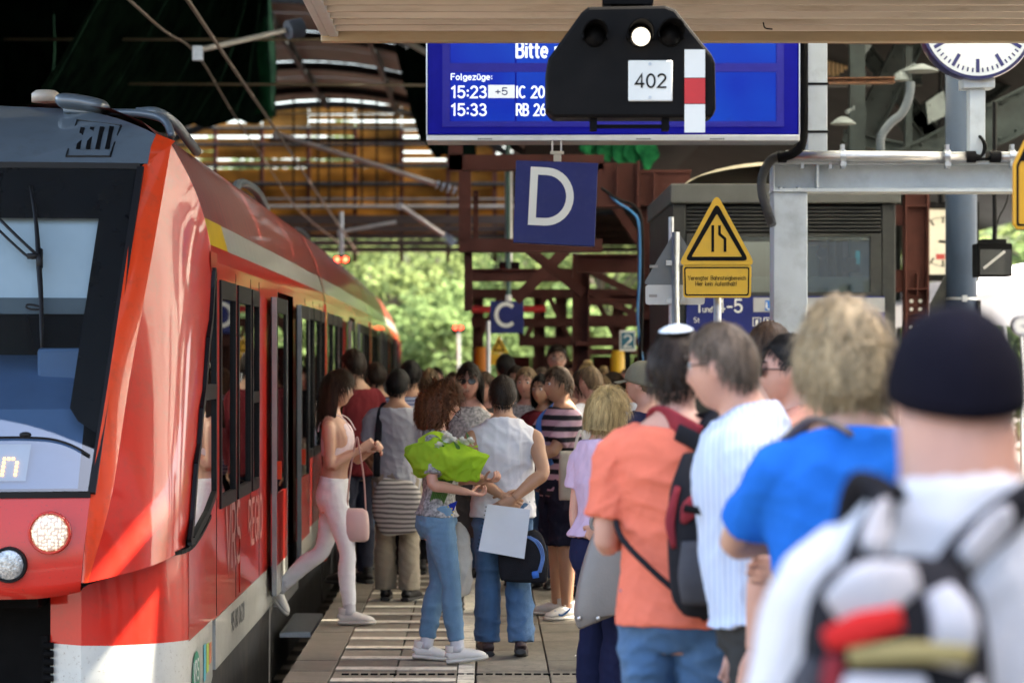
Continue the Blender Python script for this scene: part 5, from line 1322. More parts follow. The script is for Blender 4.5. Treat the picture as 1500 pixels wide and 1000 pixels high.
# ---- blue round column with a bracket plate, band and cable
CLY = 21.0
base = (xat(1408, CLY), CLY, 0); BL = (-base[0], -base[1], 0)
colm = pbr('column_blue', (.04, .065, .11), .5, spec=.25, var=.15, vscale=3, dirt=(.03, .03, .035), damt=.5)
bc = thing('blue_column', base, 'round dark blue steel column with a metal band right of the kiosk', 'column')
b = MB(); b.lathe([(.135, 0), (.135, 5.5)], (base[0], CLY, 0), 32); b.build('shaft', colm, bc, smooth=True, loc=BL)
b = MB(); b.lathe([(.14, -.012), (.142, -.01), (.142, .01), (.14, .012)], (base[0], CLY, zat(438, CLY)), 32); b.box(base[0] - .02, base[0] + .02, CLY - .17, CLY - .13, zat(438, CLY) - .03, zat(438, CLY) + .03); b.build('band', STEEL, bc, loc=BL)
b = MB(); b.prism([(base[0] - .13, zat(400, CLY)), (base[0] - .13, 0), (base[0] - .27, 0), (base[0] - .27, zat(445, CLY))], CLY - .02, CLY + .02); b.build('bracket_plate', DGREY, bc, loc=BL)
b = MB(); b.box(base[0] + .13, base[0] + .15, CLY - .1, CLY + .1, 0, zat(440, CLY)); b.build('bracket_plate', DGREY, bc, loc=BL)

# ---- hanging black lamp box
LY = 19.0
base = tuple(at(1457, 380, LY)); BL = tuple(-v for v in base)
lb = thing('hanging_lamp', base, 'square black lamp box hanging on a thin rod at the right', 'lamp')
a, c, d, e = prect(1432, 1483, 356, 405, LY)
b = MB(); b.box(a, c, LY, LY + .22, d, e); b.build('housing', BLACKM, lb, bevel=.008, loc=BL)
b = MB(); b.box(a + .02, c - .012, LY - .004, LY - .001, d + .015, e - .05); b.build('glass', pbr('lamp_glass', (.03, .03, .03), .12, coat=1), lb, loc=BL)
b = MB(); b.bar(at(1441, 393, LY - .006), at(1472, 368, LY - .006), .02, .004, up=(0, 1, 0)); b.build('reflector', pbr('reflector', (.5, .5, .48), .3), lb, loc=BL)
b = MB(); b.box(xat(1440, LY), xat(1475, LY), LY + .02, LY + .2, zat(357, LY), zat(350, LY)); b.tube([at(1457, 352, LY + .1), at(1457, 150, LY + .1)], .018, 8); b.tube([at(1459, 350, LY + .1), at(1462, 322, LY + .1), at(1475, 295, LY + .1), at(1478, 262, LY + .1)], .006, 6, 4); b.build('rod', BLACK, lb, loc=BL)

# ---- yellow sign cut by the right edge of the view
RY = 9.6
base = tuple(at(1530, 265, RY)); BL = tuple(-v for v in base)
rs = thing('yellow_sign', base, 'yellow sign with black border cut off by the right picture edge', 'sign')
o_ = [(1485, 240), (1502, 204), (1600, 204), (1600, 336), (1491, 336), (1485, 328)]
b = MB(); b.prism(ppoly(o_, RY), RY, RY + .03); b.build('panel', pbr('sign_amber', (.75, .36, .01), .4, var=.05), rs, bevel=.004, loc=BL)
b = MB(); ring(b, ppoly(rounded([(1489, 242), (1503, 212), (1596, 212), (1596, 331), (1489, 331)], 3), RY), ppoly(rounded([(1492, 244), (1505, 216), (1593, 216), (1593, 328), (1492, 328)], 3), RY), RY - .003, RY - .0005); b.build('border', BLACK, rs, loc=BL)
b = MB(); b.prism(ppoly([(1494, 236), (1504, 218), (1560, 218), (1560, 236)], RY), RY - .004, RY - .0005); b.build('symbol', BLACK, rs, loc=BL)
b = MB(); b.tube([at(1545, 204, RY + .05), (at(1545, 204, RY).x, RY + .05, CZ)], .02, 8); b.build('hanger', STEEL, rs, loc=BL)

# ---- red-brown temporary steelwork behind the signs
def steel(nm, members, label, base):
    t = thing(nm, base, label, 'steelwork'); BL = (-base[0], -base[1], -base[2])
    for (kind, p, q, Y, w_, h_, d_) in members:
        b = MB(); a = at(p[0], p[1], Y); c = at(q[0], q[1], Y)
        if kind == 'beam': b.ibeam(a, c, w_, h_, .018)
        elif kind == 'box': b.bar(a, c, w_, h_)
        elif kind == 'col':
            a.z = 0; b.ibeam(a, c, w_, h_, .02, up=(1, 0, 0))
        elif kind == 'plate': b.prism([(at(p[0], p[1], Y).x, at(p[0], p[1], Y).z), (at(q[0], p[1], Y).x, at(q[0], p[1], Y).z), (at(q[0], q[1], Y).x, at(q[0], q[1], Y).z), (at(p[0], q[1], Y).x, at(p[0], q[1], Y).z)], Y - .1, Y - .08)
        b.build(d_, BROWN, t, loc=BL)
    return t, BL
GYY = 24.0
G, GBL = steel('steel_gantry', [
    ('box', (658, 239), (884, 239), GYY, .2, .15, 'top_beam'), ('plate', (657, 214), (678, 252), GYY, 0, 0, 'end_plate'),
    ('box', (681, 252), (681, 352), GYY, .12, .2, 'post'), ('box', (697, 280), (697, 352), GYY + .3, .05, .1, 'post'),
    ('box', (672, 360), (882, 360), GYY, .2, .13, 'bottom_beam'), ('box', (686, 366), (686, 455), GYY + .1, .08, .1, 'post'),
    ('plate', (874, 240), (905, 300), GYY, 0, 0, 'web_plate'), ('plate', (906, 240), (934, 300), GYY, 0, 0, 'web_plate'),
    ('box', (870, 302), (936, 302), GYY - .05, .2, .03, 'flange'), ('box', (936, 252), (1012, 252), GYY - .02, .2, .03, 'flange'), ('box', (936, 300), (1012, 300), GYY - .02, .2, .03, 'flange'),
    ('plate', (937, 253), (958, 299), GYY, 0, 0, 'web_plate'), ('plate', (960, 253), (1010, 299), GYY, 0, 0, 'web_plate'),
    ('box', (905, 244), (905, 300), GYY - .16, .03, .06, 'stiffener'), ('box', (935, 236), (935, 304), GYY - .16, .03, .08, 'stiffener'), ('box', (959, 253), (959, 299), GYY - .16, .03, .06, 'stiffener'),
    ('col', (951, 0), (951, 303), GYY, .24, .22, 'column'), ('col', (851, 0), (851, 372), GYY + 1.5, .2, .18, 'column'),
    ('beam', (845, 386), (936, 386), GYY + .8, .18, .19, 'cross_beam'), ('beam', (690, 403), (850, 403), GYY + 3, .15, .14, 'cross_beam'), 
    ('box', (770, 362), (855, 430), GYY + 1.2, .08, .1, 'brace'), ('box', (870, 255), (940, 360), GYY + 4, .06, .1, 'brace'), ('box', (755, 440), (830, 365), GYY + 2.2, .06, .12, 'brace'),
    ('box', (935, 462), (972, 462), GYY - .1, .26, .07, 'flange'), ('box', (843, 503), (861, 503), GYY + 1.4, .24, .05, 'flange'),
    ], 'red-brown steel gantry of beams and columns behind the D sign', (xat(800, GYY), GYY, 0))
# lattice further back
LYY = 34.0
mem = []
for (p, q) in [((690, 430), (1000, 430)), ((690, 472), (940, 472)), ((760, 500), (945, 500)), ((860, 440), (945, 440))]: mem.append(('box', p, q, LYY, .08, .13, 'chord'))
for i in range(9):
    x = 700 + i * 34; mem.append(('box', (x, 430 if i % 2 else 500), (x + 34, 500 if i % 2 else 430), LYY + .05 * (i % 2), .05, .07, 'diagonal'))
for x in (700, 790, 822, 905): mem.append(('col', (x, 0), (x, 425), LYY + .3, .16, .16, 'column'))
mem += [('box', (860, 395), (930, 430), LYY - 4, .05, .08, 'diagonal'), ('box', (860, 425), (935, 463), LYY - 3, .05, .08, 'diagonal'), ('box', (850, 466), (938, 466), LYY - 3, .08, .08, 'chord'), ('box', (850, 515), (938, 515), LYY - 3, .08, .08, 'chord')]
steel('lattice_frame', mem, 'far red-brown lattice of braced steel chords under the gantry', (xat(820, LYY), LYY, 0))
mem = [('box', (690, 452), (790, 452), 36, .08, .09, 'pipe')]
b = MB(); b.tube([at(690, 453, 33.4), at(800, 452, 33.4)], .05, 8); tag(b.build('red_pipe', pbr('pipe_red', (.5, .02, .02), .4)), 'thin bright red pipe running level behind the C sign', 'pipe')
# post with bolt holes between kiosk and clock
PY = 24.0
base = (xat(1341, PY), PY, 0); BL = (-base[0], -base[1], 0)
t = thing('bolted_post', base, 'red-brown steel post with rows of bolt holes left of the square clock', 'post')
b = MB(); b.box(xat(1325, PY), xat(1358, PY), PY, PY + .02, 0, zat(283, PY)); b.box(xat(1324, PY), xat(1327, PY), PY - .09, PY + .1, 0, zat(283, PY)); b.box(xat(1356, PY), xat(1359, PY), PY - .09, PY + .1, 0, zat(283, PY)); b.build('web', BROWN, t, loc=BL)
for py in (302, 423, 460, 466): 
    b = MB(); b.box(xat(1327, PY) , xat(1356, PY), PY - .09, PY - .001, zat(py + 1, PY), zat(py - 1, PY)); b.build('stiffener', BROWN, t, loc=BL)
b = MB(); b.box(xat(1341, PY), xat(1343, PY), PY - .08, PY - .002, zat(432, PY), zat(400, PY)); b.build('stiffener', BROWN, t, loc=BL)
hm = pbr('hole_light', (.75, .78, .75), .6)  # pale colour stands in for light seen through the bolt holes
for px in (1335, 1348):
    for py in (441, 453, 480): 
        b = MB(); b.lathe([(.016, -.012), (.019, -.002)], at(px, py, PY - .001), 12, 'Y'); b.build('bolt', hm, t, loc=BL)
for (x0, y0, x1, y1) in [(1312, 300, 1326, 330), (1312, 395, 1326, 428)]:
    b = MB(); b.box(xat(x0, PY), xat(x1, PY), PY + .03, PY + .05, zat(y1, PY), zat(y0, PY)); b.build('tie_plate', BROWN, t, loc=BL)
# blue cable down the column
b = MB(); b.tube([at(893, 285, 23.5), at(905, 297, 23.5), at(925, 310, 23.5), at(936, 330, 23.5), at(937, 400, 23.5), at(934, 460, 23.5), at(937, 500, 23.5), at(944, 540, 23.5)], .012, 8, 6)
tag(b.build('blue_cable', pbr('cable_blue', (.03, .22, .5), .5), smooth=True), 'bright blue cable hanging down along the brown column', 'cable')
b = MB(); b.tube([at(880, 275, 23.4), at(905, 292, 23.4), at(930, 303, 23.4), at(940, 330, 23.4), at(941, 420, 23.4), at(938, 530, 23.4)], .016, 8, 6)
tag(b.build('black_cable', BLACK, smooth=True), 'thick black cable sagging beside the blue cable on the brown column', 'cable')
# small number sign 2
b0 = at(919, 499, 30.0); t = thing('number_sign', tuple(b0), 'small teal number plate with a white 2 on the brown column', 'sign'); BL = tuple(-v for v in b0)
a, c, d, e = prect(908, 931, 484, 514, 30); b = MB(); b.box(a, c, 30, 30.03, d, e); b.build('frame', SIGNW, t, loc=BL)
a, c, d, e = prect(910, 929, 487, 511, 30); b = MB(); b.box(a, c, 29.994, 29.999, d, e); b.build('panel', pbr('plate_teal', (.01, .13, .2), .4), t, loc=BL)
o = text_mesh('2', 17 * 30 / F, SIGNW, face_cam(at(914, 508, 29.99)), 'lettering', t, width=11 * 30 / F); o.location = BL
b = MB(); b.box(xat(915, 30.1), xat(923, 30.1), 30.05, 30.12, 0, zat(486, 30.1)); b.build('post', BLACKM, t, loc=BL)
# distant warning sign under C and coloured posts
b0 = at(732, 515, 31.0); t = thing('distant_warning_sign', (b0.x, 31, 0), 'distant yellow triangle and plate standing below the C sign', 'sign'); BL = (-b0.x, -31, 0)
b = MB(); b.prism(ppoly([(731, 491), (745, 517), (718, 517)], 31), 31, 31.02); b.build('triangle', YELLOW, t, loc=BL)
b = MB(); ring(b, ppoly([(731, 497), (740, 514), (722, 514)], 31), ppoly([(731, 501), (737, 512), (725, 512)], 31), 30.995, 30.999); b.build('border', BLACK, t, loc=BL)
b = MB(); b.prism(ppoly([(718, 518), (745, 518), (745, 534), (718, 534)], 31), 31, 31.02); b.build('plate', YELLOW, t, loc=BL)
b = MB(); b.tube([(b0.x, 31.04, 0), (b0.x, 31.04, zat(495, 31))], .03, 8); b.build('post', STEEL, t, loc=BL)
for (px, p0, Y, m_, lab) in [(706, 508, 31, pbr('post_orange', (.7, .22, .01), .5), 'short orange post beside the distant yellow warning sign'), (905, 513, 31, YELLOW, 'short yellow post right under the number 2 plate')]:
    b = MB(); b.lathe([(.09, 0), (.09, zat(p0, Y) - .02), (.075, zat(p0, Y))], (xat(px, Y), Y, 0), 14); tag(b.build('marker_post', m_, smooth=False), lab, 'post')
b = MB(); b.tube([(xat(715, 30.5), 30.5, 0), (xat(715, 30.5), 30.5, zat(470, 30.5))], .03, 8); tag(b.build('steel_pole', STEEL), 'grey steel pole rising left of the distant yellow warning sign', 'pole')

# ---- red signals
redl = emitter('signal_red', (1.0, .04, .02), 5.0); redd = emitter('signal_red_dim', (1.0, .03, .02), 1.2)
def red_signal(pts, Y, label, box, pole=None):
    base = tuple(at(pts[0][0], pts[0][1], Y)); BL = tuple(-v for v in base)
    t = thing('red_signal', base, label, 'signal'); a, c, d, e = prect(*box, Y)
    b = MB(); b.box(a, c, Y, Y + .25, d, e); b.build('case', BLACKM, t, bevel=.02, loc=BL)
    for k, (x, y, r_, m_) in enumerate(pts):
        b = MB(); b.lathe([(r_ * Y / F, 0), (r_ * Y / F * .8, -.04), (.005, -.06)], at(x, y, Y - .005), 14, 'Y'); b.build('lamp', m_, t, loc=BL)
    if pole: b = MB(); b.tube([at(pole[0], pole[1], Y + .1), at(pole[0], pole[2], Y + .1)], .05, 8); b.build('pole', STEEL, t, loc=BL)
red_signal([(736, 402, 4, redl), (754, 404, 2.2, redd)], 30, 'black signal with a bright red light above the C sign', (731, 761, 383, 412), (745, 384, 250))
red_signal([(494, 380, 3.5, redl), (506, 380, 3.5, redl)], 60, 'pair of red signal lights hanging just above the train roof', (488, 512, 374, 386), (500, 376, 310))
red_signal([(667, 480, 2, redl), (675, 480, 2, redl)], 92, 'small far pair of red lights on a mast before the trees', (661, 681, 475, 487), (672, 487, 560))

# ---- overhead wires
wirem = pbr('wire_copper', (.16, .13, .1), .6, .2); 
def wire(pts, r_, nm, label, m_=wirem, sub=6):
    b = MB(); b.tube(pts, r_, 6, sub); tag(b.build(nm, m_, smooth=True), label, 'wire')
wire([at(268, -10, 19.2), at(345, 105, 26), at(405, 192, 33), at(467, 287, 47), at(525, 372, 66)], .018, 'contact_wire', 'pale contact wire slanting down over the train roof toward the trees')
wire([at(178, -10, 17), at(240, 45, 22), at(290, 82, 26), at(345, 172, 33), at(388, 235, 43), at(440, 310, 55), at(520, 373, 66)], .012, 'messenger_wire', 'thin messenger wire left of the pale contact wire')
for (Y, p, q, lab) in [(30, (-10, 58), (600, 58), 'upper level cross-span wire through the dark vault'), (32, (-10, 122), (640, 125), 'lower level cross-span wire through the dark vault'), (50, (240, 168), (640, 165), 'dark cross-span wire in front of the amber gable')]:
    wire([at(p[0], p[1], Y), at(q[0], q[1], Y)], .018, 'span_wire', lab, pbr('span_wire', (.12, .1, .06), .6), 1)
def stay(p, q, Y, r_, label, ins=None):
    base = tuple(at(p[0], p[1], Y)); BL = tuple(-v for v in base); t = thing('registration_arm', base, label, 'catenary arm')
    b = MB(); b.tube([at(p[0], p[1], Y), at(q[0], q[1], Y + .4)], r_, 8); b.build('tube', pbr('arm_grey', (.42, .41, .37), .5, .3), t, loc=BL)
    b = MB(); b.box(at(*p, Y).x - .05, at(*p, Y).x + .05, Y - .04, Y + .04, at(*p, Y).z - .1, at(*p, Y).z + .04); b.build('clamp', STEEL, t, loc=BL)
    if ins:
        a = at(ins[0], ins[1], Y + .4); c = at(ins[2], ins[3], Y + .5); d = (c - a)
        for k in range(6):
            b = MB(); q0 = a + d * (k / 6); b.loft([q0, q0 + d * .05], [.1, .04], 10); b.build('insulator', pbr('insulator_blue', (.2, .24, .3), .3), t, loc=BL)
stay((290, 74), (418, 45), 24, .03, 'short pale registration arm below the top wires', (422, 44, 445, 40))
stay((405, 196), (640, 270), 46, .05, 'long pale registration arm sloping right across the amber gable', (640, 270, 690, 288))
stay((585, 300), (650, 345), 52, .045, 'short registration arm sloping right under the amber gable', (650, 345, 668, 358))
stay((498, 340), (580, 325), 58, .04, 'far level registration arm against the dark truss', None)
stay((655, 95), (585, 55), 30, .04, 'insulated catenary arm left of the blue display', (600, 62, 570, 45))
b = MB(); b.bar(at(400, 198, 47), at(425, 202, 47), .2, .1); b.tube([at(395, 205, 47), at(640, 206, 47)], .04, 6); tag(b.build('wire_clamp', DARKSTEEL), 'dark clamp and cross bar where the wires meet before the gable', 'clamp')

# ---- white marquee and clutter at the right
MY = 42.0
base = (xat(1420, MY), MY, 0); BL = (-base[0], -base[1], 0)
mq = thing('white_marquee', base, 'white marquee tent roof at the far right behind the blue column', 'tent')
tentm = pbr('tent_white', (.75, .76, .78), .7, var=.05)
x0, x1 = xat(1300, MY), xat(1640, MY)
b = MB(); b.add([(x0, MY, zat(450, MY)), (x1, MY, zat(400, MY)), (x1, MY + 4, zat(360, MY) ), (x0, MY + 4, zat(428, MY)), (x0, MY, zat(480, MY)), (x1, MY, zat(476, MY))], [(0, 1, 2, 3), (4, 5, 1, 0)]); b.build('roof_sheet', tentm, mq, loc=BL)
for xx in (x0 + .1, (x0 + x1) / 2, x1 - .1):
    b = MB(); b.tube([(xx, MY + .05, 0), (xx, MY + .05, zat(470, MY))], .05, 8); b.build('pole', STEEL, mq, loc=BL)
clk = clock('far_clock', at(1497, 477, 36), 14 * 36 / F, 'small far round clock at the right edge below the white tent', 15, 20)
b = MB(); c = at(1497, 477, 36); b.tube([(c.x, 36.05, c.z), (c.x, 36.05, 0)], .03, 8); b.build('post', STEEL, clk, loc=tuple(-v for v in c))
# ------------------------------------------------------------------ trees and far town
def leafmat(nm, c):
    m = bpy.data.materials.new(nm); m.use_nodes = True
    n = m.node_tree.nodes; l = m.node_tree.links; n.remove(n['Principled BSDF'])
    oi = n.new('ShaderNodeNewGeometry'); rp = n.new('ShaderNodeValToRGB'); e = rp.color_ramp.elements
    e[0].color = tuple(v * .55 for v in c) + (1,); e[1].color = tuple(min(1, v * 1.5) for v in c) + (1,)
    l.new(oi.outputs['Random Per Island'], rp.inputs[0])
    d = n.new('ShaderNodeBsdfDiffuse'); t = n.new('ShaderNodeBsdfTranslucent'); mx = n.new('ShaderNodeMixShader'); mx.inputs[0].default_value = .5
    l.new(rp.outputs[0], d.inputs[0]); l.new(rp.outputs[0], t.inputs[0]); l.new(d.outputs[0], mx.inputs[1]); l.new(t.outputs[0], mx.inputs[2])
    l.new(mx.outputs[0], n['Material Output'].inputs[0]); return m
leafs = [leafmat('foliage_%d' % i, c) for i, c in enumerate([(.13, .19, .075), (.165, .215, .085), (.11, .165, .08)])]
bark = pbr('bark', (.09, .07, .05), .9, var=.3, vscale=8, bump=.6, bscale=20)
def crown_mesh(seed, h, w_, nclump=46, nleaf=70, ls=.26):
    rn = random.Random(seed); b = MB()
    for k in range(nclump):
        while True:
            p = Vector((rn.uniform(-1, 1), rn.uniform(-1, 1), rn.uniform(-1, 1)))
            if .25 < p.length < 1: break
        c = Vector((p.x * w_, p.y * w_, h * .56 + p.z * h * .44)); cr = rn.uniform(.5, 1.0) * w_ * .34
        for j in range(nleaf):
            d = Vector((rn.gauss(0, 1), rn.gauss(0, 1), rn.gauss(0, .8))).normalized()
            q = c + d * cr * rn.uniform(.5, 1.05)
            u = Vector((rn.gauss(0, 1), rn.gauss(0, 1), rn.gauss(0, .6))).normalized(); v = u.cross(d)
            if v.length < .05: continue
            v.normalize(); s_ = ls * rn.uniform(.6, 1.3)
            b.add([q - u * s_, q + v * s_ * .5, q + u * s_, q - v * s_ * .5], [(0, 1, 2, 3)])
    return b
def trunk_mesh(seed, h, w_):
    rn = random.Random(seed); b = MB()
    b.loft([(0, 0, -.2), (.05, 0, h * .25), (-.05, .1, h * .5), (.1, 0, h * .8)], [h * .03, h * .022, h * .016, h * .006], 10, (0, 1, 0), True, 3)
    for k in range(7):
        a = rn.uniform(0, 6.28); z0 = h * rn.uniform(.25, .55); r_ = w_ * rn.uniform(.5, .85)
        b.loft([(0, 0, z0), (r_ * .4 * math.cos(a), r_ * .4 * math.sin(a), z0 + h * .1), (r_ * math.cos(a), r_ * math.sin(a), z0 + h * .25)], [h * .012, h * .008, h * .003], 7, (0, 1, 0), True, 3)
    return b
crowns = []
for i in range(4):
    h, w_ = [(13, 4.6), (11, 4.2), (15, 5.2), (5.5, 3.6)][i]
    crowns.append((crown_mesh(20 + i, h, w_).mesh('crown', leafs[i % 3], fix=False), trunk_mesh(40 + i, h, w_).mesh('trunk', bark, smooth=True)))
spots = [(-16, 118, 0, 1.1, 'leafy tree far beyond the train tail'), (-9.5, 125, 2, 1.0, 'tall leafy tree seen just right of the train tail'), (-4.5, 116, 1, 1.0, 'bright green tree in the middle of the hall opening'), (.5, 128, 0, 1.1, 'leafy tree at the right of the hall opening'), (5.5, 120, 1, 1.1, 'leafy tree behind the brown gantry'),
         (11, 126, 2, 1.1, 'tall tree behind the lattice frame'), (-7, 108, 3, 1.0, 'low bush beside the far track left of the mast'), (-1.8, 106, 3, 1.05, 'low bush behind the heads in the middle'), (3, 109, 3, 1.1, 'low bush behind the far yellow sign'), (-22, 125, 2, 1.2, 'tall tree hidden behind the train'),
         (11.5, 56, 1, .62, 'green tree behind the square hanging clock'), (15.5, 60, 0, .7, 'green tree above the white marquee'), (14.2, 50, 3, 1.0, 'green bush right behind the hanging lamp box'), (19, 63, 2, .75, 'large tree at the far right edge')]
for (x, y, k, s_, lab) in spots:
    t = empty('tree' if k != 3 else 'bush', (x, y, -.9), random.Random(int(x * 10) + 99).uniform(0, 6), lab, 'tree' if k != 3 else 'bush')
    t.scale = (s_, s_, s_)
    link('crown', crowns[k][0], t); link('trunk', crowns[k][1], t)
# embankment hedge that reads as one mass
hd = MB(); rn = random.Random(5)
for k in range(260):
    c = Vector((rn.uniform(-45, 45), 136 + rn.uniform(-3, 3), rn.uniform(0, 11))); cr = rn.uniform(.8, 1.9)
    for j in range(40):
        d = Vector((rn.gauss(0, 1), rn.gauss(0, 1), rn.gauss(0, 1))).normalized(); q = c + d * cr * rn.uniform(.5, 1); u = Vector((rn.gauss(0, 1), rn.gauss(0, 1), rn.gauss(0, 1))).normalized(); v = u.cross(d).normalized(); s_ = rn.uniform(.3, .6)
        hd.add([q - u * s_, q + v * s_ * .6, q + u * s_, q - v * s_ * .6], [(0, 1, 2, 3)])
tag(hd.build('embankment_greenery', leafs[2], fix=False), 'dense mass of greenery on the embankment beyond the station', 'greenery', kind='stuff')
bk_ = MB(); N = 40
bk_.grid([[(-90 + 180 * i / N, 142 + 4 * j + noise.noise(Vector((i * .4, j, 0))) * 2, -1 + j * 5 + noise.noise(Vector((i * .5, j * 2, 3))) * 1.5) for i in range(N + 1)] for j in range(4)])
tag(bk_.build('embankment', pbr('embankment_earth', (.06, .08, .03), .95, var=.4, vscale=.8, bump=.6), smooth=True), kind='structure')
# ------------------------------------------------------------------ people
def remesh(mb, voxel, smooth=3, fac=.5):
    """fuse overlapping lofts into one skin; returns vertices (n,3) and quads (m,4)"""
    me = bpy.data.meshes.new('tmp'); me.from_pydata(mb.v, [], mb.f)
    bm = bmesh.new(); bm.from_mesh(me); bmesh.ops.recalc_face_normals(bm, faces=bm.faces); bm.to_mesh(me); bm.free()
    o = bpy.data.objects.new('tmp', me)
    r = o.modifiers.new('r', 'REMESH'); r.mode = 'VOXEL'; r.voxel_size = voxel; r.adaptivity = 0.0
    if smooth: s = o.modifiers.new('s', 'SMOOTH'); s.iterations = smooth; s.factor = fac
    ev = scratch(o); em = ev.to_mesh()
    n = len(em.vertices); v = np.empty(n * 3, np.float32); em.vertices.foreach_get('co', v)
    q = np.empty(len(em.loops), np.int32); em.loops.foreach_get('vertex_index', q)
    v = v.reshape(-1, 3).astype(float).copy(); q = q.reshape(-1, 4).copy()
    ev.to_mesh_clear()
    bpy.data.objects.remove(o); bpy.data.meshes.remove(me)
    return v, q
def np_mesh(name, v, q, mats, mi=None, smooth=True):
    me = bpy.data.meshes.new(name)
    me.vertices.add(len(v)); me.vertices.foreach_set('co', np.asarray(v, np.float32).ravel())
    me.loops.add(q.size); me.loops.foreach_set('vertex_index', q.ravel().astype(np.int32))
    me.polygons.add(len(q)); me.polygons.foreach_set('loop_start', np.arange(0, q.size, 4, dtype=np.int32))
    for m in (mats if isinstance(mats, list) else [mats]): me.materials.append(m)
    if mi is not None: me.polygons.foreach_set('material_index', mi.astype(np.int32))
    me.update(calc_edges=True); me.validate()
    me.polygons.foreach_set('use_smooth', [smooth] * len(me.polygons))
    return me
def vnormals(v, q):
    n = np.zeros_like(v); a = np.cross(v[q[:, 2]] - v[q[:, 0]], v[q[:, 3]] - v[q[:, 1]])
    for i in range(4): np.add.at(n, q[:, i], a)
    return n / np.maximum(1e-9, np.linalg.norm(n, axis=1))[:, None]
def wrinkle(v, q, amp, seed, zdir=1.0, wl=(.09, .26), nw=8):
    rs = np.random.RandomState(seed); n = vnormals(v, q); d = np.zeros(len(v))
    warp = v + .03 * np.sin(v[:, [1, 2, 0]] * 17 + seed)
    for i in range(nw):
        k = rs.normal(size=3); k[2] *= zdir; k /= np.linalg.norm(k)
        L = rs.uniform(*wl); s = np.sin(warp @ k * (6.283 / L) + rs.uniform(0, 6.28))
        m = .5 + .5 * np.sin(v @ rs.normal(size=3) * 7 + rs.uniform(0, 6.28))
        d += (1 - np.abs(s)) ** 2 * m * (L / .1)
    d -= d.mean()
    return v + n * (d * amp / nw * 2.2)[:, None]

SKIN = [pbr('skin_light', (.53, .30, .21), .5, var=.06, vscale=9, sss=.12, bump=.1, bscale=160), pbr('skin_pink', (.56, .29, .21), .5, var=.07, vscale=8, sss=.12, bump=.1, bscale=160), pbr('skin_tan', (.40, .215, .13), .5, var=.07, vscale=8, sss=.1, bump=.1, bscale=160)]
LIP = pbr('lips', (.36, .12, .1), .45, sss=.1)
EYEW = pbr('eye_white', (.6, .58, .55), .2); EYED = pbr('iris', (.03, .02, .015), .1)
HAIR = {k: pbr('hair_' + k, c, .5, var=.35, vscale=40, stretch=(1, 1, .25), spec=.18, bump=.4, bscale=120) for k, c in dict(black=(.012, .010, .009), dark=(.028, .017, .011), brown=(.06, .033, .018), auburn=(.13, .045, .017), blonde=(.48, .34, .15), sandy=(.2, .13, .07), grey=(.17, .125, .09), ashblonde=(.47, .35, .2)).items()}

def head_local(n_az=40, n_el=30):
    """face surface in head space: x right, y forward, z up, about 0.236 high"""
    rows = []
    for i in range(n_el + 1):
        el = -math.pi / 2 + math.pi * (i + (.02 if i == 0 else 0) - (.02 if i == n_el else 0)) / n_el
        row = []
        for j in range(n_az):
            az = 2 * math.pi * j / n_az
            dx, dy, dz = math.cos(el) * math.sin(az), math.cos(el) * math.cos(az), math.sin(el)
            x, y, z = .077 * dx, .097 * dy, .118 * dz
            if z < 0:
                t = -z / .118
                x *= 1 - .30 * t ** 1.6
                if y > 0: y = y * (1 - .1 * t) + .012 * t
                else: y *= 1 - .55 * t
            if y > 0:      # flatter face
                f = y / .097
                y = .097 * (f ** .82) * .97 if f > 0 else y
                g = lambda cx, cz, sx, sz: math.exp(-((abs(x) - cx) / sx) ** 2 - ((z - cz) / sz) ** 2)
                w = max(0.0, dy)
                y += w * (.026 * math.exp(-(x / .013) ** 2 - ((z + .028) / .016) ** 2) + .014 * math.exp(-(x / .011) ** 2 - ((z - .002) / .022) ** 2)
                          - .011 * g(.032, .012, .017, .013) + .005 * g(.03, .034, .025, .009) + .004 * g(.045, -.02, .02, .02)
                          + .007 * math.exp(-(x / .024) ** 2 - ((z + .060) / .010) ** 2) - .004 * math.exp(-(x / .022) ** 2 - ((z + .0605) / .0035) ** 2)
                          + .010 * math.exp(-(x / .022) ** 2 - ((z + .098) / .014) ** 2))
            row.append((x, y, z))
        rows.append(row)
    return rows
HEAD_ROWS = head_local()
def hmat(c, yaw, pitch, s, roll=0.0): return Matrix.Translation(Vector(c)) @ Matrix.Rotation(yaw, 4, 'Z') @ Matrix.Rotation(pitch, 4, 'X') @ Matrix.Rotation(roll, 4, 'Y') @ Matrix.Scale(s, 4)
def add_head(b, M, ears=True):
    b.grid([[tuple(M @ Vector(p)) for p in r] for r in HEAD_ROWS], closed=True)
    k = len(HEAD_ROWS[0])
    for row in (HEAD_ROWS[0], HEAD_ROWS[-1]): b.add([tuple(M @ Vector(p)) for p in row], [tuple(range(k))])
    if ears:
        for sx in (-1, 1):
            e = MB(); e.ball((0, 0, 0), (.010, .019, .031), 10)
            E = M @ Matrix.Translation(Vector((sx * .0785, -.008, -.006))) @ Matrix.Rotation(sx * -.45, 4, 'Z') @ Matrix.Rotation(-.15, 4, 'X')
            b.add([tuple(E @ Vector(v)) for v in e.v], e.f)
def ellp(az, el, out=0.0):
    p = Vector((.077 * math.cos(el) * math.sin(az), .097 * math.cos(el) * math.cos(az), .118 * math.sin(el)))
    n = Vector((p.x / .077 ** 2, p.y / .097 ** 2, p.z / .118 ** 2)).normalized()
    return p + n * out, n
def interp(tab, a):
    a = abs((a + math.pi) % (2 * math.pi) - math.pi) * 180 / math.pi
    for (a0, e0), (a1, e1) in zip(tab, tab[1:]):
        if a <= a1: return R(e0 + (e1 - e0) * (a - a0) / (a1 - a0))
    return R(tab[-1][1])
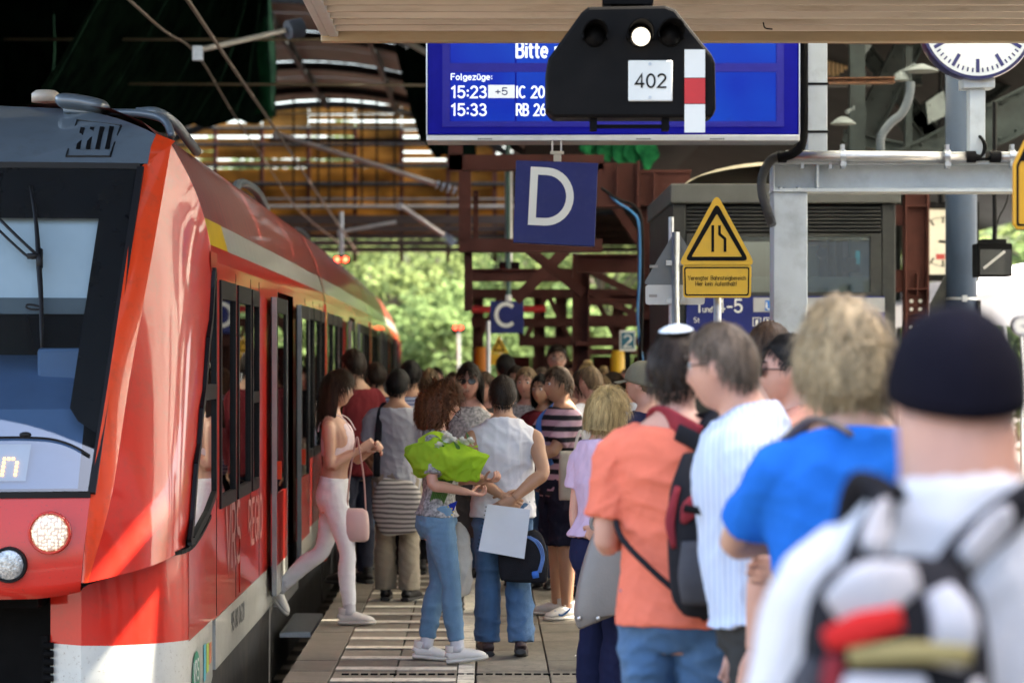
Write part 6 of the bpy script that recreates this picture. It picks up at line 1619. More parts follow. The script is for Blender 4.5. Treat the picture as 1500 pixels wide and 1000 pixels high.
LINES = dict(short=[(0, 40), (35, 38), (60, 24), (78, 12), (95, 3), (118, -22), (180, -36)], bald=[(0, 78), (40, 70), (60, 40), (80, 14), (95, 3), (118, -22), (180, -32)],
             balding=[(0, 52), (25, 60), (45, 34), (70, 20), (90, 5), (118, -22), (180, -36)], long=[(0, 42), (30, 36), (55, 15), (75, -20), (110, -40), (180, -45)])
def make_hair(parent, M, style, mat, seed, thick=.016, length=0.0, strands=500, curl=0.0, slen=.05, lift=.25, wide=1.0, sw=.0035):
    rn = random.Random(seed); b = MB(); tab = LINES[style]
    N, K = 36, 10; rows = []
    for i in range(K + 1):
        row = []
        for j in range(N):
            az = 2 * math.pi * j / N; e0 = interp(tab, az); t = i / K; el = e0 + (R(89) - e0) * t
            o = -.004 + (thick + .004) * min(1, t * 4.5) ** .6
            nz = noise.noise(Vector((math.sin(az) * 3.1, math.cos(az) * 3.1, el * 3.5 + seed)))
            p, n = ellp(az, el, o + nz * thick * .45 * min(1, t * 3)); row.append(tuple(M @ p))
        rows.append(row)
    b.grid(rows, closed=True); b.add(rows[-1], [tuple(range(N))])
    if length > 0:
        for lay in range(2):
            rows = []; A0, A1 = R(78), R(282); NN = 40
            for i in range(13):
                t = i / 12; row = []
                for j in range(NN + 1):
                    az = A0 + (A1 - A0) * j / NN; p, n = ellp(az, R(2), thick * (1.1 - .35 * lay))
                    edge = min(1, min(j, NN - j) / 7)
                    z = .02 - (length * (.75 + .25 * edge) + .02) * t
                    flare = (1 + (wide - 1) * math.sin(math.pi * min(1, t * 1.05)) ) * (1 - .12 * math.sin(math.pi * t) * (1 - curl * 2))
                    nz = noise.noise(Vector((az * 5.5, t * (2 + 9 * curl), seed + lay))) * (.010 + .03 * curl)
                    row.append(tuple(M @ Vector((p.x * flare + n.x * nz, p.y * flare - .012 * t + n.y * nz, z + nz * .5))))
                rows.append(row)
            b.grid(rows)
    # strands
    crown = Vector((0, -.04, .13))
    for k in range(strands):
        az = rn.uniform(0, 2 * math.pi); e0 = interp(tab, az); el = e0 + (R(88) - e0) * rn.random() ** 1.3
        p, n = ellp(az, el, thick * .7); fl = (p - crown); fl -= n * fl.dot(n)
        if fl.length < 1e-4: fl = Vector((rn.uniform(-1, 1), rn.uniform(-1, 1), 0))
        fl.normalize(); fl = (fl + n * lift * rn.uniform(.2, 1.6) + Vector((rn.gauss(0, .22), rn.gauss(0, .22), rn.gauss(0, .12)))).normalized()
        L = slen * rn.uniform(.6, 1.4); side = n.cross(fl).normalized() * sw * rn.uniform(.6, 1.4)
        cr = Vector((rn.gauss(0, 1), rn.gauss(0, 1), rn.gauss(0, 1))) * curl * L * .5
        p1 = p + fl * L * .5 + n * .003 + cr; p2 = p + fl * L + Vector((0, 0, -L * .35)) - cr - n * .004
        b.add([tuple(M @ q) for q in (p - side, p + side, p1 + side * .8, p1 - side * .8, p2)], [(0, 1, 2, 3), (3, 2, 4)])
    if length > 0:
        for k in range(int(strands * .8)):
            az = R(rn.uniform(76, 284)); p, n = ellp(az, R(rn.uniform(-4, 25)), thick * rn.uniform(.8, 1.25)); side = n.cross(Vector((0, 0, 1))).normalized() * sw * 1.3
            L = length * rn.uniform(.6, 1.12); pts = []
            ph = rn.uniform(0, 6.28); S = 6
            for i in range(S + 1):
                t = i / S; w = curl * .05 * math.sin(ph + t * 9) + .004 * math.sin(ph + t * 4)
                f = 1 + (wide - 1) * math.sin(math.pi * min(1, t)) ; 
                pts.append(Vector((p.x * f, p.y * f - .012 * t, p.z - L * t)) + n * (w + .003) + side.normalized() * w * .8)
            vs = []
            for i, q in enumerate(pts): ww = 1 - .7 * i / S; vs += [tuple(M @ (q - side * ww)), tuple(M @ (q + side * ww))]
            b.add(vs, [(2 * i, 2 * i + 1, 2 * i + 3, 2 * i + 2) for i in range(S)])
    return b.build('hair', mat, parent, smooth=True, fix=False)
def brow_eyes(parent, M, hairm, sunglasses=None):
    b = MB()
    for sx in (-1, 1): b.tube([M @ Vector((sx * .016, .096, .033)), M @ Vector((sx * .033, .093, .039)), M @ Vector((sx * .05, .08, .034))], [.003, .0045, .002], 6, 3)
    tag(b.build('eyebrow', hairm, parent, smooth=True), kind='stuff')
    if sunglasses is None or sunglasses == 'clear':
        for sx in (-1, 1):
            b = MB(); c = M @ Vector((sx * .032, .0775, .012)); s = M.to_scale()[0]
            b.ball(c, .0125 * s, 12, 0); f = (M @ Vector((sx * .032, .0905, .012))); b.ball(f - (f - c) * .35, .0065 * s, 10, 1)
            b.build('eye', [EYEW, EYED], parent, smooth=True)
    if sunglasses:
        b = MB()
        for sx in (-1, 1):
            N = 16; ctr = Vector((sx * .033, .103, .008)); pts = [M @ (ctr + Vector((.027 * math.cos(6.283 * i / N), -.008 * (math.cos(6.283 * i / N) * sx > .3), .021 * math.sin(6.283 * i / N)))) for i in range(N)]
            if sunglasses == 'dark': b.add([tuple(p) for p in pts], [tuple(range(N))], 1)
            b.tube(pts + [pts[0]], .0018, 5, 1, 0)
            b.tube([M @ Vector((sx * .06, .093, .012)), M @ Vector((sx * .078, .04, .012)), M @ Vector((sx * .08, -.01, .008))], .0022, 5, 2, 0)
        b.tube([M @ Vector((-.008, .106, .012)), M @ Vector((.008, .106, .012))], .002, 5, 1, 0)
        b.build('sunglasses' if sunglasses == 'dark' else 'glasses', [BLACK, pbr('dark_lens', (.015, .015, .016), .08, coat=1)], parent, smooth=False)
def hand(w, d, n, curl, sx, s=1.0, spread=.08):
    """w wrist, d along the hand, n palm side; five separate fingers"""
    d = Vector(d).normalized(); n = Vector(n); n = (n - d * n.dot(d)).normalized(); r = d.cross(n).normalized() * sx
    b = MB(); w = Vector(w)
    b.loft([w - d * .03, w, w + d * .035 * s, w + d * .09 * s], [(.024, .018), (.026, .018), (.038 * s, .016 * s), (.041 * s, .013 * s)], 10, tuple(n), True, 2)
    for i, (o, L) in enumerate(((-.030, .078), (-.010, .088), (.011, .082), (.030, .064))):
        p = w + d * .082 * s + r * o * s; dd = (d + r * o * spread * 12).normalized(); pts = [p]; a = 0
        for k, f in enumerate((.45, .32, .23)):
            a += curl * (.75, .9, .6)[k]; q = dd * math.cos(a) + n * math.sin(a); p = p + q * L * s * f; pts.append(p)
        b.loft(pts, [.0092 * s, .0086 * s, .008 * s, .006 * s], 8, tuple(r), True, 2)
    p = w + d * .025 * s - r * .03 * s; q = (d * .7 - r * .7 + n * .3).normalized()
    b.loft([p, p + q * .04 * s, p + (q * .05 + d * .018 + n * (.012 + .02 * curl)) * s, p + (q * .055 + d * .04 + n * (.015 + .03 * curl)) * s], [.013 * s, .0115 * s, .010 * s, .007 * s], 8, tuple(n), True, 2)
    return b
def ik(S, T, a, b_, pole):
    S = Vector(S); T = Vector(T); d = T - S; L = min(d.length, (a + b_) * .995); d.normalize()
    x = (a * a - b_ * b_ + L * L) / (2 * L); h = math.sqrt(max(0, a * a - x * x)); p = Vector(pole); p = (p - d * p.dot(d)).normalized()
    E = S + d * x + p * h; return E, S + d * L
def shoe(parent, ank, fd, mat, sole, s=1.0, style='sneaker', laces=True):
    """ank = ankle point (0.085 above the sole); fd = foot direction"""
    fd = Vector(fd).normalized(); r = fd.cross(Vector((0, 0, 1))); r = r.normalized() if r.length > .05 else Vector((1, 0, 0)); u = r.cross(fd).normalized()
    A = Vector(ank) - u * .085 * s
    def P(f, h, x=0.0): return tuple(A + fd * f * s + u * h * s + r * x * s)
    b = MB()
    b.loft([P(-.075, .045), P(-.07, .05), P(-.03, .056), P(.03, .055), (P(.10, .045)), P(.155, .037), P(.185, .032)], [(.008, .012), (.034, .032), (.039, .042), (.041, .04), (.046, .032), (.041, .024), (.014, .012)], 14, tuple(u), True, 3, 0)
    if style != 'sandal': b.loft([P(-.035, .06), P(-.03, .1), P(-.028, .118)], [(.036, .045), (.039, .05), (.04, .05)], 14, tuple(fd), True, 2, 0)
    b.loft([P(-.085, .016), P(-.078, .016), P(-.02, .016), P(.05, .016), P(.11, .016), P(.165, .018), P(.198, .022)], [(.012, .012), (.036, .018), (.039, .018), (.042, .018), (.049, .017), (.043, .016), (.012, .012)], 14, tuple(u), True, 3, 1)
    if laces and style == 'sneaker':
        for k in range(5): b.tube([P(.03 + k * .02, .098 - k * .009, -.022), P(.032 + k * .02, .102 - k * .0095, 0), P(.03 + k * .02, .098 - k * .009, .022)], .003 * s, 5, 2, 2)
    return b.build('shoe', [mat, sole, SIGNW], parent, smooth=True)

TORSO = dict(m=[(.79, .11, .09, 0), (.88, .165, .118, -.012), (.97, .165, .115, -.005), (1.08, .155, .108, .008), (1.2, .165, .113, .012), (1.32, .185, .118, .004), (1.41, .178, .1, -.012), (1.465, .125, .08, -.02), (1.51, .065, .063, -.014)],
             f=[(.79, .11, .09, 0), (.88, .172, .122, -.014), (.97, .16, .11, -.006), (1.08, .128, .092, .006), (1.2, .138, .112, .02), (1.3, .15, .12, .022), (1.39, .152, .092, -.006), (1.45, .11, .07, -.018), (1.5, .055, .055, -.012)])
def person(label, X, Y, H, face, sex='m', build=1.0, skin=0, hair=('short', 'dark', {}), top=None, bottom=None, shoes=None, armL=None, armR=None, legL=None, legR=None, headturn=0, headpitch=0, headroll=0, lean=0, sidelean=0, vox=.010, seed=1, specs=None, hands=True, group=None, cap=None, belly=1.0, facevis=True, zoff=0.0, neckk=1.0, headdrop=0.0, trap=0.0):
    k = H / 1.75
    root = empty('person', (X, Y, zoff), R(face), label, 'person', group)
    fem = sex == 'f'
    sh = (.152 if fem else .182) * (1 + (build - 1) * .55); th, shn, ua, fa = .43, .425, .30, .255
    legs = {}
    for sd, lg in ((-1, legL), (1, legR)):
        kd, ad, fdr = lg if lg else ((sd * .02, .01, -1), (0, -.02, -1), (sd * .18, 1, 0))
        hip = Vector((sd * .084, 0, 0)); kn = hip + Vector(kd).normalized() * th; an = kn + Vector(ad).normalized() * shn; legs[sd] = [hip, kn, an, Vector(fdr)]
    low = min(l[2].z for l in legs.values()); hz = .087 - low
    for l in legs.values():
        for i in range(3): l[i] = l[i] + Vector((0, 0, hz))
    Rl = Matrix.Translation(Vector((0, 0, hz))) @ Matrix.Rotation(R(-lean), 4, 'X') @ Matrix.Rotation(R(sidelean), 4, 'Y') @ Matrix.Translation(Vector((0, 0, -.942)))
    S = lambda p: Rl @ Vector(p)
    prof = [(p[0] + (trap if p[0] > 1.45 else 0),) + p[1:] for p in TORSO[sex]]
    def tor(z0, z1, ease, hemflare=0.0):
        zs = [z0] + [p[0] for p in prof if z0 + .02 < p[0] < z1 - .015] + [z1]; out = []
        for z in zs:
            for (a, c) in zip(prof, prof[1:]):
                if a[0] <= z <= c[0] + 1e-6: t = (z - a[0]) / (c[0] - a[0]); q = [a[i] + (c[i] - a[i]) * t for i in range(4)]; break
            else: q = list(prof[0] if z < prof[0][0] else prof[-1]); q[0] = z
            bl = build * (belly if z < 1.2 else 1)
            out.append((S((0, q[3] + (.5 * (belly - 1) * q[2] if z < 1.2 else 0), z)), (q[1] * build + ease + hemflare * (z == z0), q[2] * bl + ease + hemflare * (z == z0))))
        return out
    arms = {}
    for sd, ar in ((-1, armL), (1, armR)):
        sp = S((sd * sh, -.012, 1.41))
        if ar is None: ar = ('dir', (sd * .16, -.04, -1), (sd * .02, .16, -1), (-sd, 0, 0), .5)
        if ar[0] == 'dir': el = sp + Vector(ar[1]).normalized() * ua; wr = el + Vector(ar[2]).normalized() * fa
        else: el, wr = ik(sp, Vector(ar[1]) / k, ua, fa, ar[2])
        arms[sd] = [sp, el, wr, ar]
    nb = S((0, -.02, 1.46)); hc = S((0, .022, 1.632 - headdrop))
    yaw = R(headturn); M = hmat(hc, yaw, R(headpitch), 1.0, R(headroll))
    # --- skin
    b = MB(); T_ = tor(.79, 1.51, 0)
    b.loft([t[0] for t in T_], [t[1] for t in T_], 18, tuple(Rl.to_3x3() @ Vector((0, 1, 0))), True, 3)
    nr = (.047 if fem else .058) * (1 + (build - 1) * .6) * neckk
    b.loft([nb, (nb + hc) / 2 + Vector((0, -.012, -.01)), hc + Vector((0, -.015, -.03))], [(nr * 1.2, nr * 1.15), (nr, nr), (nr, nr * 1.05)], 14, (0, 1, 0), True, 3)
    add_head(b, M)
    ab = .85 if fem else 1 + (build - 1) * .7
    for sd, (sp, el, wr, ar) in arms.items():
        mid = el + (wr - el) * .3
        b.loft([sp + (el - sp) * .02 + Vector((-sd * .06, 0, -.012)), sp + (el - sp) * .14, sp + (el - sp) * .5, el, mid, wr], [.036 * ab, .050 * ab, .048 * ab, .040 * ab, .043 * ab, .026 * ab], 12, (.3, .9, .2), True, 3)
    lb = .95 if fem else 1 + (build - 1) * .6
    for sd, (hip, kn, an, fdr) in legs.items():
        b.loft([hip + Vector((0, 0, .05)), hip + (kn - hip) * .3, kn, kn + (an - kn) * .3 + Vector((0, -.012, 0)), an, an - Vector((0, 0, .05))], [(.076 * lb, .085 * lb), (.08 * lb, .088 * lb), (.054 * lb, .056 * lb), (.053 * lb, .06 * lb), (.034, .038), (.036, .04)], 14, (0, 1, 0), True, 3)
    v, q = remesh(b, vox, 3)
    Mi = np.array(M.inverted()); hl = np.c_[v, np.ones(len(v))] @ Mi.T
    lipv = (np.abs(hl[:, 0]) < .024) & (np.abs(hl[:, 2] + .0605) < .0085) & (hl[:, 1] > .075)
    mi = lipv[q].all(axis=1).astype(int)
    parts = [(v, q, mi)]
    if hands:
        for sd, (sp, el, wr, ar) in arms.items():
            n_ = ar[3] if len(ar) > 3 else (-sd, .2, 0); cu = ar[4] if len(ar) > 4 else .5; hd_ = ar[5] if len(ar) > 5 else (wr - el)
            hb = hand(wr, hd_, n_, cu, sd, .92 if fem else 1.05); hv, hq = remesh(hb, max(.0048, vox * .55), 1)
            parts.append((hv, hq, np.zeros(len(hq))))
    vv = np.vstack([p[0] for p in parts]) * k; off = 0; qs = []
    for p in parts: qs.append(p[1] + off); off += len(p[0])
    me = np_mesh('body', vv, np.vstack(qs), [SKIN[skin], LIP], np.concatenate([p[2] for p in parts]))
    link('body', me, root)
    def cloth_obj(nm, b, mat, vx, amp, seed_, zdir=1.0, sm=3, wl=(.09, .26)):
        v, q = remesh(b, vx, sm)
        if amp: v = wrinkle(v, q, amp, seed_, zdir, wl)
        return link(nm, np_mesh(nm, v * k, q, mat), root)
    up = tuple(Rl.to_3x3() @ Vector((0, 1, 0)))
    if top:
        b = MB(); e = top.get('ease', .014); sl = top.get('sleeve', .62); T_ = tor(top.get('hem', .84), top.get('neck', 1.505 if top.get('collar') else 1.475), e, top.get('flare', .02))
        if sl == 0:   # vest: shoulders cut in
            T_ = [t if i < len(T_) - 2 else (t[0], (t[1][0] * .86, t[1][1])) for i, t in enumerate(T_)]
        b.loft([t[0] for t in T_], [t[1] for t in T_], 20, up, True, 4)
        if sl > 0:
            for sd, (sp, el, wr, ar) in arms.items():
                e2 = e * .75 + .003; pts = [sp - (el - sp) * .03 + Vector((-sd * .075, 0, .004)), sp + (el - sp) * .1]; rr = [.046 * ab + e2 * .8, .057 * ab + e2 * .85]
                if sl <= 1: pts += [sp + (el - sp) * sl * .6, sp + (el - sp) * sl]; rr += [.053 * ab + e2 * 1.1, .051 * ab + e2 * 1.35]
                else: pts += [el, el + (wr - el) * .5, el + (wr - el) * (sl - 1)]; rr += [.044 * ab + e2, .042 * ab + e2, .032 * ab + e2]
                b.loft(pts, rr, 14, (.3, .9, .2), True, 3)
        cloth_obj(top.get('name', 'shirt'), b, top['mat'], vox, top.get('amp', .010) * .7, seed, .8)
        if top.get('collar'):
            b = MB(); N = 22; rows_ = []
            for (dz, rr_, zz) in ((0, nr * 1.28, 1.475), (0, nr * 1.22, 1.525), (0, nr * 1.42, 1.495), (0, nr * 1.75, 1.462)):
                rows_.append([tuple(S((rr_ * math.sin(6.283 * (.02 + .96 * i / N)), -.018 + rr_ * 1.05 * math.cos(6.283 * (.02 + .96 * i / N)) + .01, zz - .035 * max(0, math.cos(6.283 * (.02 + .96 * i / N)))))) for i in range(N + 1)])
            b.grid(rows_); o = b.build('collar', top['mat'], root, smooth=True); o.scale = (k, k, k)
    if bottom:
        b = MB(); e = bottom.get('ease', .012); L = bottom.get('len', 2.0); T_ = tor(.80, bottom.get('waist', .975), e)
        b.loft([t[0] for t in T_], [t[1] for t in T_], 18, up, True, 3)
        for sd, (hip, kn, an, fdr) in legs.items():
            fl = bottom.get('flare', .0)
            pts = [hip + Vector((0, 0, .05)), hip + (kn - hip) * .3]; rr = [(.08 * lb + e * .5, .09 * lb + e * .5), (.083 * lb + e, .092 * lb + e)]
            if L <= 1: pts += [hip + (kn - hip) * L * .75, hip + (kn - hip) * L]; rr += [(.075 * lb + e * 1.2, .08 * lb + e * 1.2), (.068 * lb + e * 1.5, .073 * lb + e * 1.5)]
            else: pts += [kn, kn + (an - kn) * .35 + Vector((0, -.01, 0)), kn + (an - kn) * (L - 1)]; rr += [.058 * lb + e, (.056 * lb + e + fl * .4, .062 * lb + e + fl * .4), (.042 * lb + e + fl, .046 * lb + e + fl)]
            b.loft(pts, rr, 16, (0, 1, 0), True, 4)
        cloth_obj(bottom.get('name', 'trousers'), b, bottom['mat'], vox, bottom.get('amp', .008), seed + 5, 2.2)
        if bottom.get('belt'):
            T_ = tor(.965, 1.005, e + .006); b = MB(); b.loft([t[0] for t in T_], [t[1] for t in T_], 24, up, True, 1); o = b.build('belt', bottom['belt'], root, smooth=True); o.scale = (k, k, k)
    if shoes:
        for sd, (hip, kn, an, fdr) in legs.items():
            o = shoe(root, an, fdr, shoes['mat'], shoes.get('sole', SIGNW), .93 if fem else 1.05, shoes.get('style', 'sneaker')); o.scale = (k, k, k)
            if shoes.get('sock'):
                b = MB(); b.loft([an - Vector((0, 0, .01)), an + (kn - an) * .12, an + (kn - an) * shoes.get('sockh', .2)], [.044, .043, .044], 12, (0, 1, 0), True, 2); o = b.build('sock', shoes['sock'], root, smooth=True); o.scale = (k, k, k)
    if hair:
        o = make_hair(root, M, hair[0], HAIR[hair[1]], seed, **hair[2]); o.scale = (k, k, k)
    if cap: cap(root, M, k)
    if facevis:
        n0 = len(root.children)
        before = set(bpy.data.objects); brow_eyes(root, M, HAIR[hair[1]] if hair else HAIR['brown'], specs)
        for o in set(bpy.data.objects) - before: o.scale = (k, k, k)
    root['_k'] = k
    del root['_k']
    info = dict(root=root, k=k, M=M, S=S, arms=arms, legs=legs, X=X, Y=Y, face=face)
    def wpt(p): # local (unit) point to world
        q_ = Vector(p) * k; return Matrix.Translation(Vector((X, Y, zoff))) @ Matrix.Rotation(R(face), 4, 'Z') @ q_
    info['w'] = wpt
    return info
def loc_of(X, Y, face, p):
    """world point -> person's local frame (metres)"""
    return Matrix.Rotation(-R(face), 4, 'Z') @ (Vector(p) - Vector((X, Y, 0)))
def P2(px, s, top, Hadd=0.0):
    """position and height from head pixel, pixels per metre and the pixel row of the head top"""
    Y = F / s; return (px - CX) / s, Y, CH + (CY - top) / s + Hadd

JEANS = pbr('denim', (.06, .15, .3), .85, var=.25, vscale=5, stretch=(1, 1, .5), bump=.4, bscale=300, dirt=(.14, .22, .32), damt=.5, dscale=4)
DJEANS = pbr('dark_denim', (.015, .02, .045), .85, var=.2, vscale=5, bump=.4, bscale=300)
LJEANS = pbr('light_denim', (.13, .26, .41), .85, var=.2, vscale=5, stretch=(1, 1, .5), bump=.4, bscale=300, dirt=(.2, .3, .38), damt=.5, dscale=5)
WTEE = cloth('white_cotton', (.66, .66, .7), var=.03); CORAL = cloth('coral_cotton', (.78, .19, .12), var=.05); BLUET = cloth('blue_cotton', (.012, .15, .6), var=.05)
GREYT = cloth('grey_cotton', (.42, .43, .47), var=.05); LILAC = cloth('lilac_linen', (.55, .40, .53), var=.06); PEACH = cloth('peach_cotton', (.68, .31, .22)); NAVY = cloth('navy_cloth', (.015, .018, .05)); BEIGE = cloth('beige_chino', (.34, .3, .24)); BLACKC = cloth('black_cloth', (.014, .014, .016)); DBROWN = cloth('brown_cloth', (.06, .05, .045)); PINKTOP = cloth('pink_top', (.74, .6, .62), var=.04); WHITEP = cloth('white_trousers', (.76, .77, .8), var=.03); CHAR = cloth('charcoal_trousers', (.05, .05, .05)); NAVYSH = cloth('navy_shorts', (.02, .02, .035)); REDC = cloth('maroon_cloth', (.14, .02, .025))
STRI = striped('blue_stripe_shirt', (.56, .62, .74), (.38, .48, .68), .017, .6, 'Y', .8, .1, .01)
PSTR = striped('pink_black_stripes', (.45, .3, .36), (.02, .02, .024), .075, .5, 'Z', .85, .06, .01)
CHECK = striped('blue_check', (.3, .36, .5), (.08, .11, .22), .03, .5, 'Z', .85, .06, .008)
PATT = pbr('patterned_jersey', (.5, .49, .48), .9, col2=(.07, .07, .08), vscale=55, bump=.3, bscale=200)
SNEAK = pbr('white_leather', (.66, .64, .6), .5, var=.06, vscale=12, dirt=(.4, .36, .3), damt=.4, dscale=12); SOLE = pbr('sole_white', (.62, .6, .54), .6, var=.08, dirt=(.25, .22, .18), damt=.5)
BSHOE = pbr('black_shoe', (.015, .014, .014), .5, var=.2); BSOLE = pbr('black_sole', (.03, .03, .03), .7); SOCK = cloth('white_sock', (.6, .6, .64))
# ------------------------------------------------------------------ the people of the photograph
def dome_cap(mat, e_back=-8, e_front=8, thick=.014, brim=None, kippa=False, button=True):
    def fn(root, M, k):
        b = MB(); N = 40; K = 10; rows = []
        for i in range(K + 1):
            row = []
            for j in range(N):
                az = 2 * math.pi * j / N; c = .5 + .5 * math.cos(az); e0 = R(e_back + (e_front - e_back) * c)
                if kippa: e0 = R(64)
                el = e0 + (R(89) - e0) * i / K
                ridge = .0018 * (abs(math.sin(3 * az)) < .12)
                p, n = ellp(az if not kippa else az, el, thick + ridge + (.004 * math.sin(math.pi * i / K) if not kippa else 0))
                if kippa: p = Matrix.Rotation(.18, 4, 'X') @ p
                row.append(tuple(M @ p))
            rows.append(row)
        b.grid(rows, closed=True); b.add(rows[-1], [tuple(range(N))])
        if button and not kippa: b.ball(M @ Vector((0, 0, .118 + thick)), (.009, .009, .005), 8)
        c = b.build('cap', mat, root, smooth=True, fix=False); c.scale = (k, k, k)
        so_ = c.modifiers.new('s', 'SOLIDIFY'); so_.thickness = .003
        if brim:
            b = MB(); rows = []
            for i in range(7):
                t = i / 6; row = []
                for j in range(15):
                    az = R(-58 + 116 * j / 14); p, n = ellp(az, R(e_front), thick); L = .075 * math.cos(R(-58 + 116 * j / 14)) ** .5
                    row.append(tuple(M @ (p + Vector((p.x * .2, L, -.014)) * t + Vector((0, 0, -.010 * (abs(j - 7) / 7) ** 2)))))
                rows.append(row)
            b.grid(rows); o = b.build('cap_brim', mat, root, smooth=True, fix=False); o.scale = (k, k, k); so_ = o.modifiers.new('s', 'SOLIDIFY'); so_.thickness = .004
    return fn
def strap(pts, w, t, up=None, sub=6):
    b = MB(); P_ = sample_path([tuple(p) for p in pts], sub)
    for i in range(len(P_) - 1): pass
    b.loft([tuple(p) for p in P_], [(w / 2, t / 2)] * len(P_), 8, up or (0, 1, 0), True, 1, power=4)
    return b
SH = dict(mat=SNEAK, sole=SOLE, sock=SOCK)
BSH = dict(mat=BSHOE, sole=BSOLE)
# --- A: man in navy cap, white T-shirt, back to the camera
xA, yA = .69, 3.56
pA = person('man in navy cap and white T-shirt seen from behind, nearest the camera', xA, yA, 1.86, 0, trap=.03, build=1.02, skin=1, hair=('short', 'brown', dict(thick=.004, strands=150, slen=.012)), top=dict(mat=WTEE, hem=.84, sleeve=.72, ease=.014, amp=.012, neck=1.525), bottom=dict(mat=BLACKC), shoes=BSH, armL=('dir', (-.24, .12, -1), (-.05, .5, -.8)), armR=('dir', (.24, .12, -1), (.05, .5, -.8)), cap=dome_cap(cloth('cap_navy', (.008, .0075, .014), var=.15), -9, 15, .018), vox=.010, seed=11, facevis=False, neckk=1.45)
# --- his backpack
def backpack(label, info, mats, cx=-.125, dy=-.21, w=.118, h0=.98, h1=1.425, d=.085):
    S, W_ = info['S'], info['w']; bk, gr, dk, rd, st = mats
    c = W_(S((cx, dy, 1.2))); t = thing('backpack', tuple(c), label, 'backpack'); BL = tuple(-v for v in c)
    def L(pts, rad, m_, nm, up=(0, 1, 0), sub=4, pw=3.0, n=18): b = MB(); b.loft([tuple(W_(S(p))) for p in pts], [tuple(np.array(r_) * info['k']) for r_ in rad], n, tuple(Matrix.Rotation(R(info['face']), 3, 'Z') @ Vector(up)), True, sub, power=pw); return b.build(nm, m_, t, smooth=True, loc=BL)
    L([(cx, dy, h0), (cx, dy, h0 + .04), (cx, dy - .02, (h0 + h1) / 2), (cx, dy, h1 - .05), (cx, dy + .02, h1)], [(w * .8, d * .7), (w, d), (w * 1.04, d * 1.1), (w * .94, d), (w * .55, d * .4)], bk, 'main_bag')
    f = dy - d
    L([(cx - .085, f - .005, 1.375), (cx - .045, f - .02, 1.402), (cx + .01, f + .01, 1.418)], [(.03, .018), (.04, .02), (.02, .014)], gr, 'grey_panel', (0, 1, 0))
    L([(cx + .05, f - .01, 1.31), (cx + .06, f - .015, 1.36), (cx + .045, f + .01, 1.4)], [(.024, .018), (.03, .02), (.02, .014)], gr, 'grey_panel')
    L([(cx - .1, f - .02, 1.343), (cx - .06, f - .035, 1.36), (cx - .012, f - .03, 1.372)], [(.014, .018), (.02, .018), (.016, .012)], rd, 'red_tab')
    L([(cx - .09, f - .02, 1.322), (cx - .095, f - .02, 1.28), (cx - .085, f - .02, 1.22)], [(.012, .012), (.014, .012), (.012, .012)], cloth('pack_maroon', (.26, .035, .045)), 'red_cord')
    L([(cx - .075, f - .03, 1.325), (cx, f - .045, 1.33), (cx + .075, f - .03, 1.325)], [(.013, .012)] * 3, st, 'compression_strap')
    L([(cx - .02, f - .02, 1.19), (cx - .03, f - .035, 1.25), (cx - .03, f - .03, 1.3)], [(.06, .02), (.065, .03), (.05, .018)], gr, 'front_pocket')
    L([(cx + .08, f + .02, 1.15), (cx + .085, f + .02, 1.23), (cx + .08, f + .02, 1.29)], [(.02, .03), (.028, .04), (.02, .03)], gr, 'side_pocket')
    L([(cx - .105, f + .03, 1.18), (cx - .12, f + .03, 1.25), (cx - .105, f + .03, 1.31)], [(.02, .03), (.03, .04), (.02, .03)], dk, 'side_pocket')
    for pts in ([(cx - .05, dy + .0, 1.40), (cx - .02, -.17, 1.46), (-.115, -.1, 1.505), (-.125, -.01, 1.525), (-.13, .07, 1.47), (-.14, .13, 1.3)], [(cx + .055, dy - .02, 1.395), (-.02, -.19, 1.45), (.055, -.14, 1.5), (.115, -.03, 1.53), (.13, .06, 1.48), (.14, .13, 1.3)]):
        b = MB(); b.loft([tuple(W_(S(p))) for p in pts], [(.034, .013)] * len(pts), 10, (0, 1, .5), True, 6, power=3); b.build('shoulder_strap', bk, t, smooth=True, loc=BL)
        b = MB(); p0, p1 = np.array(pts[0]), np.array(pts[1]); p2 = np.array(pts[2]); q_ = [p0 * .3 + p1 * .7 + np.array((0, -.022, 0)), p1 * .6 + p2 * .4 + np.array((0, -.024, .004)), p1 * .3 + p2 * .7 + np.array((0, -.024, .004))]; b.loft([tuple(W_(S(p))) for p in q_], [(.022, .008), (.026, .008), (.02, .008)], 10, (0, 1, .5), True, 4, power=3); b.build('strap_panel', gr, t, smooth=True, loc=BL)
    return t
nb_ = cloth('pack_black', (.02, .02, .024)); ng = cloth('pack_grey', (.48, .48, .52)); nd = cloth('pack_dark', (.07, .07, .08)); nr_ = cloth('pack_red', (.6, .03, .03)); ny = cloth('pack_straw', (.33, .28, .13)); nm_ = cloth('pack_maroon', (.26, .035, .045))
backpack('grey and black backpack with a red tab on the white T-shirt man', pA, [nb_, ng, nd, nr_, ny])
# --- B: fair-haired woman in a blue T-shirt
xB, yB = .905, 6.1
pB = person('woman with short ash-blonde hair and bright blue T-shirt, elbow out', xB, yB, 1.925, 18, 'f', trap=.025, build=1.2, skin=0, hair=('long', 'ashblonde', dict(thick=.028, length=.075, strands=2600, slen=.06, lift=.3, curl=.1, wide=1.05, sw=.0022)), top=dict(mat=BLUET, hem=.82, sleeve=.78, ease=.016, amp=.012), bottom=dict(mat=DJEANS), shoes=BSH, armL=('ik', loc_of(xB, yB, 18, at(1195, 790, yB + .30)), (-.9, .1, -.3)), armR=('ik', (.02, .3, 1.25), (1, -.3, -.3)), vox=.010, seed=21, facevis=False, hands=True)
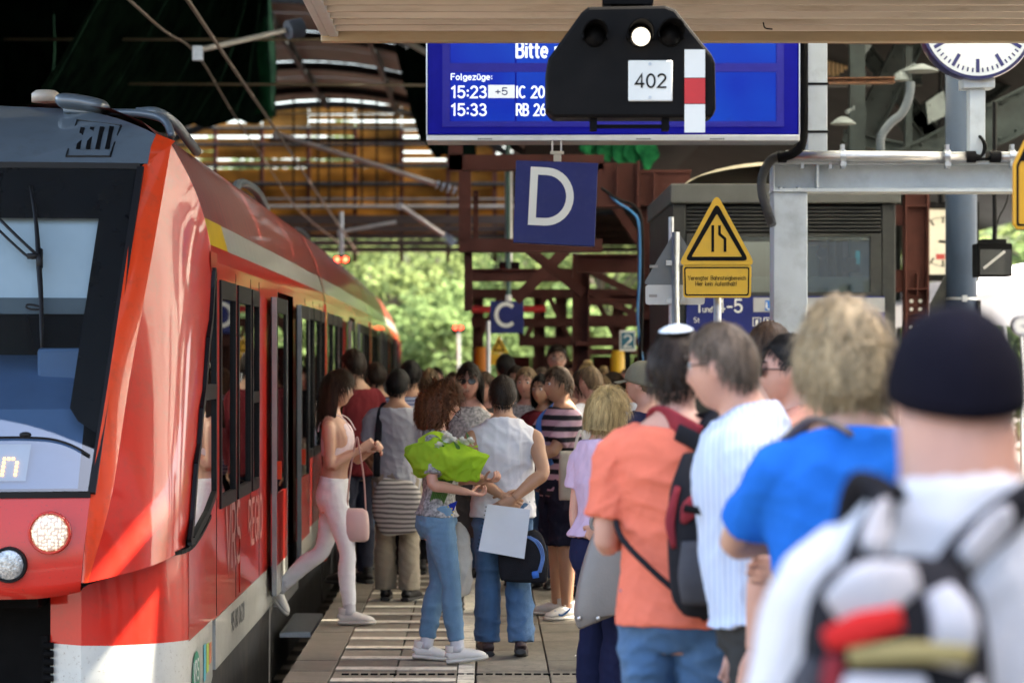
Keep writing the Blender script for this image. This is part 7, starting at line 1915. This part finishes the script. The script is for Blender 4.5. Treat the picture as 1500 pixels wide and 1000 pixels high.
# strap of her bag over the left shoulder
b = strap([pB['w'](pB['S'](p)) for p in ((-.05, -.115, 1.47), (-.1, -.03, 1.5), (-.12, .07, 1.45))], .05, .01, (0, .6, 1)); tag(b.build('bag_strap', pbr('strap_taupe', (.2, .16, .13), .7), smooth=True), 'taupe and red bag strap over the blue T-shirt woman\'s shoulder', 'strap')
# --- C: man in a striped light blue shirt
xC, yC, H_ = P2(1128, 484, 462)
pC = person('older man with greying hair and glasses in a light blue striped shirt', xC, yC, 1.92, 82, lean=9, build=1.12, belly=1.12, skin=1, hair=('balding', 'grey', dict(thick=.008, strands=2400, slen=.03, lift=.08, sw=.0014)), top=dict(mat=STRI, hem=.94, sleeve=.8, ease=.024, amp=.014, collar=True), bottom=dict(mat=CHAR, belt=pbr('belt_taupe', (.13, .11, .08), .6)), shoes=BSH, armL=('dir', (-.12, -.2, -1), (.05, .12, -1)), armR=('dir', (.12, -.1, -1), (-.05, .2, -1)), headturn=-18, headpitch=-6, vox=.010, seed=31, specs='clear')
b = MB(); q = pC['w'](pC['S']((-.09, .155, 1.26))); 
b.loft([q + Vector((-.035, -.02, .006)), q + Vector((.035, -.03, -.006))], [(.012, .006), (.012, .006)], 8, (0, 1, 0)); tag(b.build('phone', BLACK), 'dark phone edge sticking out of the striped shirt pocket', 'phone')
# --- D: man with sunglasses, peach shirt
xD, yD, H_ = P2(1168, 400, 494)
person('dark-haired man with sunglasses and peach shirt looking left', xD, yD, 1.88, 80, build=1.1, skin=1, hair=('short', 'black', dict(thick=.016, strands=600, slen=.03, sw=.002)), top=dict(mat=PEACH, sleeve=.7, collar=True), bottom=dict(mat=DJEANS), shoes=BSH, specs='dark', vox=.011, seed=41, hands=False)
# --- E: only the brown crown of a tall man
xE, yE, H_ = P2(1130, 347, 472)
person('tall man whose brown hair shows between the striped shirt and sunglasses men', xE, yE, 1.94, 10, skin=0, hair=('short', 'brown', dict(thick=.02, strands=700, slen=.04, sw=.002)), top=dict(mat=BLACKC), bottom=dict(mat=DJEANS), vox=.014, seed=43, hands=False, facevis=False, shoes=BSH)
# --- F: man in coral T-shirt with backpack
xF, yF = (992 - CX) / 444, 7.97
pF = person('man in coral T-shirt and jeans with a white skullcap, seen from behind', xF, yF, 1.885, -14, build=1.0, skin=1, hair=('short', 'dark', dict(thick=.022, strands=2600, slen=.035, lift=.25, sw=.0014)), top=dict(mat=CORAL, hem=.86, sleeve=.75, ease=.02, amp=.016), bottom=dict(mat=JEANS, amp=.012), shoes=BSH, armL=('dir', (-.13, .02, -1), (.25, .95, .05)), armR=('dir', (.13, .02, -1), (-.25, .95, .05)), cap=dome_cap(cloth('kippa_white', (.6, .68, .76)), kippa=True, thick=.029), vox=.009, seed=51, facevis=False, headturn=-10)
# his backpack on the right shoulder
S, W_ = pF['S'], pF['w']; c = W_(S((.16, -.2, 1.2))); t = thing('backpack', tuple(c), 'black and maroon backpack slung on the coral T-shirt man', 'backpack'); BL = tuple(-v for v in c)
def bp_part(pts, rad, m_, nm, up=(0, 1, 0), pw=3.0, sub=4): b = MB(); b.loft([tuple(W_(S(p))) for p in pts], rad, 16, up, True, sub, power=pw); b.build(nm, m_, t, smooth=True, loc=BL)
bp_part([(.11, -.19, .92), (.115, -.2, .97), (.12, -.215, 1.12), (.115, -.21, 1.28), (.1, -.18, 1.39)], [(.07, .05), (.105, .085), (.12, .095), (.11, .085), (.06, .04)], nb_, 'main_bag')
bp_part([(.12, -.3, .96), (.125, -.315, 1.04), (.12, -.3, 1.14)], [(.06, .025), (.075, .035), (.06, .022)], nd, 'front_pocket')
bp_part([(.07, -.3, 1.2), (.095, -.315, 1.24), (.14, -.3, 1.29)], [(.012, .02), (.03, .02), (.012, .016)], nm_, 'red_panel')
bp_part([(.04, -.295, 1.12), (.03, -.305, 1.2), (.05, -.29, 1.3)], [(.01, .012), (.016, .014), (.01, .012)], nm_, 'red_panel')
for pts, m_, w_ in [([(.16, -.15, 1.38), (.12, -.11, 1.46), (.09, -.03, 1.505), (.10, .06, 1.46)], nb_, .042), ([(.085, -.125, 1.44), (.03, -.118, 1.47), (-.02, -.075, 1.497), (-.055, -.0, 1.51), (-.07, .06, 1.47)], nm_, .04), ([(.14, -.17, 1.36), (.09, -.145, 1.42), (.02, -.125, 1.455)], nb_, .03), ([(-.19, -.04, 1.2), (-.15, -.112, 1.13), (-.06, -.16, 1.05), (.05, -.18, .96), (.12, -.2, .9)], nb_, .01)]:
    b = MB(); b.loft([tuple(W_(S(p))) for p in pts], [(w_, .008)] * len(pts), 8, (0, 1, .4), True, 5, power=3); b.build('shoulder_strap', m_, t, smooth=True, loc=BL)
# --- H: woman in a lilac blouse with a handbag
yG = 11.6
hbm = pbr('taupe_leather', (.2, .18, .165), .42, var=.08, vscale=5, bump=.15, bscale=90)
c = at(880, 905, yG - .12); t = thing('handbag', tuple(c), 'taupe leather handbag hanging from the lilac blouse woman\'s hand', 'handbag'); BL = tuple(-v for v in c); yH = yG - .12
b = MB(); b.loft([at(884, 905, yH), at(882, 895, yH), at(886, 850, yH), at(893, 800, yH), at(897, 778, yH)], [(.125, .06), (.135, .075), (.125, .07), (.1, .05), (.08, .025)], 18, (0, 1, 0), True, 4, power=3.2); b.build('body', hbm, t, smooth=True, loc=BL)
for px in (848, 876):
    b = MB(); b.ball(at(px, 905, yH - .075), .011, 10); b.build('foot_stud', ALU, t, smooth=True, loc=BL)
for dy in (-.02, .02):
    b = MB(); b.tube([at(882, 780, yH + dy), at(866, 770, yH + dy), at(873, 745, yH + dy), at(890, 742, yH + dy), at(908, 760, yH + dy), at(913, 782, yH + dy)], .01, 8, 5); b.build('handle', hbm, t, smooth=True, loc=BL)
# --- H: lilac blouse woman; I: olive cap man; J: bald man
xH, yH2 = (886 - CX) / 300, 11.8
person('blonde woman in a lilac blouse and navy trousers beside the coral T-shirt man', xH, yH2, 1.655, -52, 'f', build=1.1, skin=1, hair=('long', 'blonde', dict(thick=.024, length=.10, strands=2000, slen=.06, sw=.002)), top=dict(mat=LILAC, hem=.98, sleeve=.6, ease=.03, amp=.014, flare=.03), bottom=dict(mat=NAVY, ease=.02, flare=.02), shoes=BSH, vox=.010, seed=61, armR=('ik', loc_of(xH, yH2, -52, at(872, 770, 11.55)), (.5, -.3, .3), (0, .3, .3), 1.0), headpitch=-6)
xI, yI, H_ = P2(946, 250, 530)
person('man in an olive baseball cap right behind the lilac blouse woman', xI, yI, 1.78, 55, skin=1, hair=('short', 'sandy', dict(thick=.004, strands=200, slen=.01)), top=dict(mat=NAVY), bottom=dict(mat=DJEANS), shoes=BSH, cap=dome_cap(cloth('cap_olive', (.2, .19, .14)), -10, 12, .012, brim=True), vox=.012, seed=63, hands=False)
xJ, yJ, H_ = P2(962, 215, 524)
person('bald man whose pink scalp shows above the olive cap', xJ, yJ, 1.815, 20, skin=1, hair=('bald', 'grey', dict(thick=.004, strands=150, slen=.015)), top=dict(mat=GREYT), bottom=dict(mat=BEIGE), shoes=BSH, vox=.013, seed=65, hands=False, facevis=False)
# --- K: man in a white vest, hands behind his back
xK, yK = (737 - CX) / 240, 14.75
pK = person('man in a white sleeveless shirt and jeans, hands clasped behind his back', xK, yK, 1.695, 4, build=1.08, skin=2, hair=('short', 'dark', dict(thick=.015, strands=2200, slen=.03, lift=.18, sw=.0014)), top=dict(mat=WTEE, hem=.87, sleeve=0, ease=.026, amp=.016, neck=1.485), bottom=dict(mat=JEANS, amp=.012, ease=.02, flare=.018), shoes=dict(mat=pbr('shoe_maroon', (.07, .04, .04), .6, var=.3, vscale=20), sole=BSOLE), armL=('ik', (-.02, -.20, .985), (-1, -.2, 0), (0, 1, 0), .55, (.8, .1, -.45)), armR=('ik', (.045, -.215, .965), (1, -.2, 0), (0, 1, 0), .7, (-.75, .1, -.5)), legL=((-.02, .10, -1), (-.02, -.06, -1), (-.1, 1, 0)), legR=((.02, -.02, -1), (.03, -.2, -1), (.1, 1, -.25)), vox=.009, seed=71, facevis=False)
papm = pbr('paper_sleeve', (.62, .66, .72), .3, var=.04, coat=.4)
c = at(738, 770, yK - .3); t = thing('paper_folder', tuple(c), 'white paper folder in a clear sleeve held behind the white vest man', 'folder'); BL = tuple(-v for v in c)
b = MB(); yy = yK - .285; b.prism([(at(p[0], p[1], yy).x, at(p[0], p[1], yy).z) for p in ((714, 738), (777, 746), (768, 818), (701, 806))], yy, yy + .012); b.build('sleeve', papm, t, loc=BL)
b = MB()
for i in range(11): b.box(at(709 - 1.25 * i + 3, 742 + 6 * i, yy).x - .003, at(709 - 1.25 * i + 3, 742 + 6 * i, yy).x + .003, yy - .002, yy - .0005, at(0, 742 + 6 * i, yy).z - .004, at(0, 742 + 6 * i, yy).z + .004)
tag(b.build('punch_hole', BLACK, t, loc=BL), kind='stuff')
c = at(765, 800, yK - .12); t = thing('shoulder_bag', tuple(c), 'black shoulder bag with blue piping at the white vest man\'s hip', 'bag'); BL = tuple(-v for v in c); yb = yK + .2
yb = yK - .17
b = MB(); b.loft([at(768, 852, yb), at(768, 845, yb), at(766, 815, yb), at(764, 790, yb), at(762, 780, yb)], [(.12, .035), (.145, .05), (.15, .06), (.13, .045), (.09, .02)], 18, (0, 1, 0), True, 4, power=3); b.build('body', nb_, t, smooth=True, loc=BL)
b = MB()
for kx in range(3): b.tube([at(770 + kx * 3, 785, yb - .06), at(785 + kx * 3, 795, yb - .06), at(793 + kx * 2, 815, yb - .055), at(788 + kx * 2, 838, yb - .05)], .004, 6, 5)
b.build('piping', pbr('piping_blue', (.12, .25, .6), .5), t, smooth=True, loc=BL)
b = MB(); b.loft([at(783, 836, yb - .045), at(785, 846, yb - .045)], [(.028, .012), (.02, .012)], 10, (0, 1, 0)); b.build('blue_patch', pbr('patch_blue', (.02, .15, .6), .5), t, smooth=True, loc=BL)
# --- L: woman with the green bouquet
xL, yL = (642 - CX) / 246, 14.4
pL = person('auburn curly-haired woman in jeans walking right with a green bouquet', xL, yL, 1.66, -96, 'f', skin=1, hair=('long', 'auburn', dict(thick=.03, length=.17, strands=1800, slen=.07, curl=.5, lift=.4, wide=1.12, sw=.004)), top=dict(mat=PATT, hem=.93, sleeve=.8, ease=.012, amp=.01), bottom=dict(mat=LJEANS, ease=.008, len=1.86, amp=.007), shoes=SH, armL=('ik', (-.10, .27, 1.08), (-.7, -.5, -.5), (0, .2, 1), .9), armR=('ik', (.14, .20, 1.02), (.7, -.8, -.2), (0, .2, 1), .9), legR=((.03, .22, -1), (0, .10, -1), (.02, 1, .12)), legL=((-.02, -.02, -1), (0, -.2, -1), (-.03, 1, -.08)), headpitch=-5, vox=.009, seed=81)
c = at(655, 690, yL - .12); t = thing('bouquet', tuple(c), 'bouquet with white flowers in a bright lime green paper wrap', 'bouquet'); BL = tuple(-v for v in c)
lime = translucent('lime_paper', (.45, .68, .06), (.36, .58, .05), .45, 6.0)
b = MB(); rn = random.Random(8); P_ = [at(603, 680, yL - .16), at(615, 674, yL - .18), at(640, 672, yL - .2), at(670, 676, yL - .2), at(695, 682, yL - .18), at(709, 688, yL - .16)]
b.loft(P_, [(.10, .05), (.115, .09), (.13, .11), (.125, .11), (.11, .09), (.09, .06)], 64, (0, 1, 0), True, 14)
v = np.array(b.v); nn = v - np.array(at(655, 678, yL - .19))
fold = [(.5 - abs(noise.noise(Vector((p[0] * 5, p[1] * 6, p[2] * 9))))) ** 2 * .12 - .02 + (.5 - abs(noise.noise(Vector(p) * 17.0))) ** 2 * .05 - .008 for p in b.v]
b.v = [tuple(Vector(p) + Vector(q).normalized() * (f_ - .012)) for p, q, f_ in zip(b.v, nn, fold)]
b.build('wrapping', lime, t, smooth=True, loc=BL)
b = MB(); rows_ = []
for j in range(5):
    rows_.append([tuple(at(612 + 8 * i, 655 - 6 * j * (.5 + .5 * math.sin(i * .5)), yL - .17 - .03 * math.sin(i + j))) for i in range(12)])
b.grid(rows_); b.build('wrapping', lime, t, smooth=True, loc=BL)
flm = pbr('petal_white', (.75, .76, .7), .6, var=.08); grm = pbr('stem_green', (.06, .16, .03), .6)
for i in range(7):
    q = at(645 + 7 * i + rn.uniform(-3, 3), 648 + rn.uniform(-8, 6), yL - .24 + rn.uniform(-.02, .04)); b = MB()
    for kx in range(14):
        d = Vector((rn.gauss(0, 1), rn.gauss(0, 1) - .3, rn.gauss(0, 1) + .3)).normalized(); u = d.cross(Vector((.3, .5, .8))).normalized(); vv = d.cross(u); q1 = q + d * .022
        b.add([tuple(q), tuple(q1 + u * .014), tuple(q + d * .034), tuple(q1 - u * .014)], [(0, 1, 2, 3)])
    b.build('flower', flm, t, loc=BL)
b = MB()
for i in range(6):
    q = at(655 + 7 * i, 656 + rn.uniform(-8, 6), yL - .22 + rn.uniform(-.03, .05)); d = Vector((rn.gauss(0, .6), rn.gauss(0, .5), rn.uniform(.3, 1))).normalized(); s_ = d.cross(Vector((0, 1, 0))).normalized() * .012
    b.add([tuple(q), tuple(q + d * .04 + s_), tuple(q + d * .09), tuple(q + d * .04 - s_)], [(0, 1, 2, 3)])
tag(b.build('leaf', grm, t, loc=BL), kind='stuff')
b = MB()
for i in range(9): b.tube([at(640 + 3 * i, 700, yL - .16), at(630 + 2.5 * i, 735, yL - .13), at(617 + 3 * i, 765 + rn.uniform(-8, 8), yL - .12)], .005, 5, 2)
tag(b.build('stem', grm, t, loc=BL), kind='stuff')
yt = yL + .25
c = at(668, 875, yt); t = thing('tote_bag', tuple(c), 'white cloth tote bag hanging beside the bouquet woman\'s jeans', 'bag'); BL = tuple(-v for v in c)
totem = cloth('tote_cream', (.66, .63, .57), var=.05)
b = MB(); b.loft([at(668, 872, yt), at(668, 862, yt), at(667, 820, yt), at(665, 785, yt), at(662, 765, yt)], [(.075, .03), (.1, .05), (.105, .06), (.09, .045), (.06, .015)], 18, (0, 1, 0), True, 5, power=2.6)
v_, q_ = remesh(b, .01, 1); v_ = wrinkle(v_, q_, .016, 5, .4); link('body', np_mesh('body', v_, q_, totem), t, loc=BL)
for dx in (0, 8):
    b = strap([at(655 + dx, 768, yt), at(656 + dx, 740, yt), at(652 + dx * .6, 705, yt - .05)], .022, .003); b.build('handle', totem, t, smooth=True, loc=BL)
yf = yL - .1
c = at(652, 752, yf); t = thing('small_flag', tuple(c), 'small blue flag with yellow stars hanging at the tote bag', 'flag'); BL = tuple(-v for v in c)
b = MB(); b.grid([[tuple(at(634 + 9 * i - 2 * j, 747 - 3 * i + 5.4 * j + 2 * math.sin(i * 1.3), yf + .02 * math.sin(i * 1.5 + j))) for i in range(5)] for j in range(5)]); b.build('cloth', cloth('flag_blue', (.015, .04, .42)), t, smooth=True, loc=BL, fix=False)
for i in range(9):
    a = i * 2 * math.pi / 9; q = at(655 + 9 * math.cos(a), 749 + 7 * math.sin(a), yf - .028); b = MB(); b.lathe([(.005, 0), (.003, -.002)], q, 6, 'Y'); b.build('star', pbr('star_yellow', (.75, .55, .05), .5), t, loc=BL)
# --- M: girl stepping out of the train
xM, yM = (490 - CX) / 214.5, 16.5
pM = person('long-haired young woman in pink crop top and white trousers stepping off the train', xM, yM, 1.73, -98, 'f', build=.93, skin=0, hair=('long', 'brown', dict(thick=.018, length=.27, strands=2000, slen=.07, sw=.002)), top=dict(mat=PINKTOP, hem=1.16, sleeve=0, neck=1.37, ease=.006, amp=.004, flare=0, name='crop_top'), bottom=dict(mat=WHITEP, ease=.003, len=1.88, amp=.004, waist=1.03), shoes=SH, armL=('ik', (-.03, .27, 1.2), (-.6, -.5, -.4), (.3, -.3, -.3), 1.0), armR=('ik', (.05, .2, 1.2), (.5, -.95, -.1), (-.5, -.2, -.1), 1.0), legR=((.02, .26, -1), (0, .04, -1), (.02, 1, 0)), legL=((-.02, -.24, -1), (0, -.8, -.72), (-.02, .62, -.78)), headpitch=-4, vox=.009, seed=91)
b = MB()
for sx in (-1, 1): b.tube([pM['w'](pM['S'](p)) for p in ((sx * .07, .135, 1.35), (sx * .075, .075, 1.435), (sx * .075, -.02, 1.46), (sx * .07, -.085, 1.4), (sx * .07, -.1, 1.34))], .004, 6, 5)
o = b.build('shoulder_strap', PINKTOP, None, smooth=True); o.parent = pM['root']; o.matrix_parent_inverse = (Matrix.Translation(Vector((xM, yM, 0))) @ Matrix.Rotation(R(-98), 4, 'Z')).inverted()
tag(o, kind='stuff')
c = at(522, 790, yM - .1); t = thing('pink_bag', tuple(c), 'small pink shoulder bag swinging from the crop top woman\'s hands', 'bag'); BL = tuple(-v for v in c); yp = yM - .12
b = MB(); b.loft([at(522, 793, yp), at(522, 788, yp), at(522, 768, yp), at(521, 750, yp), at(521, 744, yp)], [(.06, .02), (.085, .04), (.088, .045), (.08, .03), (.05, .012)], 16, (0, 1, 0), True, 4, power=3.2); b.build('body', pbr('pink_leather', (.6, .42, .4), .45, var=.06), t, smooth=True, loc=BL)
b = MB(); b.tube([at(508, 748, yp), at(512, 700, yp), at(519, 655, yp), at(523, 640, yp), at(526, 655, yp), at(533, 700, yp), at(536, 748, yp)], .006, 6, 5); b.build('strap', pbr('pink_strap', (.5, .3, .28), .5), t, smooth=True, loc=BL)
# --- N: grey shirt man with a woven bag
xN, yN = (582 - CX) / 196, 18.1
pN = person('dark-haired man in a grey T-shirt and beige chinos seen from behind', xN, yN, 1.72, -12, build=1.02, skin=2, hair=('short', 'black', dict(thick=.017, strands=1600, slen=.03, lift=.2, sw=.0018)), top=dict(mat=GREYT, hem=.80, sleeve=.7, ease=.022, amp=.014), bottom=dict(mat=BEIGE, ease=.02, flare=.02, amp=.012), shoes=BSH, armL=('dir', (-.2, .1, -1), (.1, .7, -.6)), armR=('dir', (.2, .05, -1), (0, .4, -.9)), vox=.011, seed=101, facevis=False)
b = strap([pN['w'](pN['S'](p)) for p in ((-.1, .1, 1.44), (-.1, -.0, 1.49), (-.11, -.1, 1.42), (-.12, -.14, 1.2), (-.13, -.13, .95))], .05, .008, (0, 1, .3)); tag(b.build('bag_strap', nb_, smooth=True), 'black bag strap down the grey T-shirt man\'s back', 'strap')
yw = yN - .32
c = at(585, 780, yw); t = thing('woven_bag', tuple(c), 'grey and white woven bag between the grey T-shirt man and the bouquet woman', 'bag'); BL = tuple(-v for v in c)
b = MB(); b.loft([at(588, 782, yw), at(587, 775, yw), at(583, 745, yw), at(582, 715, yw), at(583, 702, yw)], [(.1, .04), (.15, .06), (.19, .07), (.16, .05), (.1, .015)], 18, (0, 1, 0), True, 4, power=2.6); b.build('body', striped('woven', (.5, .48, .45), (.13, .12, .12), .035, .5, 'Z', .9, .1, .03), t, smooth=True, loc=BL)
# --- O: woman with sunglasses facing the camera; P: striped shirt; Q: white shirt
xO, yO = (688 - CX) / 206, 17.2
person('woman with sunglasses and patterned sleeveless top facing the camera', xO, yO, 1.76, 172, 'f', skin=1, hair=('long', 'dark', dict(thick=.02, length=.16, strands=600, slen=.06)), top=dict(mat=PATT, sleeve=0, hem=.9, ease=.012, amp=.01), bottom=dict(mat=DBROWN, len=.95, ease=.03, amp=.014, name='shorts'), shoes=dict(mat=BSHOE, sole=BSOLE, sock=None), specs='dark', vox=.010, seed=111)
xP, yP = (822 - CX) / 210, 16.9
pP = person('brown-haired person in pink and black striped shirt and navy shorts', xP, yP, 1.74, 112, build=1.05, skin=2, hair=('short', 'brown', dict(thick=.02, strands=600, slen=.04)), top=dict(mat=PSTR, hem=.86, sleeve=.75, ease=.02, amp=.012), bottom=dict(mat=NAVYSH, len=1.0, ease=.028, amp=.012, name='shorts'), shoes=dict(mat=SNEAK, sole=SOLE), armL=('ik', (-.02, .3, 1.2), (-.9, -.5, -.2), (0, .3, .6), 1.0), armR=('ik', (.12, .3, 1.2), (.8, -.5, -.3)), vox=.010, seed=121, legL=((-.06, .05, -1), (-.05, -.02, -1), (-.3, 1, 0)), legR=((.1, -.03, -1), (.06, -.05, -1), (.5, .8, 0)))
b = strap([pP['w'](pP['S'](p)) for p in ((.12, -.02, 1.5), (.05, .14, 1.38), (-.06, .165, 1.22), (-.14, .14, 1.08))], .05, .008, (0, 1, .3)); tag(b.build('bag_strap', pbr('strap_blue', (.02, .12, .4), .6), smooth=True), 'blue bag strap across the striped shirt', 'strap')
for sx_, dd in (((.055), 0), ):
    q = pP['w'](pP['legs'][-1][2] + Vector((-.05, .06, -.03)))
    b = MB(); b.tube([q + Vector((-.05, -.02, .01)), q + Vector((0, -.035, -.018)), q + Vector((.06, -.03, .03))], .008, 6, 3); o = b.build('shoe_mark', pbr('shoe_mark_blue', (.02, .2, .6), .4), None, smooth=True); o.parent = pP['root']; o.matrix_parent_inverse = (Matrix.Translation(Vector((xP, yP, 0))) @ Matrix.Rotation(R(112), 4, 'Z')).inverted()
xQ, yQ, H_ = P2(868, 192, 540)
pQ = person('man in a white T-shirt leaning beside the striped shirt', xQ, yQ, 1.74, 40, build=1.1, skin=1, hair=('short', 'sandy', dict(thick=.012, strands=400, slen=.02)), top=dict(mat=WTEE, sleeve=.8), bottom=dict(mat=BLACKC), shoes=BSH, vox=.012, seed=131, hands=False)
yd = 16.3
c = at(847, 750, yd); t = thing('printed_tote_bag', tuple(c), 'beige tote bag printed DATA hanging behind the striped shirt', 'bag'); BL = tuple(-v for v in c)
b = MB(); b.loft([at(850, 732, yd), at(850, 728, yd), at(850, 690, yd), at(850, 660, yd)], [(.14, .015), (.145, .03), (.145, .035), (.14, .012)], 18, (0, 1, 0), True, 3, power=5); b.build('body', cloth('tote_beige', (.45, .41, .34)), t, smooth=True, loc=BL)
o = text_mesh('DATA', 9 * yd / F, pbr('print_maroon', (.2, .02, .03), .7), face_cam(at(840, 684, yd - .04)), 'lettering', t, width=26 * yd / F); o.location = BL
b = strap([at(842, 662, yd), at(846, 640, yd), at(852, 632, yd), at(858, 662, yd)], .02, .003); b.build('handle', totem, t, smooth=True, loc=BL)
# --- the crowd behind
crowd = [
 ('dark-haired man in a maroon top waiting at the train door', 520, 182, 512, 40, 'm', 2, ('short', 'dark'), REDC, 1.06),
 ('dark-haired person beside the train behind the crop top woman', 552, 170, 531, 20, 'm', 2, ('short', 'dark'), NAVY, 1.0),
 ('black-haired man in a blue checked shirt behind the grey T-shirt man', 602, 174, 528, 10, 'm', 2, ('short', 'black'), CHECK, 1.0),
 ('distant dark-haired person before the green trees', 640, 118, 538, 160, 'm', 1, ('short', 'dark'), BLACKC, 1.0),
 ('person with brown hair half hidden left of the sunglasses woman', 662, 132, 545, 190, 'f', 1, ('long', 'brown'), PATT, 1.0),
 ('long brown-haired woman right behind the sunglasses woman', 712, 178, 545, 150, 'f', 1, ('long', 'brown'), DBROWN, 1.0),
 ('black-haired man standing below the C sign', 741, 150, 519, 10, 'm', 1, ('short', 'black'), BLACKC, 1.0),
 ('sandy-haired woman behind the white vest man', 772, 184, 538, 165, 'f', 1, ('long', 'sandy'), PATT, 1.0),
 ('distant grey-haired person left of the tall glasses man', 794, 132, 538, 175, 'm', 1, ('short', 'grey'), GREYT, 1.0),
 ('tall dark-haired man with glasses facing the camera above the crowd', 815, 148, 505, 185, 'm', 1, ('short', 'dark'), BLACKC, 1.0),
 ('auburn-haired person behind the striped shirt', 838, 172, 545, 60, 'm', 1, ('short', 'auburn'), BLACKC, 1.0),
 ('blonde woman with a bun in the far crowd', 861, 150, 532, 10, 'f', 0, ('long', 'blonde'), WTEE, 1.0),
 ('distant sandy-haired person right of the blonde bun', 884, 128, 540, 170, 'm', 1, ('short', 'sandy'), GREYT, 1.0),
 ('brown-haired person in profile left of the lilac blouse woman', 902, 168, 545, 90, 'm', 1, ('short', 'brown'), NAVY, 1.0),
 ('distant white-haired person beneath the number 2 plate', 921, 140, 541, 120, 'm', 1, ('bald', 'grey'), PEACH, 1.0),
 ('sandy-haired woman in grey between the bouquet and sunglasses women', 630, 160, 540, 15, 'f', 1, ('long', 'sandy'), GREYT, 1.0),
 ('dark-haired man in a white T-shirt behind the white vest man', 757, 162, 536, 175, 'm', 1, ('short', 'dark'), WTEE, 1.0),
 ('black-haired woman in maroon left of the striped shirt', 796, 186, 548, 150, 'f', 2, ('long', 'black'), REDC, 1.0),
 ('brown-haired man in a pale shirt right of the striped shirt', 856, 186, 541, 30, 'm', 1, ('short', 'brown'), WTEE, 1.0),
 ('fair-haired woman in grey left of the lilac blouse woman', 882, 175, 549, 160, 'f', 1, ('long', 'sandy'), GREYT, 1.0),
 ('dark-haired person in black behind the woven bag', 612, 150, 540, 0, 'm', 1, ('short', 'dark'), BLACKC, 1.0),
 ('far man in dark clothes at the end of the platform left of the C sign', 705, 110, 535, 0, 'm', 2, ('short', 'dark'), NAVY, 1.0),
 ('far dark-haired woman between the tall glasses man and the blonde bun', 838, 105, 532, 180, 'f', 1, ('long', 'dark'), REDC, 1.0),
]
for i, (lab, px, s_, tp, fc, sx, sk_, hr, tm, bd) in enumerate(crowd):
    X_, Y_, H_ = P2(px, s_, tp, -.015)
    hk = dict(thick=.02, strands=260, slen=.04, sw=.004)
    if hr[0] == 'long': hk['length'] = .16
    pi_ = person(lab, X_, Y_, max(1.6, min(1.93, H_)), fc, sx, bd, sk_, (hr[0], hr[1], hk), dict(mat=tm, sleeve=.75 if i % 3 else 1.9, ease=.02), dict(mat=[DJEANS, JEANS, BLACKC, BEIGE][i % 4]), dict(mat=BSHOE, sole=BSOLE), vox=.013, seed=200 + i, hands=i < 3, specs='clear' if 'glasses' in lab else None)
    if 'bun' in lab:
        b = MB(); q = pi_['M'] @ Vector((0, -.03, .13)); b.ball(q, (.05, .05, .04), 12); b.v = [tuple(Vector(p) + (Vector(p) - q).normalized() * noise.noise(Vector(p) * 60) * .012) for p in b.v]; o = b.build('hair_bun', HAIR['blonde'], pi_['root'], smooth=True); o.scale = (pi_['k'],) * 3
bpy.data.scenes.remove(TMP)
